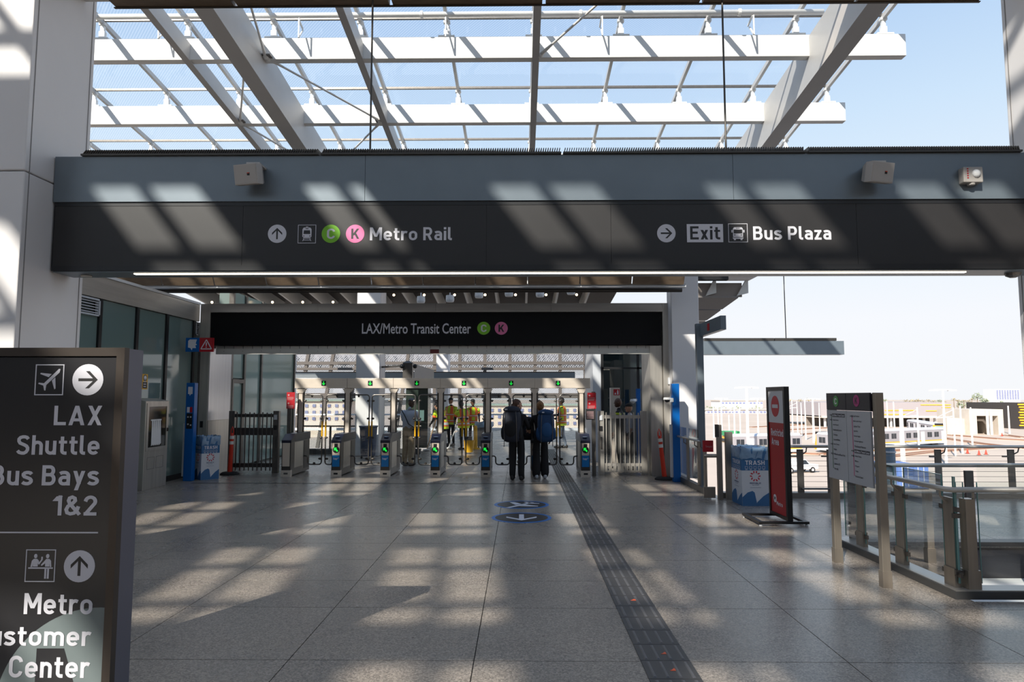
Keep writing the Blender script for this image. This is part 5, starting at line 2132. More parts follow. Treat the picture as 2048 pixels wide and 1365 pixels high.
# =================================================================== edge railing along the platform side
RY = 12.75
er = thing('edge_railing', 'stainless railing with wire cables along the far right platform edge', 'railing', (6, RY, 0))
mb = MB()
mb.box(3.72, 12, RY + 0.02, RY + 0.24, -0.3, 0.10)
mb.build('kerb', mat('warm kerb', rgb(120, 114, 108), 0.4, 0.4), er)
zr = zat(893, RY)
x0r = xat(1478, RY)
mb = MB()
mb.tube((x0r, RY, zr), (12, RY, zr), 0.027, 12)
mb.build('handrail', M_SSH, er, smooth=True)
for px in (1510, 1600, 1660, 1876, 2022):
    xv = xat(px, RY)
    mb = MB()
    mb.box(xv - 0.055, xv + 0.055, RY + 0.08, RY + 0.12, 0.10, zr - 0.06)
    p = mb.build('post', M_SSD, er)
    mb = MB()
    mb.path([(xv + 0.05, RY + 0.08, zr - 0.14), (xv + 0.09, RY + 0.04, zr - 0.10), (xv + 0.09, RY, zr)], 0.011, 8)
    mb.box(xv - 0.16, xv - 0.055, RY + 0.08, RY + 0.11, zr - 0.20, zr - 0.17)
    mb.build('rail_bracket', M_SSD, p)
for k in range(7):
    z = 0.20 + k * 0.095
    mb = MB()
    mb.tube((x0r, RY + 0.10, z), (12, RY + 0.10, z), 0.0035, 5)
    mb.build('cable', M_SSD, er)
mb = MB()
mb.tube((xat(1600, RY), RY + 0.06, 0.17), (xat(1660, RY), RY + 0.06, 0.17), 0.018, 8)
mb.build('lower_rail', M_SSD, er)

# glass railing beside the right portal jamb (runs along the depth)
sr = thing('side_railing', 'short glass railing between the portal and the grey sign mast', 'railing', (3.68, 14.6, 0))
XR1 = 3.53
mb = MB()
mb.box(XR1 - 0.04, XR1 + 0.06, 13.1, 15.9, 0, 0.12)
mb.build('kerb', M_SKIRT, sr)
for yv in (13.25, 13.7, 14.6, 15.6):
    mb = MB()
    mb.box(XR1 - 0.02, XR1 + 0.02, yv - 0.06, yv + 0.06, 0.12, 0.98)
    p = mb.build('post', M_SSP, sr)
    mb = MB()
    mb.path([(XR1 - 0.02, yv, 0.86), (XR1 - 0.08, yv, 0.90), (XR1 - 0.08, yv, 1.0)], 0.011, 8)
    mb.build('rail_bracket', M_SSD, p)
mb = MB()
mb.tube((XR1 - 0.08, 13.4, 1.0), (XR1 - 0.08, 16.0, 1.0), 0.022, 10)
mb.build('handrail', M_SSH, sr, smooth=True)
for a, b in ((13.7, 14.5), (14.7, 15.5)):
    mb = MB()
    mb.add([(XR1, a, 0.2), (XR1, b, 0.2), (XR1, b, 1.2), (XR1, a, 1.2)], [(0, 1, 2, 3)])
    mb.build('glass_panel', M_GLASS, sr)
# emergency exit gate end: posts, red bar
YG = 12.6
eg = thing('emergency_gate', 'narrow exit gate with a red push-bar label left of the right trash box', 'gate', (xat(1440, YG), YG, 0))
for px, wd, top in ((1438, 0.06, 850), (1450, 0.0, 0), (1458, 0.09, 864), (1488, 0.075, 895)):
    if wd == 0:
        continue
    xv = xat(px, YG)
    mb = MB()
    mb.box(xv - wd, xv + wd * 0.4, YG - 0.03, YG + 0.05, 0, zat(top, YG))
    mb.build('post', M_SSP, eg)
mb = MB()
xv = xat(1430, YG)
mb.box(xv - 0.03, xv + 0.03, YG - 0.08, YG - 0.031, zat(874, YG), zat(849, YG))
mb.build('sensor_box', M_BRONZE, eg)
a, b = PY(1408, 905, YG), PY(1437, 882, YG)
mb = MB()
mb.box(a.x, b.x - 0.08, YG + 0.06, YG + 0.10, a.z, b.z)
rb = mb.build('red_label', M_RED, eg)
M = Matrix(((1, 0, 0, 0), (0, 0, -1, YG + 0.06), (0, 1, 0, 0), (0, 0, 0, 1)))
mb = MB()
put_text(mb, 'Emergency', a.x + 0.05, b.x - 0.10, a.z + 0.07, a.z + 0.12, M, 0.0, 0.002)
mb.build('lettering', mat('faint print', rgb(190, 150, 150)), rb)
mb = MB()
mb.tube((a.x, YG + 0.03, zat(912, YG)), (b.x, YG + 0.03, zat(912, YG)), 0.035, 10)
mb.build('push_bar', M_SSP, eg)
mb = MB()
mb.box(a.x, b.x - 0.06, YG + 0.06, YG + 0.09, 0.02, 0.22)
mb.build('kick_plate', M_SSP, eg)

# grey sign mast with a cabinet sign on top
YM = 14.0
mm = thing('sign_mast', 'dark grey mast with a bracket sign box at its head, beside the white column', 'mast', (xat(1402, YM), YM, 0))
mb = MB()
mb.box(xat(1396, YM), xat(1409, YM), YM, YM + 0.14, 0, zat(648, YM))
mb.build('mast', M_BLUEGREY, mm)
mb = MB()
pa = [PY(v, w_, YM - 0.02) for v, w_ in ((1403, 672), (1403, 645))]
xe0, xe1 = xat(1399, YM), xat(1399, YM) + 0.02
far = [PY(1453, 660, 12.6), PY(1453, 632, 12.6)]
x1_ = far[0].x
za, zb_ = zat(672, YM), zat(645, YM)
mb.box(xat(1403, YM), xat(1403, YM) + 0.10, 12.55, YM + 0.14, far[0].z, far[1].z)
mb.build('sign_box', M_BLUEGREY, mm)
mb = MB()
mb.box(xat(1403, YM) - 0.004, xat(1403, YM), 13.3, 13.45, far[0].z + 0.06, far[1].z - 0.06)
mb.build('red_marking', M_RED, mm)

# =================================================================== hanging beam outside, far right
YHB2 = 26.0
hb = thing('hanging_beam', 'short blue grey beam hanging on a rod outside on the right', 'beam', (xat(1550, YHB2), YHB2, zat(710, YHB2)))
mb = MB()
mb.box(xat(1408, YHB2), xat(1692, YHB2), YHB2, YHB2 + 0.4, zat(710, YHB2), zat(683, YHB2))
mb.build('beam', M_BLUEGREY, hb)
for a, b in ((1412, 1552), (1554, 1678)):
    mb = MB()
    mb.box(xat(a, YHB2), xat(b, YHB2), YHB2 + 0.02, YHB2 + 0.38, zat(682.5, YHB2), zat(677, YHB2))
    mb.build('grating', M_BRONZE, hb)
mb = MB()
mb.tube((xat(1580, YHB2), YHB2 + 0.2, zat(678, YHB2)), (xat(1578, YHB2), YHB2 + 0.2, 12), 0.018, 6)
mb.build('rod', M_BRONZE, hb)

# =================================================================== station canopy behind the sign beam
sc_ = thing('station_canopy', 'low station roof with brown fascia panels and white fins above the portal', 'canopy', (-2, 18, 4.7))
YC = 14.6
zlo = zat(570, YC)
xc1 = xat(1378, YC)
xx = [PY(v, 560, YC - 0.4).x for v in (199, 306, 413, 520, 627, 735, 841, 948, 1056, 1163, 1270, 1378)]
xx[0] = -11.5
for a, b in zip(xx[:-1], xx[1:]):
    mb = MB()
    mb.hexa([(a + 0.015, YC, zlo), (b - 0.015, YC, zlo), (b - 0.015, YC - 0.4, zlo + 0.62), (a + 0.015, YC - 0.4, zlo + 0.62)],
            [(a + 0.015, YC + 0.05, zlo + 0.04), (b - 0.015, YC + 0.05, zlo + 0.04), (b - 0.015, YC - 0.33, zlo + 0.62), (a + 0.015, YC - 0.33, zlo + 0.62)])
    mb.build('fascia_panel', M_BROWN, sc_)
mb = MB()
mb.box(-11.5, xc1, YC + 0.05, YC + 0.22, zlo - 0.045, zlo + 0.03)
mb.build('gutter', M_FEATHER, sc_)
mb = MB()
mb.tube((-11.5, YC + 0.45, zlo - 0.05), (xc1, YC + 0.45, zlo - 0.05), 0.05, 10)
mb.build('pipe', M_BRONZE, sc_)
M_DECK = mat('dark brown soffit', rgb(70, 62, 54), 0.7)
pr = [((YC - 0.41, zlo + 0.625), (YC + 0.9, zlo + 0.65)), ((22.4, 6.0), (30.0, 5.3))]
for (ya, za), (yb, zb_) in pr:
    mb = MB()
    mb.hexa([(-11.5, ya, za), (xc1, ya, za), (xc1, yb, zb_), (-11.5, yb, zb_)], [(-11.5, ya, za + 0.2), (xc1, ya, za + 0.2), (xc1, yb, zb_ + 0.2), (-11.5, yb, zb_ + 0.2)])
    mb.build('deck', M_DECK, sc_)
YFN = 22.7
zfn = zat(579, YFN)
for k in range(-1, 13):
    X = (451 - 1041) / FPX * 24.2 + 1.064 * k
    mb = MB()
    ya, yb = YFN, YFN + 4
    mb.hexa([(X, ya, zfn), (X + 0.07, ya, zfn), (X + 0.07, yb, zfn - 0.1077 * 4), (X, yb, zfn - 0.1077 * 4)],
            [(X, ya, zfn + 0.5), (X + 0.07, ya, zfn + 0.5), (X + 0.07, yb, zfn + 0.35), (X, yb, zfn + 0.35)])
    mb.build('fin', M_STEELW, sc_)
    mb = MB()
    mb.ball((X - 0.35, 23.6, zat(604 - (k > 5) * 14, 23.6)), 0.045)
    mb.build('spot_lamp', M_LAMP, sc_)
for px, py in ((842, 600), (900, 598), (958, 590), (1018, 587), (1080, 588), (1142, 583)):
    p = PY(px, py, 20.5)
    mb = MB()
    mb.lathe([(0.11, -0.10), (0.13, -0.04), (0.12, 0.10)], tuple(p), 14)
    mb.tube(p, (p.x, p.y, 9.4), 0.02, 6)
    mb.build('can_light', M_FEATHER, sc_)
# tapered right end: white ribs and a planked soffit
xa_, xb_ = xat(1392, 19), xat(1500, 19)
zt1, zt2 = zat(552, 19), zat(560, 19)
mb = MB()
mb.box(xa_, xat(1518, 19), 18.6, 19.6, zat(556, 19), zat(546, 19) + 0.3)
mb.build('edge_cap', M_FEATHER, sc_)
for px0, px1 in ((1412, 1432), (1474, 1496)):
    a0, a1 = PY(px0, 592, 19.0), PY(px1, 560, 19.0)
    mb = MB()
    mb.hexa([(a0.x, 19.0, a0.z), (a1.x, 19.0, a0.z + 0.08), (a1.x, 19.0, a1.z), (a1.x - 0.06, 19.0, a1.z)],
            [(a0.x, 19.08, a0.z), (a1.x, 19.08, a0.z + 0.08), (a1.x, 19.08, a1.z), (a1.x - 0.06, 19.08, a1.z)])
    mb.build('rib', M_STEELW, sc_)
mb = MB()
mb.box(xa_, xat(1492, 19), 19.1, 19.16, zat(594, 19), zat(566, 19))
mb.build('back_panel', mat('warm grey panel', rgb(150, 140, 134), 0.5), sc_)
N = 6
for k in range(N):
    f0, f1 = k / N, (k + 1) / N - 0.015

    def pt(f, side):
        # left edge hugs the column, right edge tapers back to it, farther and lower
        Y = 19.0 + f * 9
        l = Vector((xa_ - 0.1, Y, zat(596, 19) - f * 0.98))
        r = Vector((xat(1482, 19) - f * (0.35), Y, zat(597, 19) - f * 0.98))
        return l if side == 0 else r
    mb = MB()
    up = Vector((0, 0, 0.05))
    qd = [pt(f0, 0), pt(f0, 1), pt(f1, 1), pt(f1, 0)]
    mb.hexa(qd, [v + up for v in qd])
    mb.build('soffit_plank', mat('soffit plank', rgb(140, 132, 128), 0.5, 0.2), sc_)
mb = MB()
mb.box(xat(1400, 18.5), xat(1461, 18.5), 18.4, 18.6, zat(562, 18.5), zat(549, 18.5))
mb.build('dark_box', M_BLACK, sc_)

# =================================================================== unseen concourse walls behind the camera, added to hold back sky light
wr = setting('wall_rear', (0, -16.5, 0))
mb = MB()
mb.box(-14, 12.5, -17.0, -16.4, 0, 10.0)
mb.build('wall_panel', mat('rear wall grey', rgb(120, 116, 112), 0.7), wr)
ws = setting('wall_left', (-12.5, -4, 0))
mb = MB()
mb.box(-13.0, -12.4, -16.4, 6.6, 0, 5.2)
mb.build('wall_panel', mat('rear wall grey', rgb(120, 116, 112)), ws)
wq = setting('wall_right', (12.3, -4, 0))
mb = MB()
mb.box(12.05, 12.5, -16.4, 5.0, 0, 9.0)
mb.build('wall_panel', mat('rear wall grey', rgb(120, 116, 112)), wq)

# =================================================================== beyond the fare gates
wi = setting('wall_left', (-7.43, 20, 0))
XI = PY(463, 800, 17.5).x
M_GW = mat('pale green glass', rgb(150, 170, 162), 0.08, spec=0.6)
for a, b in ((17.5, 18.3), (18.34, 19.5), (19.54, 22.4)):
    mb = MB()
    mb.box(XI - 0.10, XI - 0.05, a, b, 2.35 if a == 17.5 else 0.05, 4.6)
    mb.build('glass_pane', M_GW, wi)
for yv in (17.5, 18.32, 19.52, 22.4):
    mb = MB()
    mb.box(XI - 0.12, XI, yv - 0.05, yv + 0.05, 0, 4.6)
    mb.build('mullion', M_SSD, wi)
mb = MB()
mb.box(XI - 0.4, XI - 0.12, 17.5, 22.4, 0, 4.6)
mb.build('backing', mat('back painted green', rgb(112, 128, 124)), wi)
dl = setting('door_1', (XI, 17.9, 0))
mb = MB()
mb.box(XI - 0.11, XI - 0.04, 17.52, 18.28, 0.03, 2.3)
mb.build('door_leaf', M_GW, dl)
mb = MB()
mb.box(XI - 0.03, XI + 0.01, 17.52, 17.60, 0.03, 2.32)
mb.box(XI - 0.03, XI + 0.01, 18.20, 18.28, 0.03, 2.32)
mb.box(XI - 0.03, XI + 0.01, 17.60, 18.20, 2.22, 2.32)
mb.build('door_frame', M_SSD, dl)

# kerb and guard rail at the edge of the landing on the left
gr = thing('landing_railing', 'guard rail on a dark kerb beyond the left fare gates', 'railing', (-5.4, 22.5, 0))
xk0, xk1 = -7.3, xat(842, 22.4)
mb = MB()
mb.box(xk0, xk1, 22.4, 22.6, 0, 0.17)
mb.build('kerb', M_SKIRT, gr)
mb = MB()
mb.tube((xk0, 22.5, zat(853, 22.5)), (xk1, 22.5, zat(853, 22.5)), 0.025, 8)
mb.build('handrail', M_SSD, gr)
for k in range(5):
    xv = xk0 + 0.1 + (xk1 - xk0 - 0.2) * k / 4
    mb = MB()
    mb.box(xv - 0.03, xv + 0.03, 22.47, 22.53, 0.17, zat(853, 22.5))
    mb.build('post', M_SSD, gr)
for k in range(4):
    xa, xb = xk0 + 0.2 + (xk1 - xk0 - 0.2) * k / 4, xk0 + (xk1 - xk0 - 0.2) * (k + 1) / 4
    mb = MB()
    mb.add([(xa, 22.5, 0.2), (xb, 22.5, 0.2), (xb, 22.5, 0.82), (xa, 22.5, 0.82)], [(0, 1, 2, 3)])
    mb.build('glass_panel', M_GLASS, gr)

# perforated screen wall at the far end of the station
YB = 39.0
fb = setting('wall_back', (-6, YB, 0))
M_MESH = screen('perforated facade', rgb(104, 106, 116), 0.54, 10.5)
xf0, xf1 = -19.0, 4.0
ztop = zat(690, YB)
mb = MB()
mb.add([(xf0, YB, -6), (xf1, YB, -6), (xf1, YB, ztop), (xf0, YB, ztop)], [(0, 1, 2, 3)])
mb.build('mesh_sheet', M_MESH, fb)
M_FR = mat('facade frame', rgb(92, 88, 86), 0.5, 0.3)
for (ya, yb, nm) in ((724, 730, 'rail'), (736, 741, 'rail'), (787, 797, 'rail'), (828, 831, 'rail'), (856, 861, 'rail')):
    mb = MB()
    mb.box(xf0, xf1, YB - 0.35, YB - 0.05, zat(yb, YB), zat(ya, YB))
    mb.build(nm, M_FR if ya < 800 else M_FEATHER, fb)
k = 0
for px in range(470, 1200, 50):
    x0_ = xat(px, YB)
    mb = MB()
    lean = 0.55 if px < 860 else 0.0
    mb.hexa([(x0_ - 0.09 - lean * 1.6, YB - 0.3, -1), (x0_ + 0.09 - lean * 1.6, YB - 0.3, -1), (x0_ + 0.09 - lean * 1.6, YB - 0.1, -1), (x0_ - 0.09 - lean * 1.6, YB - 0.1, -1)],
            [(x0_ - 0.09, YB - 0.3, ztop), (x0_ + 0.09, YB - 0.3, ztop), (x0_ + 0.09, YB - 0.1, ztop), (x0_ - 0.09, YB - 0.1, ztop)])
    mb.build('mullion', M_FR, fb)
mb = MB()                                          # second skin behind the first
mb.add([(xf0, YB + 0.5, zat(740, YB)), (xf1, YB + 0.5, zat(740, YB)), (xf1, YB + 0.9, ztop + 0.4), (xf0, YB + 0.9, ztop + 0.4)], [(0, 1, 2, 3)])
mb.build('mesh_sheet', screen('perforated facade inner', rgb(90, 90, 98), 0.5, 7.2), fb)
hb2 = thing('header_beam', 'dark blue grey beam behind the gate gantry crossing the far columns', 'beam', (-5, 33, zat(757, 33)))
mb = MB()
mb.box(xat(505, 33), xat(1150, 33), 32.9, 33.3, zat(757, 33), zat(746, 33))
mb.build('beam', M_BLUEGREY, hb2)
mb = MB()
mb.box(xat(505, 33), xat(1150, 33), 32.95, 33.25, zat(745.8, 33), zat(744, 33))
mb.build('grating', M_BRONZE, hb2)

# ceiling camera housing and ticket kiosk in the middle
cbx = thing('camera_box', 'grey hanging camera housing above the middle fare gates', 'camera housing', (xat(815, 21), 21, zat(757, 21)))
mb = MB()
mb.box(xat(807, 21), xat(826, 21), 20.8, 21.1, zat(758, 21), zat(727, 21))
mb.hexa([(xat(806, 21), 20.78, zat(727, 21)), (xat(827, 21), 20.78, zat(727, 21)), (xat(827, 21), 21.1, zat(727, 21)), (xat(806, 21), 21.1, zat(727, 21))],
        [(xat(814, 21), 20.85, zat(722.5, 21)), (xat(819, 21), 20.85, zat(722.5, 21)), (xat(819, 21), 21.05, zat(722.5, 21)), (xat(814, 21), 21.05, zat(722.5, 21))])
mb.bar((xat(809, 21), 21.0, zat(732, 21)), (xat(758, 21.6) + 0.03, 21.9, zat(732, 21)), 0.06, 0.06)
mb.build('post_head', M_SSD, cbx)
mb = MB()
mb.hexa([(xat(827, 21), 21.1, zat(758, 21)), (xat(866, 24), 24, zat(757, 24)), (xat(866, 24), 24.2, zat(757, 24)), (xat(827, 21), 21.3, zat(758, 21))],
        [(xat(827, 21), 21.1, zat(728, 21)), (xat(866, 24), 24, zat(740, 24)), (xat(866, 24), 24.2, zat(740, 24)), (xat(827, 21), 21.3, zat(728, 21))])
mb.build('duct', mat('grey duct', rgb(120, 118, 118), 0.5, 0.3), cbx)
for px in (804, 830):
    mb = MB()
    p = PY(px, 733, 20.75)
    mb.ball(p, 0.07)
    mb.build('dome_camera', M_BLACK, cbx, smooth=True)
YK = 25.2
tk = thing('ticket_kiosk', 'dark green glass kiosk with pale screens beyond the third fare gate', 'kiosk', (xat(833, YK), YK, 0))
mb = MB()
mb.box(xat(812, YK), xat(856, YK), YK, YK + 0.8, 0.0, zat(776, YK))
mb.build('cabinet', mat('kiosk green black', rgb(48, 58, 52), 0.15), tk)
mb = MB()
mb.box(xat(806, YK), xat(860, YK), YK - 0.1, YK + 0.9, zat(776, YK), zat(772, YK))
mb.build('hood', M_BRONZE, tk)
for a, b in ((832, 838.5), (840, 848.5)):
    mb = MB()
    mb.box(xat(a, YK), xat(b, YK), YK - 0.02, YK, zat(842, YK), zat(821, YK))
    mb.build('screen', mat('pale screen', rgb(176, 214, 198), 0.4, emit=0.25), tk)
mb = MB()
mb.box(xat(812, YK), xat(856, YK), YK - 0.03, YK, 0.1, 0.7)
mb.build('base_panel', M_SSD, tk)

# glazed lift enclosure on the right
YE = 20.0
le = thing('lift_enclosure', 'dark glass lift enclosure behind the right service gate', 'lift enclosure', (xat(1260, YE), YE, 0))
xa, xm, xb = xat(1205, YE), xat(1277, YE), xat(1345, YE)
for a, b in ((xa, xm), (xm, xb)):
    for z0, z1 in ((0.15, zat(738, YE)), (zat(736, YE), 4.4)):
        mb = MB()
        mb.box(a + 0.03, b - 0.03, YE, YE + 0.03, z0 + 0.02, z1 - 0.02)
        mb.build('glass_panel', M_GLASSD, le)
for xv in (xa, xm, xb):
    mb = MB()
    mb.box(xv - 0.035, xv + 0.035, YE - 0.02, YE + 0.06, 0, 4.4)
    mb.build('mullion', M_BLACK, le)
mb = MB()
mb.box(xa, xb, YE - 0.02, YE + 0.06, zat(739, YE), zat(735, YE))
mb.build('transom', M_BLACK, le)
mb = MB()
mb.box(xat(1186, YE), xa - 0.04, YE, YE + 2.5, 0, 4.4)
mb.build('side_panel', M_FEATHER, le)
mb = MB()
mb.box(xa, xb, YE + 2.2, YE + 2.3, 0, 4.4)
mb.build('inner_wall', mat('lift shaft grey', rgb(96, 104, 106), 0.4), le)
YX = 18.6
ex = thing('extinguisher_cabinet', 'pale extinguisher column with a red pictogram behind the right service gate', 'cabinet', (xat(1231, YX), YX, 0))
mb = MB()
mb.box(xat(1222, YX), xat(1240, YX), YX, YX + 0.3, 0, zat(776, YX))
mb.build('body', mat('beige panel', rgb(206, 194, 180), 0.5), ex)
M = Matrix(((1, 0, 0, 0), (0, 0, -1, YX), (0, 1, 0, 0), (0, 0, 0, 1)))
a, b = hp(1227, 791, YX), hp(1239, 779, YX)
pl = MB().rect(a[0], b[0], a[1], b[1], M, 0.004).build('red_plate', M_RED, ex)
W = b[0] - a[0]
mb = MB()
mb.rect(a[0] + W * 0.58, a[0] + W * 0.82, a[1] + W * 0.12, a[1] + W * 0.68, M, 0.001, 0.0045)
mb.rect(a[0] + W * 0.62, a[0] + W * 0.78, a[1] + W * 0.72, a[1] + W * 0.86, M, 0.001, 0.0045)
mb.poly([(a[0] + W * 0.14, a[1] + W * 0.14), (a[0] + W * 0.46, a[1] + W * 0.14), (a[0] + W * 0.30, a[1] + W * 0.50)], M, 0.001, 0.0045)
mb.build('pictogram', M_LETTER, pl)
p = PZ(1277, 925, 0)
hp2 = thing('help_point', 'far blue help point pillar with a white dome camera behind the right service gate', 'help point', (xat(1277, 18.9), 18.9, 0))
mb = MB()
mb.box(xat(1274, 18.9), xat(1281, 18.9), 18.9, 19.1, 0, zat(778, 18.9))
mb.build('pillar', M_BLUE, hp2)
mb = MB()
mb.lathe([(0.07, 0.06), (0.09, 0.0), (0.02, -0.06)], (xat(1266, 18.9), 18.9, zat(803, 18.9)), 12)
mb.box(xat(1266, 18.9), xat(1274, 18.9), 18.9, 18.95, zat(803, 18.9), zat(798, 18.9))
mb.build('camera', M_WHITE, hp2)

# bins and cleaning gear
def bin_(px, py, ptop, w_, colour, label, bag):
    c = PZ(px, py, 0)
    t = thing('wheeled_bin', label, 'bin', (c.x, c.y, 0))
    z1 = zat(ptop, c.y)
    mb = MB()
    mb.lathe([(w_ * 0.40, 0.08), (w_ * 0.48, z1 - 0.06), (w_ * 0.52, z1 - 0.03), (w_ * 0.52, z1)], (c.x, c.y, 0), 18)
    mb.build('body', colour, t)
    if bag:
        rnd = random.Random(3)
        mb = MB()
        n = 18
        vs = []
        for zf, k in ((-0.16, 0.545), (-0.04, 0.56), (0.02, 0.54), (0.015, 0.46)):
            for j in range(n):
                a = 2 * math.pi * j / n
                r = w_ * k + rnd.uniform(-0.01, 0.015)
                vs.append((c.x + r * math.cos(a), c.y + r * math.sin(a), z1 + zf + rnd.uniform(-0.02, 0.02)))
        mb.add(vs, [(r * n + j, r * n + (j + 1) % n, (r + 1) * n + (j + 1) % n, (r + 1) * n + j) for r in range(3) for j in range(n)])
        mb.build('bag', M_BAG, t)
    for s_ in (-1, 1):
        mb = MB()
        mb.tube((c.x + s_ * w_ * 0.3 - 0.02, c.y - w_ * 0.2, 0.045), (c.x + s_ * w_ * 0.3 + 0.02, c.y - w_ * 0.2, 0.045), 0.045, 10)
        mb.build('wheel', M_RUBBER, t)
    return t


bin_(736, 917, 852, 0.56, mat('cart navy', rgb(52, 66, 92), 0.5), 'navy wheeled bin with handle beside the white column', False)
bin_(968, 897, 846, 0.62, mat('bin grey', rgb(96, 102, 112), 0.5), 'grey bin with clear bag beside the worker with the navy shirt', True)
c = PZ(938, 908, 0)
mbk = thing('mop_bucket', 'yellow mop bucket in the hi-vis cleaning crew area', 'bucket', (c.x, c.y, 0))
mb = MB()
mb.lathe([(0.13, 0.05), (0.18, 0.42), (0.19, 0.44)], (c.x, c.y, 0), 14)
mb.build('tub', M_YELLOW, mbk)
mb = MB()
mb.box(c.x - 0.10, c.x + 0.10, c.y - 0.08, c.y + 0.10, 0.44, 0.56)
mb.build('wringer', M_SSD, mbk)
c = PZ(923, 899, 0)
cnp = thing('wet_floor_tube', 'tall yellow floor marker tube beside the cleaning crew', 'floor marker', (c.x + 0.5, c.y, 0))
mb = MB()
mb.lathe([(0.16, 0), (0.16, 0.03), (0.075, 0.06), (0.06, 0.80), (0.04, 0.84)], (c.x + 0.5, c.y, 0), 14)
mb.build('tube', M_YELLOW, cnp)

# =================================================================== rail yard below
ZG = -8.0
gd = setting('ground', (100, 200, ZG))
M_GR = mat('yard concrete', rgb(186, 173, 161), 0.95, noise=0.07, scale=0.06)
mb = MB()
mb.add([(-150, 40, ZG), (1800, 40, ZG), (1800, 2500, ZG), (-150, 2500, ZG)], [(0, 1, 2, 3)])
mb.build('yard_surface', M_GR, gd)
mb = MB()
mb.add([(-1400, -900, ZG), (1800, -900, ZG), (1800, 40, ZG), (-150, 40, ZG), (-150, 2500, ZG), (-1400, 2500, ZG)], [(0, 1, 2, 3, 4, 5)])
mb.build('outer_dark_ground', mat('outer dark ground', rgb(86, 84, 82), 0.95), gd)  # ground out of view, kept dark to limit light bounced up


def gp(px, py):
    return PZ(px, py, ZG)


M_RAIL = mat('rusty rail', rgb(150, 112, 92), 0.7, 0.1)
M_BALL = mat('ballast', rgb(186, 166, 150), 0.95, noise=0.1, scale=0.5)


def track(pts, name_i):
    t = thing('rail_track', name_i, 'rail track', tuple(gp(*pts[0])), group='yard tracks')
    P = [gp(*p) for p in pts]
    for a, b in zip(P[:-1], P[1:]):
        d = (b - a).normalized()
        n = Vector((-d.y, d.x, 0))
        mb = MB()
        mb.hexa([a - n * 1.5, b - n * 1.5, b + n * 1.5, a + n * 1.5], [a - n * 1.3 + Vector((0, 0, .12)), b - n * 1.3 + Vector((0, 0, .12)), b + n * 1.3 + Vector((0, 0, .12)), a + n * 1.3 + Vector((0, 0, .12))])
        mb.build('ballast', M_BALL, t)
        for s_ in (-0.75, 0.75):
            mb = MB()
            mb.bar(a + n * s_ + Vector((0, 0, .2)), b + n * s_ + Vector((0, 0, .2)), 0.14, 0.17)
            mb.build('rail', M_RAIL, t)


for i, pts in enumerate((((1500, 905), (1640, 911), (1800, 903), (1960, 893)), ((1700, 925), (1860, 906), (1980, 898)), ((1885, 878), (1960, 889), (2048, 899), (2150, 905)),
                         ((1500, 856), (1560, 853), (1620, 850)), ((1560, 862), (1640, 858), (1700, 855)), ((1560, 873), (1660, 867), (1740, 861)), ((1900, 872), (2000, 880), (2100, 885)), ((2010, 872), (2048, 877), (2120, 879)))):
    track(pts, ['rusty yard track passing behind the white pickup', 'rusty yard track in front of the nearest yellow and grey train', 'curved rusty yard track leading right from the far train', 'farthest brown track left of the line map sign',
                'middle brown track left of the line map sign', 'nearest brown track left of the line map sign', 'brown track running right below the concrete tunnel portal', 'brown track right of the concrete tunnel portal'][i])

M_TGREY = mat('train grey', rgb(176, 174, 180), 0.4, 0.3)
M_TWHT = mat('train white', rgb(226, 226, 230), 0.4)
M_TYEL = mat('train yellow', rgb(242, 178, 40), 0.45)
M_TWIN = mat('train window', rgb(44, 50, 58), 0.1)
M_TROOF = mat('train roof', rgb(206, 212, 222), 0.5)


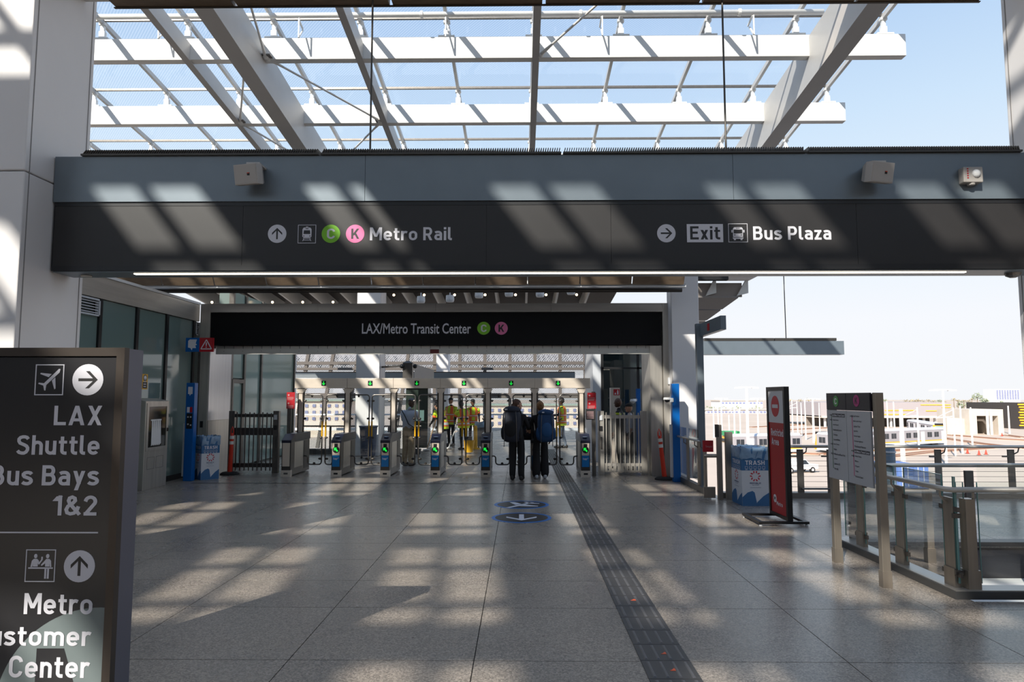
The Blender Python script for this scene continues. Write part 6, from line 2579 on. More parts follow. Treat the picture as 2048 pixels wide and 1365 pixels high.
def lrv(a, b, label, front=None, hgt=3.6):
    """light rail car whose near lower edge runs a -> b; front 'a' or 'b' gets a cab face"""
    d = (b - a)
    L = d.length
    t = thing('light_rail_train', label, 'train', tuple(a), math.atan2(d.y, d.x), 'parked light rail trains')
    mb = MB()
    mb.box(0, L, 0, 2.65, 0.75, hgt - 0.35)
    M0 = world_of(t)

    def mk(mb, name, m, par=t):
        mb.v = [tuple(M0 @ Vector(v)) for v in mb.v]
        return mb.build(name, m, par)
    body = mk(mb, 'car_body', M_TGREY)
    mb = MB()
    mb.box(0, L, -0.02, 2.67, 0.45, 0.95)
    mk(mb, 'skirt', M_TWHT)
    mb = MB()
    mb.box(0, L, -0.03, 2.68, 0.95, 1.15)
    mk(mb, 'yellow_stripe', M_TYEL)
    mb = MB()
    mb.hexa([(0, -0.02, hgt - 0.35), (L, -0.02, hgt - 0.35), (L, 2.67, hgt - 0.35), (0, 2.67, hgt - 0.35)], [(0.1, 0.35, hgt), (L - 0.1, 0.35, hgt), (L - 0.1, 2.3, hgt), (0.1, 2.3, hgt)])
    mk(mb, 'roof', M_TROOF)
    n = max(2, int(L / 2.2))
    for k in range(n):
        u = L * (k + 0.5) / n
        mb = MB()
        if k % 3 == 1:
            mb.box(u - 0.6, u - 0.05, -0.04, 0.0, 0.95, 2.9)
            mb.box(u + 0.05, u + 0.6, -0.04, 0.0, 0.95, 2.9)
            mk(mb, 'door', M_TWHT)
        else:
            mb.box(u - 0.75, u - 0.05, -0.03, 0.0, 1.75, 2.75)
            mb.box(u + 0.05, u + 0.75, -0.03, 0.0, 1.75, 2.75)
            mk(mb, 'window', M_TWIN)
    for u in (L * 0.15, L * 0.85):
        mb = MB()
        mb.box(u - 1.1, u + 1.1, 0.2, 2.4, 0.2, 0.6)
        mk(mb, 'bogie', M_BLACK)
    if front:
        x0, s_ = (0, -1) if front == 'a' else (L, 1)
        mb = MB()
        mb.hexa([(x0, 0, 0.5), (x0 + s_ * 0.9, 0.25, 0.5), (x0 + s_ * 0.9, 2.4, 0.5), (x0, 2.65, 0.5)], [(x0, 0, hgt - 0.3), (x0 + s_ * 0.35, 0.3, hgt - 0.35), (x0 + s_ * 0.35, 2.35, hgt - 0.35), (x0, 2.65, hgt - 0.3)])
        cab = mk(mb, 'cab', M_TYEL)
        mb = MB()
        mb.hexa([(x0 + s_ * 0.85, 0.35, 1.5), (x0 + s_ * 0.85, 2.3, 1.5), (x0 + s_ * 0.48, 2.25, 3.0), (x0 + s_ * 0.48, 0.4, 3.0)], [(x0 + s_ * 0.89, 0.35, 1.5), (x0 + s_ * 0.89, 2.3, 1.5), (x0 + s_ * 0.52, 2.25, 3.0), (x0 + s_ * 0.52, 0.4, 3.0)])
        mk(mb, 'windscreen', mat('windscreen', rgb(96, 140, 156), 0.15), cab)
        mb = MB()
        mb.box(min(x0, x0 + s_ * 0.6), max(x0, x0 + s_ * 0.6), 0.3, 2.35, hgt - 0.35, hgt + 0.05)
        mk(mb, 'destination_hood', M_BLACK, cab)
    return t


lrv(gp(1735, 899), gp(1894, 890), 'nearest yellow and grey train right of the line map sign')
lrv(gp(1814, 865), gp(1867, 878), 'yellow-nosed train in front of the dark depot building', 'b')
lrv(gp(1634, 905), gp(1730, 915), 'grey train with a dark cab face left of the line map sign', 'a')
lrv(gp(1470, 913), gp(1604, 909), 'white and grey train behind the red restricted sign')

# white pickup
a = gp(1604, 947)
pk = thing('pickup_truck', 'white pickup parked in the yard left of the line map sign', 'pickup', tuple(a), math.radians(18))
M0 = world_of(pk)


def mk(mb, name, m, par, sm=False):
    mb.v = [tuple(M0 @ Vector(v)) for v in mb.v]
    return mb.build(name, m, par, sm)


M_CAR = mat('car white', rgb(232, 232, 234), 0.3)
mb = MB()
mb.box(-2.6, 2.6, 0, 1.9, 0.5, 1.05)
mk(mb, 'body', M_CAR, pk)
mb = MB()
mb.hexa([(-0.6, 0.05, 1.05), (1.5, 0.05, 1.05), (1.5, 1.85, 1.05), (-0.6, 1.85, 1.05)], [(-0.4, 0.2, 1.75), (0.8, 0.2, 1.75), (0.8, 1.7, 1.75), (-0.4, 1.7, 1.75)])
cab = mk(mb, 'cab', M_CAR, pk)
mb = MB()
mb.hexa([(-0.45, 0.04, 1.12), (1.2, 0.04, 1.12), (1.2, 0.12, 1.12), (-0.45, 0.12, 1.12)], [(-0.33, 0.14, 1.65), (0.75, 0.14, 1.65), (0.75, 0.2, 1.65), (-0.33, 0.2, 1.65)])
mk(mb, 'side_window', M_TWIN, cab)
mb = MB()
for y0 in (0.0, 1.8):
    mb.box(-2.6, -0.6, y0, y0 + 0.1, 1.05, 1.25)
mb.box(-2.6, -2.5, 0.1, 1.8, 1.05, 1.25)
mk(mb, 'bed_side', M_CAR, pk)
for u in (-1.7, 1.7):
    for y0 in (-0.03, 1.68):
        mb = MB()
        mb.tube((u, y0, 0.38), (u, y0 + 0.25, 0.38), 0.38, 14)
        wh = mk(mb, 'wheel', M_RUBBER, pk)
        mb = MB()
        mb.tube((u, y0 - 0.01, 0.38), (u, y0 + 0.26, 0.38), 0.2, 12)
        mk(mb, 'hub', M_FEATHER, wh)
mb = MB()
mb.box(-2.63, -2.6, 0.05, 0.3, 0.7, 1.0)
mk(mb, 'tail_lamp', M_RED, pk)
# shipping container
a, b = gp(1795, 980), gp(1858, 980)
ct = thing('shipping_container', 'blue shipping container in the yard seen through the stair glass', 'container', (a.x, a.y, ZG))
W = b.x - a.x
M_CB = mat('container blue', rgb(86, 116, 176), 0.6)
mb = MB()
mb.box(a.x, b.x, a.y, a.y + 6.0, ZG + 0.15, ZG + 2.5)
mb.build('shell', M_CB, ct)
for f in (0.01, 0.51):
    mb = MB()
    mb.box(a.x + W * f + 0.05, a.x + W * (f + 0.48), a.y - 0.06, a.y, ZG + 0.25, ZG + 2.4)
    dd = mb.build('door', M_CB, ct)
    for g in (0.15, 0.33):
        mb = MB()
        mb.box(a.x + W * (f + g) - 0.03, a.x + W * (f + g) + 0.03, a.y - 0.11, a.y - 0.06, ZG + 0.25, ZG + 2.4)
        mb.build('lock_bar', M_FEATHER, dd)

# depot building
a = gp(1740, 855)
YD = a.y
x = lambda px: xat(px, YD)
zz = lambda py: zat(py, YD)
dp = thing('depot_building', 'long dark grey depot hall with yellow stripes at the far side of the yard', 'building', (x(1830), YD, ZG))
mb = MB()
mb.box(x(1640), x(1900), YD, YD + 40, zz(834), zz(805))
mb.build('upper_wall', mat('depot grey', rgb(160, 154, 158), 0.7), dp)  # grey lightened, distance haze put into the colour
mb = MB()
mb.box(x(1640), x(1906), YD - 1, YD + 41, zz(836), zz(832))
mb.build('canopy_edge', M_CONC, dp)
for a_, b_, p_ in ((1758, 1764, 811), (1768, 1830, 821), (1840, 1900, 810), (1882, 1900, 815), (1850, 1898, 822), (1745, 1812, 829)):
    mb = MB()
    mb.box(x(a_), x(b_), YD - 0.15, YD, zz(p_ + 1), zz(p_ - 0.6))
    mb.build('yellow_stripe', M_TYEL, dp)
for px in range(1650, 1900, 22):
    mb = MB()
    mb.box(x(px) - 0.3, x(px) + 0.3, YD + 0.5, YD + 1.1, ZG, zz(834))
    mb.build('pillar', M_FEATHER, dp)
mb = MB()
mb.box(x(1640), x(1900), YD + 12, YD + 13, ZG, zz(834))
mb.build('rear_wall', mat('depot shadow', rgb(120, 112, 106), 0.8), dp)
# tunnel portal
YT = gp(1975, 870).y
x = lambda px: xat(px, YT)
zz = lambda py: zat(py, YT)
tp = thing('tunnel_portal', 'pale concrete rail tunnel portal right of the depot', 'tunnel portal', (x(1975), YT, ZG))
for a_, b_, t_, bt in ((1936, 1951, 819, 872), (1993, 2004, 819, 872), (1951, 1993, 819, 832)):
    mb = MB()
    mb.box(x(a_), x(b_), YT, YT + 14, zz(bt), zz(t_))
    mb.build('concrete_wall', M_CONC, tp)
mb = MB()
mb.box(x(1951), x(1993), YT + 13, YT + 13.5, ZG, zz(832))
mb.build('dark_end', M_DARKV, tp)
mb = MB()
mb.path([(x(1955), YT + 3, ZG), (x(1957), YT + 3, zz(848)), (x(1964), YT + 3, zz(841)), (x(1978), YT + 3, zz(841)), (x(1984), YT + 3, zz(848)), (x(1988), YT + 3, ZG)], 0.35, 6)
mb.build('inner_arch', M_CONC, tp)
for px in (1970, 1977):
    mb = MB()
    mb.box(x(px) - 0.25, x(px) + 0.25, YT - 0.6, YT - 0.2, ZG, zz(819))
    mb.build('post', M_WHITE, tp)
mb = MB()
mb.hexa([(x(1900), YT + 2, ZG), (x(1936), YT + 2, ZG), (x(1936), YT + 3, ZG), (x(1900), YT + 3, ZG)], [(x(1900), YT + 2, zz(835)), (x(1936), YT + 2, zz(838)), (x(1936), YT + 3, zz(838)), (x(1900), YT + 3, zz(835))])
mb.build('wing_wall', M_CONC, tp)
# yellow and black building
YQ = 215.0
x = lambda px: xat(px, YQ)
zz = lambda py: zat(py, YQ)
yb_ = thing('striped_building', 'yellow and black striped building at the right edge of the yard', 'building', (x(2070), YQ, ZG))
mb = MB()
mb.box(x(2036), x(2130), YQ, YQ + 25, ZG, zz(806))
mb.build('wall', mat('building black', rgb(62, 58, 56), 0.6), yb_)
for k in range(9):
    z = zz(808 + k * 5.2)
    for a_, b_ in ((2034 + (k * 7) % 5, 2050), (2052 + (k * 11) % 9, 2110)):
        mb = MB()
        mb.box(x(a_), x(b_), YQ - 0.3, YQ, z - 0.42, z)
        mb.build('yellow_panel', M_TYEL, yb_)
# distant slab block
YHT = 700.0
x = lambda px: xat(px, YHT)
zz = lambda py: zat(py, YHT)
ht_ = thing('office_block', 'white slab block with rows of dark windows on the horizon at right', 'building', (x(2016), YHT, ZG))
mb = MB()
mb.box(x(1991), x(2040), YHT, YHT + 18, ZG, zz(779))
mb.build('wall', M_WHITE, ht_)
for k in range(9):
    for r in range(6):
        mb = MB()
        u = 1993 + k * 5.2
        mb.box(x(u), x(u + 3.2), YHT - 0.3, YHT, zz(783.5 + r * 3.1), zz(781.2 + r * 3.1))
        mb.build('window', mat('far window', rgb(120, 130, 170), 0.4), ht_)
for lab, a_, b_, t_, bt, Yd in (('long low white warehouse left of the red restricted sign', 1411, 1545, 820, 836, 420.0), ('pale terraced building on the horizon left of the red restricted sign', 1440, 1525, 802, 812, 620.0),
                                ('low pale building on the horizon between the two signs', 1580, 1660, 806, 818, 620.0)):
    x = lambda px: xat(px, Yd)
    zz = lambda py: zat(py, Yd)
    t = thing('low_building', lab, 'building', (x((a_ + b_) / 2), Yd, ZG))
    mb = MB()
    mb.box(x(a_), x(b_), Yd, Yd + 30, ZG, zz(t_))
    mb.build('wall', M_WHITE, t)
    n = int((b_ - a_) / 7)
    for k in range(n):
        mb = MB()
        u = a_ + 3 + k * 7
        mb.box(x(u), x(u + 4.5), Yd - 0.3, Yd, zz(t_ + 6), zz(t_ + 3))
        mb.build('window', mat('far window', rgb(120, 130, 170)), t)
    mb = MB()
    mb.box(x(a_) - 1, x(b_) + 1, Yd - 1, Yd + 31, zz(t_), zz(t_ - 1))
    mb.build('roof_slab', M_CONC, t)

ORD = ['first', 'second', 'third', 'fourth', 'fifth', 'sixth', 'seventh', 'eighth', 'ninth', 'tenth', 'eleventh', 'twelfth', 'thirteenth', 'fourteenth', 'fifteenth', 'sixteenth', 'seventeenth', 'eighteenth', 'nineteenth', 'twentieth', 'twenty-first', 'twenty-second', 'twenty-third', 'twenty-fourth']
for lab, a_, b_, t_, bt, Yd in (('pale apartment block seen through the mesh wall beyond the left fare gates', 470, 700, 803, 850, 170.0), ('pale low block seen through the mesh wall beyond the right fare gates', 930, 1170, 812, 850, 190.0)):
    x = lambda px: xat(px, Yd)
    zz = lambda py: zat(py, Yd)
    t = thing('apartment_block', lab, 'building', (x((a_ + b_) / 2), Yd, ZG))
    mb = MB()
    mb.box(x(a_), x(b_), Yd, Yd + 20, ZG, zz(t_))
    mb.build('wall', mat('warm pale render', rgb(226, 210, 196), 0.8), t)
    mb = MB()
    mb.box(x(a_) - 0.5, x(b_) + 0.5, Yd - 0.6, Yd + 20.5, zz(t_), zz(t_ - 3))
    mb.build('roof_edge', mat('sage roof edge', rgb(150, 170, 160), 0.7), t)
    for r in range(3):
        for k in range(int((b_ - a_) / 15)):
            u = a_ + 6 + k * 15
            mb = MB()
            mb.box(x(u), x(u + 6), Yd - 0.25, Yd, zz(t_ + 12 + r * 13), zz(t_ + 6 + r * 13))
            mb.build('window', mat('far window', rgb(120, 130, 170)), t)

# masts and catenary poles: (top px, top py, base py, width m, kind)
POLES = [(1893, 780, 932, 0.32, 'lamp'), (1807, 818, 942, 0.55, 'plain'), (1838, 815, 900, 0.3, 'arm'), (1925, 812, 908, 0.3, 'plain'), (2019, 812, 868, 0.4, 'plain'), (1776, 803, 862, 0.4, 'plain'),
         (1789, 804, 858, 0.4, 'plain'), (1760, 806, 868, 0.3, 'plain'), (1872, 806, 850, 0.35, 'plain'), (1945, 815, 893, 0.3, 'plain'), (1497, 775, 918, 0.45, 'lamp'), (1444, 797, 872, 0.4, 'lamp'), (1428, 809, 876, 0.3, 'plain'),
         (1437, 806, 872, 0.3, 'plain'), (1470, 815, 888, 0.3, 'plain'), (1481, 809, 876, 0.3, 'arm'), (1517, 797, 880, 0.35, 'lamp'), (1586, 800, 878, 0.3, 'plain'), (1596, 803, 876, 0.3, 'arm'), (1604, 806, 872, 0.3, 'plain'),
         (1612, 800, 880, 0.3, 'plain'), (1628, 798, 886, 0.45, 'lamp'), (1640, 806, 868, 0.3, 'plain'), (1572, 806, 866, 0.3, 'plain'), (1459, 830, 884, 0.3, 'plain'), (1911, 815, 913, 0.25, 'arm')]
words_ = {1893: 'tall white double-arm lamp mast in the yard in front of the tunnel wall', 1807: 'thick white pole in front of the nearest yellow and grey train', 1497: 'tall white double-arm lamp mast left of the red restricted sign'}
plain_px = sorted(p[0] for p in POLES if p[0] not in words_)
for i, (px, pt_, pb, wd, kind) in enumerate(POLES):
    b = gp(px, pb)
    zt3 = zat(pt_, b.y)
    lab = words_.get(px) or 'slender white %s in the rail yard, %s of these from the left' % ({'plain': 'pole', 'arm': 'overhead-line pole with bracket', 'lamp': 'double-arm lamp mast'}[kind], ORD[plain_px.index(px)])
    t = thing('yard_pole', lab, 'pole', tuple(b), 0, None if px in words_ else 'white overhead-line poles in the rail yard')
    mb = MB()
    mb.tube((b.x, b.y, ZG), (b.x, b.y, zt3), wd * 0.62, 8, wd * 0.42)
    mb.build('shaft', M_WHITE, t)
    if kind == 'lamp':
        mb = MB()
        s_ = (zt3 - ZG) * 0.12
        mb.bar((b.x - s_, b.y, zt3), (b.x + s_, b.y, zt3), 0.2, 0.15)
        mb.box(b.x - s_ - 0.5, b.x - s_ + 0.5, b.y - 0.3, b.y + 0.3, zt3 - 0.2, zt3)
        mb.box(b.x + s_ - 0.5, b.x + s_ + 0.5, b.y - 0.3, b.y + 0.3, zt3 - 0.2, zt3)
        mb.build('lamp_arm', M_WHITE, t)
    elif kind == 'arm':
        mb = MB()
        mb.bar((b.x, b.y, zt3 - 1.5), (b.x - 3.0, b.y, zt3 - 1.8), 0.12, 0.12)
        mb.bar((b.x, b.y, zt3 - 0.4), (b.x - 3.0, b.y, zt3 - 1.8), 0.08, 0.08)
        mb.build('bracket_arm', M_WHITE, t)

# blue grey column standing beside the platform edge
t = thing('blue_column', 'blue grey round-topped column just outside the railing, right of the line map sign', 'column', (xat(1774, 26), 26, ZG))
mb = MB()
mb.lathe([(0.19, 0), (0.19, zat(889, 26) - ZG - 0.05), (0.16, zat(889, 26) - ZG)], (xat(1774, 26), 26, ZG), 16)
mb.build('shaft', mat('column blue grey', rgb(112, 132, 150), 0.5), t, smooth=False)
mb = MB()
mb.lathe([(0.22, 0), (0.22, 0.06)], (xat(1774, 26), 26, zat(905, 26)), 16)
mb.build('band', M_FEATHER, t)

# green and yellow works trailer by the gate
Yw = 150.0
x = lambda px: xat(px, Yw)
zz = lambda py: zat(py, Yw)
t = thing('works_wagon', 'green topped works wagon in the yard behind the exit gate', 'wagon', (x(1464), Yw, ZG))
mb = MB()
mb.box(x(1448), x(1478), Yw, Yw + 3, zz(872), zz(863))
mb.build('hopper', mat('wagon green', rgb(52, 150, 96), 0.6), t)
mb = MB()
mb.box(x(1450), x(1472), Yw, Yw + 3, zz(890), zz(873))
mb.build('side', M_TYEL, t)
mb = MB()
for px in (1452, 1470):
    mb.tube((x(px), Yw - 0.1, ZG + 0.45), (x(px), Yw + 3.1, ZG + 0.45), 0.45, 10)
mb.build('wheelset', M_BLACK, t)

# traffic cones in the yard
for i, (px, py) in enumerate(((1935, 908), (1958, 911), (1972, 910), (2004, 873))):
    b = gp(px, py)
    t = thing('traffic_cone', 'orange traffic cone on the yard concrete, %s from the left' % ORD[i], 'cone', tuple(b), 0, 'orange traffic cones in the yard')
    mb = MB()
    mb.lathe([(0.22, 0.05), (0.05, 0.85)], b, 10)
    mb.build('cone', M_ORANGE, t)
    mb = MB()
    mb.box(b.x - 0.3, b.x + 0.3, b.y - 0.3, b.y + 0.3, ZG, ZG + 0.05)
    mb.build('base', M_RUBBER, t)

# trees along the horizon, distance haze mixed into their pale colours
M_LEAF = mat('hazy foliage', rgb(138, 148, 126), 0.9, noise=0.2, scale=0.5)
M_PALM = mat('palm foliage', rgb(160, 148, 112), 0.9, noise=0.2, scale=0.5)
M_TRUNK = mat('trunk', rgb(136, 122, 106), 0.9)


def leaf_crown(mb, c, rx, rz, n, rnd):
    for _ in range(n):
        u = Vector((rnd.gauss(0, 0.5), rnd.gauss(0, 0.5), rnd.gauss(0, 0.45)))
        if u.length > 1:
            u.normalize()
        p = Vector(c) + Vector((u.x * rx, u.y * rx, u.z * rz))
        s_ = rx * rnd.uniform(0.10, 0.22)
        mb.ball(p, s_, s_, s_ * 0.8, 5, 3)


rnd = random.Random(11)


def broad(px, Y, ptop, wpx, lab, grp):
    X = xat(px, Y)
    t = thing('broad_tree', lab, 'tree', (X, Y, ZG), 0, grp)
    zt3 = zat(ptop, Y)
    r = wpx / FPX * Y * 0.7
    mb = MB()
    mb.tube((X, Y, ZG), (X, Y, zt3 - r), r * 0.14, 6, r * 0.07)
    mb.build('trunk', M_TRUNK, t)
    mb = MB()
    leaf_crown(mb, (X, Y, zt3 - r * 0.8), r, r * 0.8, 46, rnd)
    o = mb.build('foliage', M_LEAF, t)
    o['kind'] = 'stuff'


def palm(px, Y, ptop, lab, grp):
    X = xat(px, Y)
    t = thing('palm_tree', lab, 'tree', (X, Y, ZG), 0, grp)
    zt3 = zat(ptop, Y)
    mb = MB()
    mb.tube((X, Y, ZG), (X, Y, zt3 - 1.4), 0.3, 6, 0.2)
    mb.build('trunk', M_TRUNK, t)
    mb = MB()
    for k in range(14):
        a = 2 * math.pi * k / 14
        e_ = rnd.uniform(-0.5, 0.9)
        d = Vector((math.cos(a) * math.cos(e_), math.sin(a) * math.cos(e_), math.sin(e_)))
        p = Vector((X, Y, zt3 - 1.4))
        m_ = p + d * 1.3
        q_ = m_ + Vector((d.x, d.y, -0.5)) * 1.1
        sd_ = d.cross(Vector((0, 0, 1)))
        sd_ = sd_.normalized() * 0.3 if sd_.length > 0.01 else Vector((0.3, 0, 0))
        mb.add([p, m_ + sd_, q_, m_ - sd_], [(0, 1, 2, 3)])
    o = mb.build('fronds', M_PALM, t)
    o['kind'] = 'stuff'


_pp = (1811, 1817, 1824, 1831, 1836, 1846, 1856, 1866, 1887, 1907, 1915, 1927, 1936, 1943, 1580, 1600, 1617)
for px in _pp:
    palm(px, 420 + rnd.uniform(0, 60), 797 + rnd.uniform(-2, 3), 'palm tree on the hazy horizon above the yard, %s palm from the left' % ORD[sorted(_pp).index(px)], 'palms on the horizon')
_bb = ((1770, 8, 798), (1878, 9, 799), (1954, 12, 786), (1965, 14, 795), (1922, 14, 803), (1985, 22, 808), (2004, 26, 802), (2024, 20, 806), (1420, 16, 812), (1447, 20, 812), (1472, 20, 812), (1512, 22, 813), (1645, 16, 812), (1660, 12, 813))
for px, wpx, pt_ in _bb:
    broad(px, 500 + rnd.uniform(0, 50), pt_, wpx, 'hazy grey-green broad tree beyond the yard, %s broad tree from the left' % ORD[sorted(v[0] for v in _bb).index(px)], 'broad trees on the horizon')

# =================================================================== people
M_SKIN1 = mat('skin dark', rgb(92, 62, 46), 0.5)
M_SKIN2 = mat('skin light', rgb(196, 148, 122), 0.5)
M_SKIN3 = mat('skin tan', rgb(150, 106, 80), 0.5)
M_DKSHIRT = mat('navy shirt', rgb(40, 44, 60), 0.8)
M_BLKCLOTH = mat('black cloth', rgb(26, 25, 27), 0.85)
M_TEE = mat('pale grey tee', rgb(196, 198, 210), 0.85, noise=0.05, scale=9)
M_KHAKI = mat('khaki trousers', rgb(168, 146, 116), 0.85, noise=0.06, scale=9)
M_JEAN = mat('grey jeans', rgb(112, 122, 138), 0.85, noise=0.08, scale=12)
M_VISL = mat('hi-vis lime', rgb(206, 226, 44), 0.6)
M_VISO = mat('hi-vis orange', rgb(240, 104, 40), 0.6)
M_VISS = mat('reflective silver', rgb(206, 206, 200), 0.3)
M_BOOT = mat('boot', rgb(34, 30, 28), 0.6)
M_EYE = mat('eye', rgb(28, 24, 22), 0.3)
M_LIP = mat('lips', rgb(140, 82, 72), 0.5)


def skin_mesh(name, verts, edges, radii, root=0, sub=1):
    me = bpy.data.meshes.new(name)
    me.from_pydata([tuple(v) for v in verts], edges, [])
    ob = bpy.data.objects.new(name, me)
    C.objects.link(ob)
    ob.modifiers.new('skin', 'SKIN')
    for i, d in enumerate(me.skin_vertices[0].data):
        r = radii[i]
        d.radius = (r, r) if isinstance(r, (int, float)) else r
        d.use_root = (i == root)
    s = ob.modifiers.new('sub', 'SUBSURF')
    s.levels = sub
    s.render_levels = sub
    dg = bpy.context.evaluated_depsgraph_get()
    out = bpy.data.meshes.new_from_object(ob.evaluated_get(dg))
    bpy.data.objects.remove(ob)
    vs = [v.co.copy() for v in out.vertices]
    fs = [tuple(p.vertices) for p in out.polygons]
    bpy.data.meshes.remove(out)
    return vs, fs


def seg_dist(p, a, b):
    ab = b - a
    t = max(0.0, min(1.0, (p - a).dot(ab) / max(ab.length_squared, 1e-9)))
    return (p - (a + ab * t)).length


def person(label, px, py, face, H=1.75, skin=M_SKIN3, shirt=M_BLKCLOTH, sleeve=None, pants=M_BLKCLOTH, shoes=M_BOOT, lean=0.0, head_turn=0.0, head_nod=0.0,
           armL=None, armR=None, step=0.0, vest=False, hair=None, hair_len=0.0, cap=None, slim=1.0, wide_legs=False, loose=False, at=None, glove=None):
    loc = at or PZ(px, py, 0)
    t = thing('person', label, 'person', (loc.x, loc.y, 0), 0, None)
    k = H / 1.75
    piv = Vector((0, 0, 0.95))
    RL = Matrix.Rotation(-lean, 4, 'X')

    def up(p):
        p = Vector(p)
        return piv + (RL @ (p - piv)) if p.z > 0.95 else p
    sh = 0.185 * slim
    armL = armL or ((-0.25, 0.0, 1.16), (-0.24, 0.08, 0.92))
    armR = armR or ((0.25, 0.0, 1.16), (0.24, 0.08, 0.92))
    J = {
        'pel': (0, 0, 0.95), 'spi': up((0, 0, 1.12)), 'che': up((0, -0.01, 1.32)), 'nkb': up((0, -0.005, 1.455)), 'nkt': up((0, 0.015, 1.55)),
        'shL': up((-sh, -0.01, 1.405)), 'elL': up(armL[0]), 'wrL': up(armL[1]),
        'shR': up((sh, -0.01, 1.405)), 'elR': up(armR[0]), 'wrR': up(armR[1]),
        'hiL': (-0.09, 0, 0.90), 'knL': (-0.095, 0.015 + step * 0.5, 0.50), 'anL': (-0.10, -0.03 + step, 0.10), 'toL': (-0.115, 0.12 + step, 0.045),
        'hiR': (0.09, 0, 0.90), 'knR': (0.095, 0.015 - step * 0.3, 0.50), 'anR': (0.10, -0.03 - step, 0.10), 'toR': (0.115, 0.12 - step, 0.045)}
    R = {'pel': 0.145, 'spi': 0.125 * slim, 'che': 0.15 * slim, 'nkb': 0.075, 'nkt': 0.056, 'shL': 0.072, 'elL': 0.045, 'wrL': 0.031, 'shR': 0.072, 'elR': 0.045, 'wrR': 0.031,
         'hiL': 0.095, 'knL': 0.064, 'anL': 0.047, 'toL': 0.040, 'hiR': 0.095, 'knR': 0.064, 'anR': 0.047, 'toR': 0.040}
    if wide_legs:
        R.update(knL=0.10, knR=0.10, anL=0.115, anR=0.115)
    if loose:
        R.update(knL=0.088, knR=0.088, anL=0.078, anR=0.078)
    E = [('pel', 'spi', 'P'), ('spi', 'che', 'S'), ('che', 'nkb', 'S'), ('nkb', 'nkt', 'K'), ('che', 'shL', 'S'), ('shL', 'elL', 'S'), ('elL', 'wrL', 'A'), ('che', 'shR', 'S'), ('shR', 'elR', 'S'), ('elR', 'wrR', 'A'),
         ('pel', 'hiL', 'P'), ('hiL', 'knL', 'P'), ('knL', 'anL', 'P'), ('anL', 'toL', 'B'), ('pel', 'hiR', 'P'), ('hiR', 'knR', 'P'), ('knR', 'anR', 'P'), ('anR', 'toR', 'B')]
    ids = list(J)
    JV = {n: Vector(J[n]) for n in ids}
    vs, fs = skin_mesh('body', [JV[n] for n in ids], [(ids.index(a), ids.index(b)) for a, b, _ in E], [R[n] for n in ids])
    slot = {'P': 1, 'S': 2, 'K': 0, 'A': 3 if sleeve else 0, 'B': 4}
    mb = MB()
    n0 = len(mb.v)
    mb.v += [tuple(v) for v in vs]
    for f in fs:
        c = sum((vs[i] for i in f), Vector()) / len(f)
        best = min(E, key=lambda e_: seg_dist(c, JV[e_[0]], JV[e_[1]]) / (0.5 * (R[e_[0]] + R[e_[1]])))
        m = slot[best[2]]
        if best[2] == 'P' and best[1] == 'spi' and (c - JV['pel']).length > 0.10 and c.z > 0.99:
            m = 2
        mb.f.append(f)
        mb.m.append(m)
    # head with face
    HM = Matrix.Translation(JV['nkt']) @ RL @ Matrix.Rotation(head_turn, 4, 'Z') @ Matrix.Rotation(-head_nod, 4, 'X')

    def head_add(fn, m):
        a = len(mb.v)
        mb.cur = m
        fn(mb)
        for i in range(a, len(mb.v)):
            mb.v[i] = tuple(HM @ Vector(mb.v[i]))
        mb.cur = 0
    head_add(lambda q_: q_.ball((0, 0.012, 0.115), 0.076, 0.096, 0.118, 14, 10), 0)
    head_add(lambda q_: q_.ball((0, 0.045, 0.045), 0.052, 0.058, 0.055, 10, 6), 0)
    head_add(lambda q_: q_.add([(-0.014, 0.10, 0.085), (0.014, 0.10, 0.085), (0.0, 0.128, 0.088), (0.0, 0.102, 0.128)], [(0, 1, 2), (0, 2, 3), (1, 3, 2), (0, 3, 1)]), 0)
    for s_ in (-1, 1):
        head_add(lambda q_: q_.ball((s_ * 0.078, 0.0, 0.105), 0.012, 0.024, 0.034, 8, 5), 0)
        head_add(lambda q_: q_.ball((s_ * 0.031, 0.094, 0.120), 0.013, 0.010, 0.008, 8, 4), 5)
    head_add(lambda q_: q_.ball((0, 0.096, 0.058), 0.024, 0.010, 0.007, 8, 4), 6)
    for s_, an, to in ((-1, 'anL', 'toL'), (1, 'anR', 'toR')):
        c = JV[an] * 0.45 + JV[to] * 0.55
        mb.cur = 4
        mb.ball((c.x, c.y, 0.046), 0.05, 0.135, 0.046, 12, 6)
        mb.ball((JV[an].x, JV[an].y - 0.02, 0.06), 0.045, 0.055, 0.06, 10, 6)
    mb.cur = 0
    # hands: palm, four unequal fingers bent at the knuckle, thumb off the side
    for w_, el in (('wrL', 'elL'), ('wrR', 'elR')):
        mb.cur = 7 if glove else 0
        p = JV[w_]
        d = (p - JV[el]).normalized()
        sx2 = -1 if w_ == 'wrL' else 1
        side = d.cross(Vector((sx2, 0, 0)))
        side = side.normalized() if side.length > 0.1 else Vector((0, 1, 0))
        nrm = side.cross(d)
        c = p + d * 0.045
        A = [c + side * a + d * b + nrm * e_ for e_ in (-0.012, 0.012) for a, b in ((-0.026, -0.06), (0.026, -0.06), (0.040, 0.045), (-0.040, 0.045))]
        mb.add(A, [(3, 2, 1, 0), (4, 5, 6, 7), (0, 1, 5, 4), (1, 2, 6, 5), (2, 3, 7, 6), (3, 0, 4, 7)])
        for i_, ln in enumerate((0.062, 0.076, 0.070, 0.052)):
            b0 = c + d * 0.04 + side * (-0.030 + 0.020 * i_)
            b1 = b0 + d * ln * 0.55
            b2 = b1 + (d * 0.6 - nrm * 0.6 * sx2) * ln * 0.5
            mb.path([b0, b1, b2], 0.0088, 6, 0.0065)
        b0 = c - d * 0.02 + side * 0.032
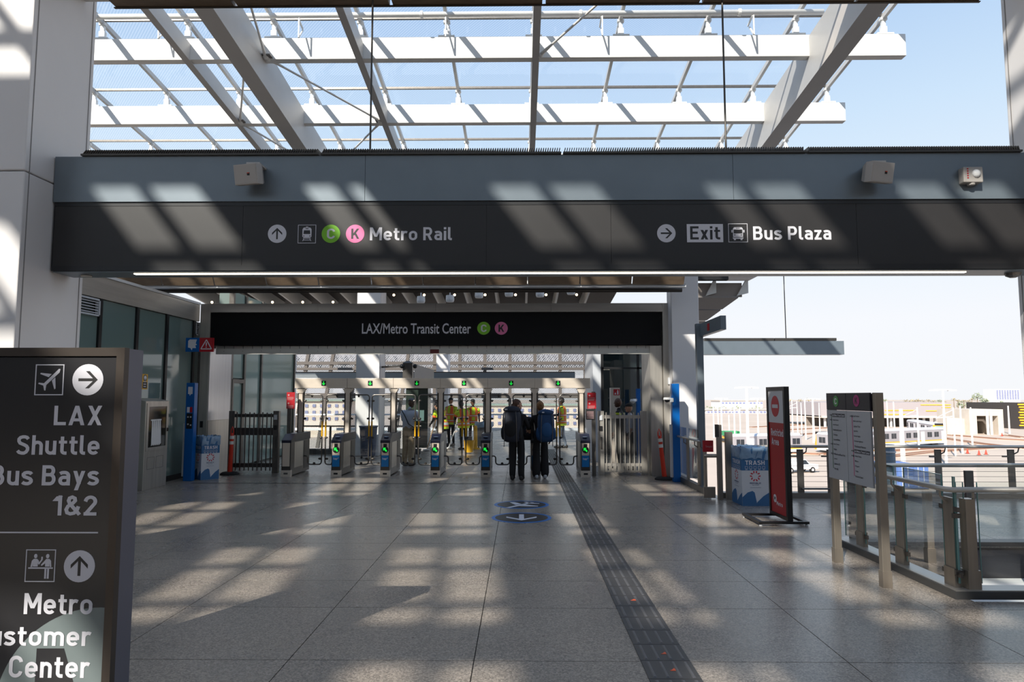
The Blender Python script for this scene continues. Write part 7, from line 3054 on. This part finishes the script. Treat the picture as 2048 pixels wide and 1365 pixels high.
        mb.path([b0, b0 + (side * 0.8 + d * 0.7) * 0.03, b0 + (side * 0.7 + d * 1.4 - nrm * 0.3) * 0.045], 0.0105, 6, 0.008)
    mb.cur = 0
    T = Matrix.Translation((loc.x, loc.y, 0)) @ Matrix.Rotation(face, 4, 'Z') @ Matrix.Scale(k, 4)

    def fin(m_, name, mats, smooth=True):
        m_.v = [tuple(T @ Vector(v)) for v in m_.v]
        return m_.build(name, mats, t, smooth)
    fin(mb, 'body', [skin, pants, shirt, sleeve or shirt, shoes, M_EYE, M_LIP, glove or skin])
    if hair:
        hb_ = MB()
        hb_.ball((0, -0.008, 0.134), 0.090, 0.106, 0.116, 16, 10)
        keep = [i for i, f in enumerate(hb_.f) if not (sum(hb_.v[j][1] for j in f) / len(f) > 0.045 and sum(hb_.v[j][2] for j in f) / len(f) < 0.175)]
        hb_.f = [hb_.f[i] for i in keep]
        hb_.m = [0] * len(hb_.f)
        if hair_len > 0:
            hb_.path([(0, -0.06, 0.12), (0, -0.085, 0.02), (0, -0.075, -hair_len)], 0.075, 10, 0.035)
        if hair_len < 0:
            hb_.ball((0, -0.10, 0.17), 0.045, 0.04, 0.045, 10, 6)
        hb_.v = [tuple(HM @ Vector(v)) for v in hb_.v]
        fin(hb_, 'hair', hair)
    if cap:
        cm = MB()
        cm.ball((0, 0.004, 0.15), 0.088, 0.106, 0.098, 14, 8)
        keep = [i for i, f in enumerate(cm.f) if min(cm.v[j][2] for j in f) > 0.145]
        cm.f = [cm.f[i] for i in keep]
        cm.m = [0] * len(cm.f)
        cm.poly([(-0.065, 0.08), (0.065, 0.08), (0.055, 0.165), (0, 0.185), (-0.055, 0.165)], Matrix(), 0.008, 0.158)
        cm.v = [tuple(HM @ Vector(v)) for v in cm.v]
        fin(cm, 'cap', cap)
    if vest:
        vm = MB()
        n = 20
        rings = ((0.80, 0.205, 0.165, 0), (0.88, 0.205, 0.165, 1), (0.93, 0.20, 0.16, 2), (0.96, 0.20, 0.16, 1), (0.99, 0.20, 0.16, 0), (1.12, 0.195, 0.16, 1), (1.15, 0.195, 0.16, 2), (1.18, 0.195, 0.16, 1), (1.21, 0.195, 0.16, 0), (1.34, 0.215, 0.165, 0), (1.42, 0.205, 0.14, 0), (1.485, 0.12, 0.09, 0))
        vsx = []
        for z, rx, ry, _ in rings:
            for j in range(n):
                a = 2 * math.pi * j / n
                vsx.append(up((rx * slim * math.cos(a), ry * math.sin(a) - 0.005, z)))
        vm.v += [tuple(v) for v in vsx]
        for i in range(len(rings) - 1):
            for j in range(n):
                jj = j % n
                m_ = rings[i][3]
                if m_ == 0 and i >= 4 and (jj in (2, 3, 6, 7, 12, 13, 16, 17)):
                    m_ = 1
                vm.f.append((i * n + j, i * n + (j + 1) % n, (i + 1) * n + (j + 1) % n, (i + 1) * n + j))
                vm.m.append(m_)
        for s_, a_, e2 in ((-1, 'shL', 'elL'), (1, 'shR', 'elR')):
            vm.cur = 0
            p, q_ = JV[a_], JV[e2]
            vm.path([p + (p - q_) * 0.10, p + (q_ - p) * 0.45], 0.086, 10, 0.076)
            vm.cur = 1
            vm.path([p + (q_ - p) * 0.45, p + (q_ - p) * 0.68], 0.077, 10, 0.072)
        vm.cur = 0
        fin(vm, 'hi_vis_vest', [M_VISL, M_VISO, M_VISS])
    return t, T, JV


def backpack(label, T, base, colour, accent, wd=0.36, dp=0.27, ht=0.70, shift=(0, 0)):
    """rucksack hung behind a back; base is its lower back edge in the person's frame"""
    b = T @ Vector(base)
    t = thing('backpack', label, 'backpack', tuple(b))

    def fin(m_, name, mt, par, smooth=True):
        m_.v = [tuple(T @ (Vector(v) + Vector(base))) for v in m_.v]
        return m_.build(name, mt, par, smooth)
    mb = MB()
    n = 20
    rings = [(0.0, 0.55), (0.03, 0.80), (0.12, 0.95), (0.35, 1.0), (0.60, 1.0), (0.78, 0.95), (0.84, 0.84)]
    vs = []
    for zf, k in rings:
        for j in range(n):
            a = 2 * math.pi * j / n
            ca, sa = math.cos(a), math.sin(a)
            ex_ = 0.55
            vs.append((wd / 2 * k * math.copysign(abs(ca) ** ex_, ca), -dp / 2 + dp / 2 * k * math.copysign(abs(sa) ** ex_, sa), ht * zf))
    fs = [(i * n + j, i * n + (j + 1) % n, (i + 1) * n + (j + 1) % n, (i + 1) * n + j) for i in range(len(rings) - 1) for j in range(n)]
    fs.append(tuple(range(n - 1, -1, -1)))
    mb.add(vs, fs)
    fin(mb, 'main_bag', colour, t)
    mb = MB()
    mb.ball((0, -dp * 0.48, ht * 0.90), wd * 0.50, dp * 0.56, ht * 0.11, 16, 8)
    lid = fin(mb, 'lid', colour, t)
    mb = MB()
    mb.ball((0, -dp * 0.93, ht * 0.38), wd * 0.36, dp * 0.20, ht * 0.24, 14, 8)
    fin(mb, 'front_pocket', accent, t)
    for s_ in (-1, 1):
        mb = MB()
        mb.ball((s_ * wd * 0.48, -dp * 0.5, ht * 0.26), wd * 0.13, dp * 0.34, ht * 0.20, 10, 6)
        fin(mb, 'side_pocket', accent, t)
        mb = MB()
        mb.path([(s_ * wd * 0.25, 0.02, ht * 0.80), (s_ * wd * 0.33, 0.10, ht * 0.86), (s_ * wd * 0.36, 0.24, ht * 0.70), (s_ * wd * 0.40, 0.20, ht * 0.40), (s_ * wd * 0.42, 0.0, ht * 0.16)], 0.024, 8)
        fin(mb, 'shoulder_strap', M_BLKCLOTH, t)
        mb = MB()
        mb.path([(s_ * wd * 0.3, -dp * 0.99, ht * 0.86), (s_ * wd * 0.34, -dp * 1.03, ht * 0.60), (s_ * wd * 0.34, -dp * 0.95, ht * 0.12), (s_ * wd * 0.36, -dp * 0.95, -0.10)], 0.008, 6)
        fin(mb, 'compression_strap', M_SSD, t)
    mb = MB()
    mb.box(-wd * 0.30, -wd * 0.16, -dp * 1.045, -dp * 1.03, ht * 0.90, ht * 0.935)
    fin(mb, 'label_patch', M_FEATHER, lid, False)
    return t


BR = mat('brown hair', rgb(84, 54, 36), 0.6)
BL = mat('blonde hair', rgb(134, 96, 58), 0.6)
DH = mat('dark hair', rgb(34, 26, 24), 0.6)
M_PKB = mat('pack black blue', rgb(32, 36, 50), 0.7, noise=0.1, scale=14)
M_PKBL = mat('pack petrol blue', rgb(20, 58, 98), 0.7, noise=0.1, scale=14)
M_PKBL2 = mat('pack blue pocket', rgb(24, 74, 122), 0.7)
# the two travellers waiting in front of the gates
tA, TA, JA = person('traveller with brown hair in black, carrying a big dark rucksack, looking right', 1034, 961, math.radians(-12), 1.76, M_SKIN2, M_BLKCLOTH, M_BLKCLOTH, M_BLKCLOTH, head_turn=math.radians(-62), hair=BR, hair_len=0.10, slim=0.95, loose=True,
                    armL=((-0.25, 0.03, 1.17), (-0.16, 0.22, 1.10)), armR=((0.26, 0.02, 1.17), (0.20, 0.22, 1.12)))
backpack('big dark navy rucksack on the back of the brown-haired traveller', TA, (-0.05, -0.15, 0.86), M_PKB, M_BLKCLOTH, 0.40, 0.30, 0.78)
tB, TB, JB = person('traveller with a blonde bun and wide black trousers under a blue rucksack', 1081, 958, math.radians(8), 1.72, M_SKIN2, M_BLKCLOTH, None, M_BLKCLOTH, shoes=M_FEATHER, hair=BL, hair_len=-1, slim=0.9, wide_legs=True,
                    armL=((-0.27, 0.02, 1.17), (-0.22, 0.18, 1.02)))
backpack('petrol blue rucksack on the back of the blonde traveller', TB, (0.08, -0.14, 0.86), M_PKBL, M_PKBL2, 0.38, 0.28, 0.74)
Tq = Matrix.Translation(PZ(1056, 955, 0) + Vector((0, 0, 0))) @ Matrix.Rotation(math.radians(-4), 4, 'Z')
backpack('small black daypack held between the two travellers', Tq, (0.0, 0.02, 0.86), M_BLKCLOTH, M_PKB, 0.30, 0.20, 0.54)
# beyond the gates
tC, TC, JC = person('person in a grey cap and pale tee with khaki trousers beyond the third gate', 816, 932, math.radians(-28), 1.80, M_SKIN1, M_TEE, None, M_KHAKI, loose=True, cap=mat('grey cap', rgb(110, 108, 110), 0.8), lean=0.10, head_nod=0.25, slim=1.18,
                    armL=((-0.27, 0.08, 1.18), (-0.12, 0.26, 1.22)), armR=((0.28, 0.08, 1.18), (0.16, 0.28, 1.20)))
b_ = MB()
s_pts = [JC['shL'] + Vector((0.02, -0.09, 0.06)), JC['che'] + Vector((-0.02, -0.17, 0.0)), JC['spi'] + Vector((0.10, -0.15, -0.02)), Vector((0.24, -0.02, 0.98))]
bag = thing('shoulder_bag', 'black shoulder bag at the hip of the person in the pale tee', 'bag', tuple(TC @ Vector((0.26, 0.02, 0.85))))
b_.path(s_pts, 0.014, 6)
b_.v = [tuple(TC @ Vector(v)) for v in b_.v]
b_.build('strap', M_BLKCLOTH, bag)
b_ = MB()
b_.box(0.21, 0.31, -0.10, 0.14, 0.72, 0.98)
b_.v = [tuple(TC @ Vector(v)) for v in b_.v]
b_.build('pouch', M_BLKCLOTH, bag)
GLV = mat('blue glove', rgb(60, 120, 180), 0.6)
tD, TD, JD = person('cleaning worker in hi-vis leaning left over a mop by the fourth gate', 886, 905, math.radians(52), 1.72, M_SKIN2, M_BLKCLOTH, M_BLKCLOTH, M_DKSHIRT, vest=True, hair=DH, lean=0.38, head_nod=0.35,
                    armL=((-0.24, 0.18, 1.18), (-0.16, 0.42, 1.12)), armR=((0.24, 0.14, 1.14), (0.12, 0.36, 1.02)), glove=M_BLKCLOTH)
tE, TE, JE = person('worker in a cap and hi-vis with black sleeves standing behind the others', 898, 897, math.radians(150), 1.80, M_SKIN3, M_BLKCLOTH, M_BLKCLOTH, M_BLKCLOTH, vest=True, cap=M_BLKCLOTH, at=PZ(899, 895, 0) + Vector((0, 0.5, 0)))
tF, TF, JF = person('worker seen from behind in a large lime and orange vest with blue gloves', 927, 901, math.radians(38), 1.70, M_SKIN1, M_BLKCLOTH, None, M_BLKCLOTH, vest=True, hair=DH, lean=0.20, head_nod=0.2, slim=1.15,
                    armL=((-0.26, 0.16, 1.16), (-0.14, 0.38, 1.06)), armR=((0.27, 0.1, 1.15), (0.10, 0.34, 1.02)), glove=GLV)
tG, TG, JG = person('worker with a navy shirt under an open hi-vis vest, facing the camera', 945, 894, math.radians(196), 1.74, M_SKIN1, M_DKSHIRT, None, M_DKSHIRT, vest=True, cap=M_BLKCLOTH, armR=((0.27, 0.05, 1.16), (0.20, 0.20, 0.98)))
tH, TH, JH = person('worker in a lime and orange vest and grey jeans walking left by the last gate', 1124, 897, math.radians(78), 1.80, M_SKIN1, M_BLKCLOTH, None, M_JEAN, vest=True, hair=DH, slim=1.12, step=0.10,
                    armL=((-0.25, 0.10, 1.16), (-0.20, 0.32, 1.16)), armR=((0.27, 0.08, 1.16), (0.16, 0.30, 1.14)))
tI, TI, JI = person('person in a dark jacket with lime shoulder bands behind the right service gate', 1241, 921, math.radians(70), 1.80, M_SKIN1, M_BLKCLOTH, M_BLKCLOTH, M_BLKCLOTH, at=Vector((xat(1238, 17.9), 17.9, 0)))
mb = MB()
for s_, a_ in ((-1, 'shL'), (1, 'shR')):
    p, q_ = JI[a_], JI['elL' if s_ < 0 else 'elR']
    mb.path([p + (q_ - p) * 0.05, p + (q_ - p) * 0.22], 0.084, 10, 0.08)
mb.v = [tuple(TI @ Vector(v)) for v in mb.v]
mb.build('shoulder_band', M_VISL, tI)
tJ, TJ, JJ = person('person in a black cap low behind the right service gate', 1262, 925, math.radians(92), 1.66, M_SKIN2, M_TEE, None, M_BLKCLOTH, cap=M_BLKCLOTH, at=Vector((xat(1259, 17.6), 17.6, 0)))
tK, TK, JK = person('dark-haired person in a white shirt beyond the gates, mostly hidden by the travellers', 1030, 925, math.radians(200), 1.76, M_SKIN3, M_WHITE, None, M_JEAN, hair=DH, at=Vector((xat(1031, 19.2), 19.2, 0)))
# mops
for lab, T_, J_, d_, m_ in (('wooden mop handle held by the leaning cleaning worker', TD, JD, Vector((0.05, 0.35, -0.75)), mat('wood handle', rgb(176, 134, 88), 0.6)), ('white mop handle held by the worker in the large vest', TF, JF, Vector((-0.12, 0.30, -0.80)), M_WHITE)):
    a = (J_['wrL'] + J_['wrR']) / 2
    p0_, p1_ = T_ @ (a - d_ * 0.45), T_ @ (a + d_ * 1.25)
    p1_.z = max(p1_.z, 0.03)
    mp = thing('mop', lab, 'mop', (p1_.x, p1_.y, 0))
    MB().tube(p0_, p1_, 0.014, 8).build('handle', m_, mp)
    mb = MB()
    mb.ball((p1_.x, p1_.y, 0.035), 0.14, 0.10, 0.035, 10, 5)
    mb.build('mop_head', M_WHITE, mp)
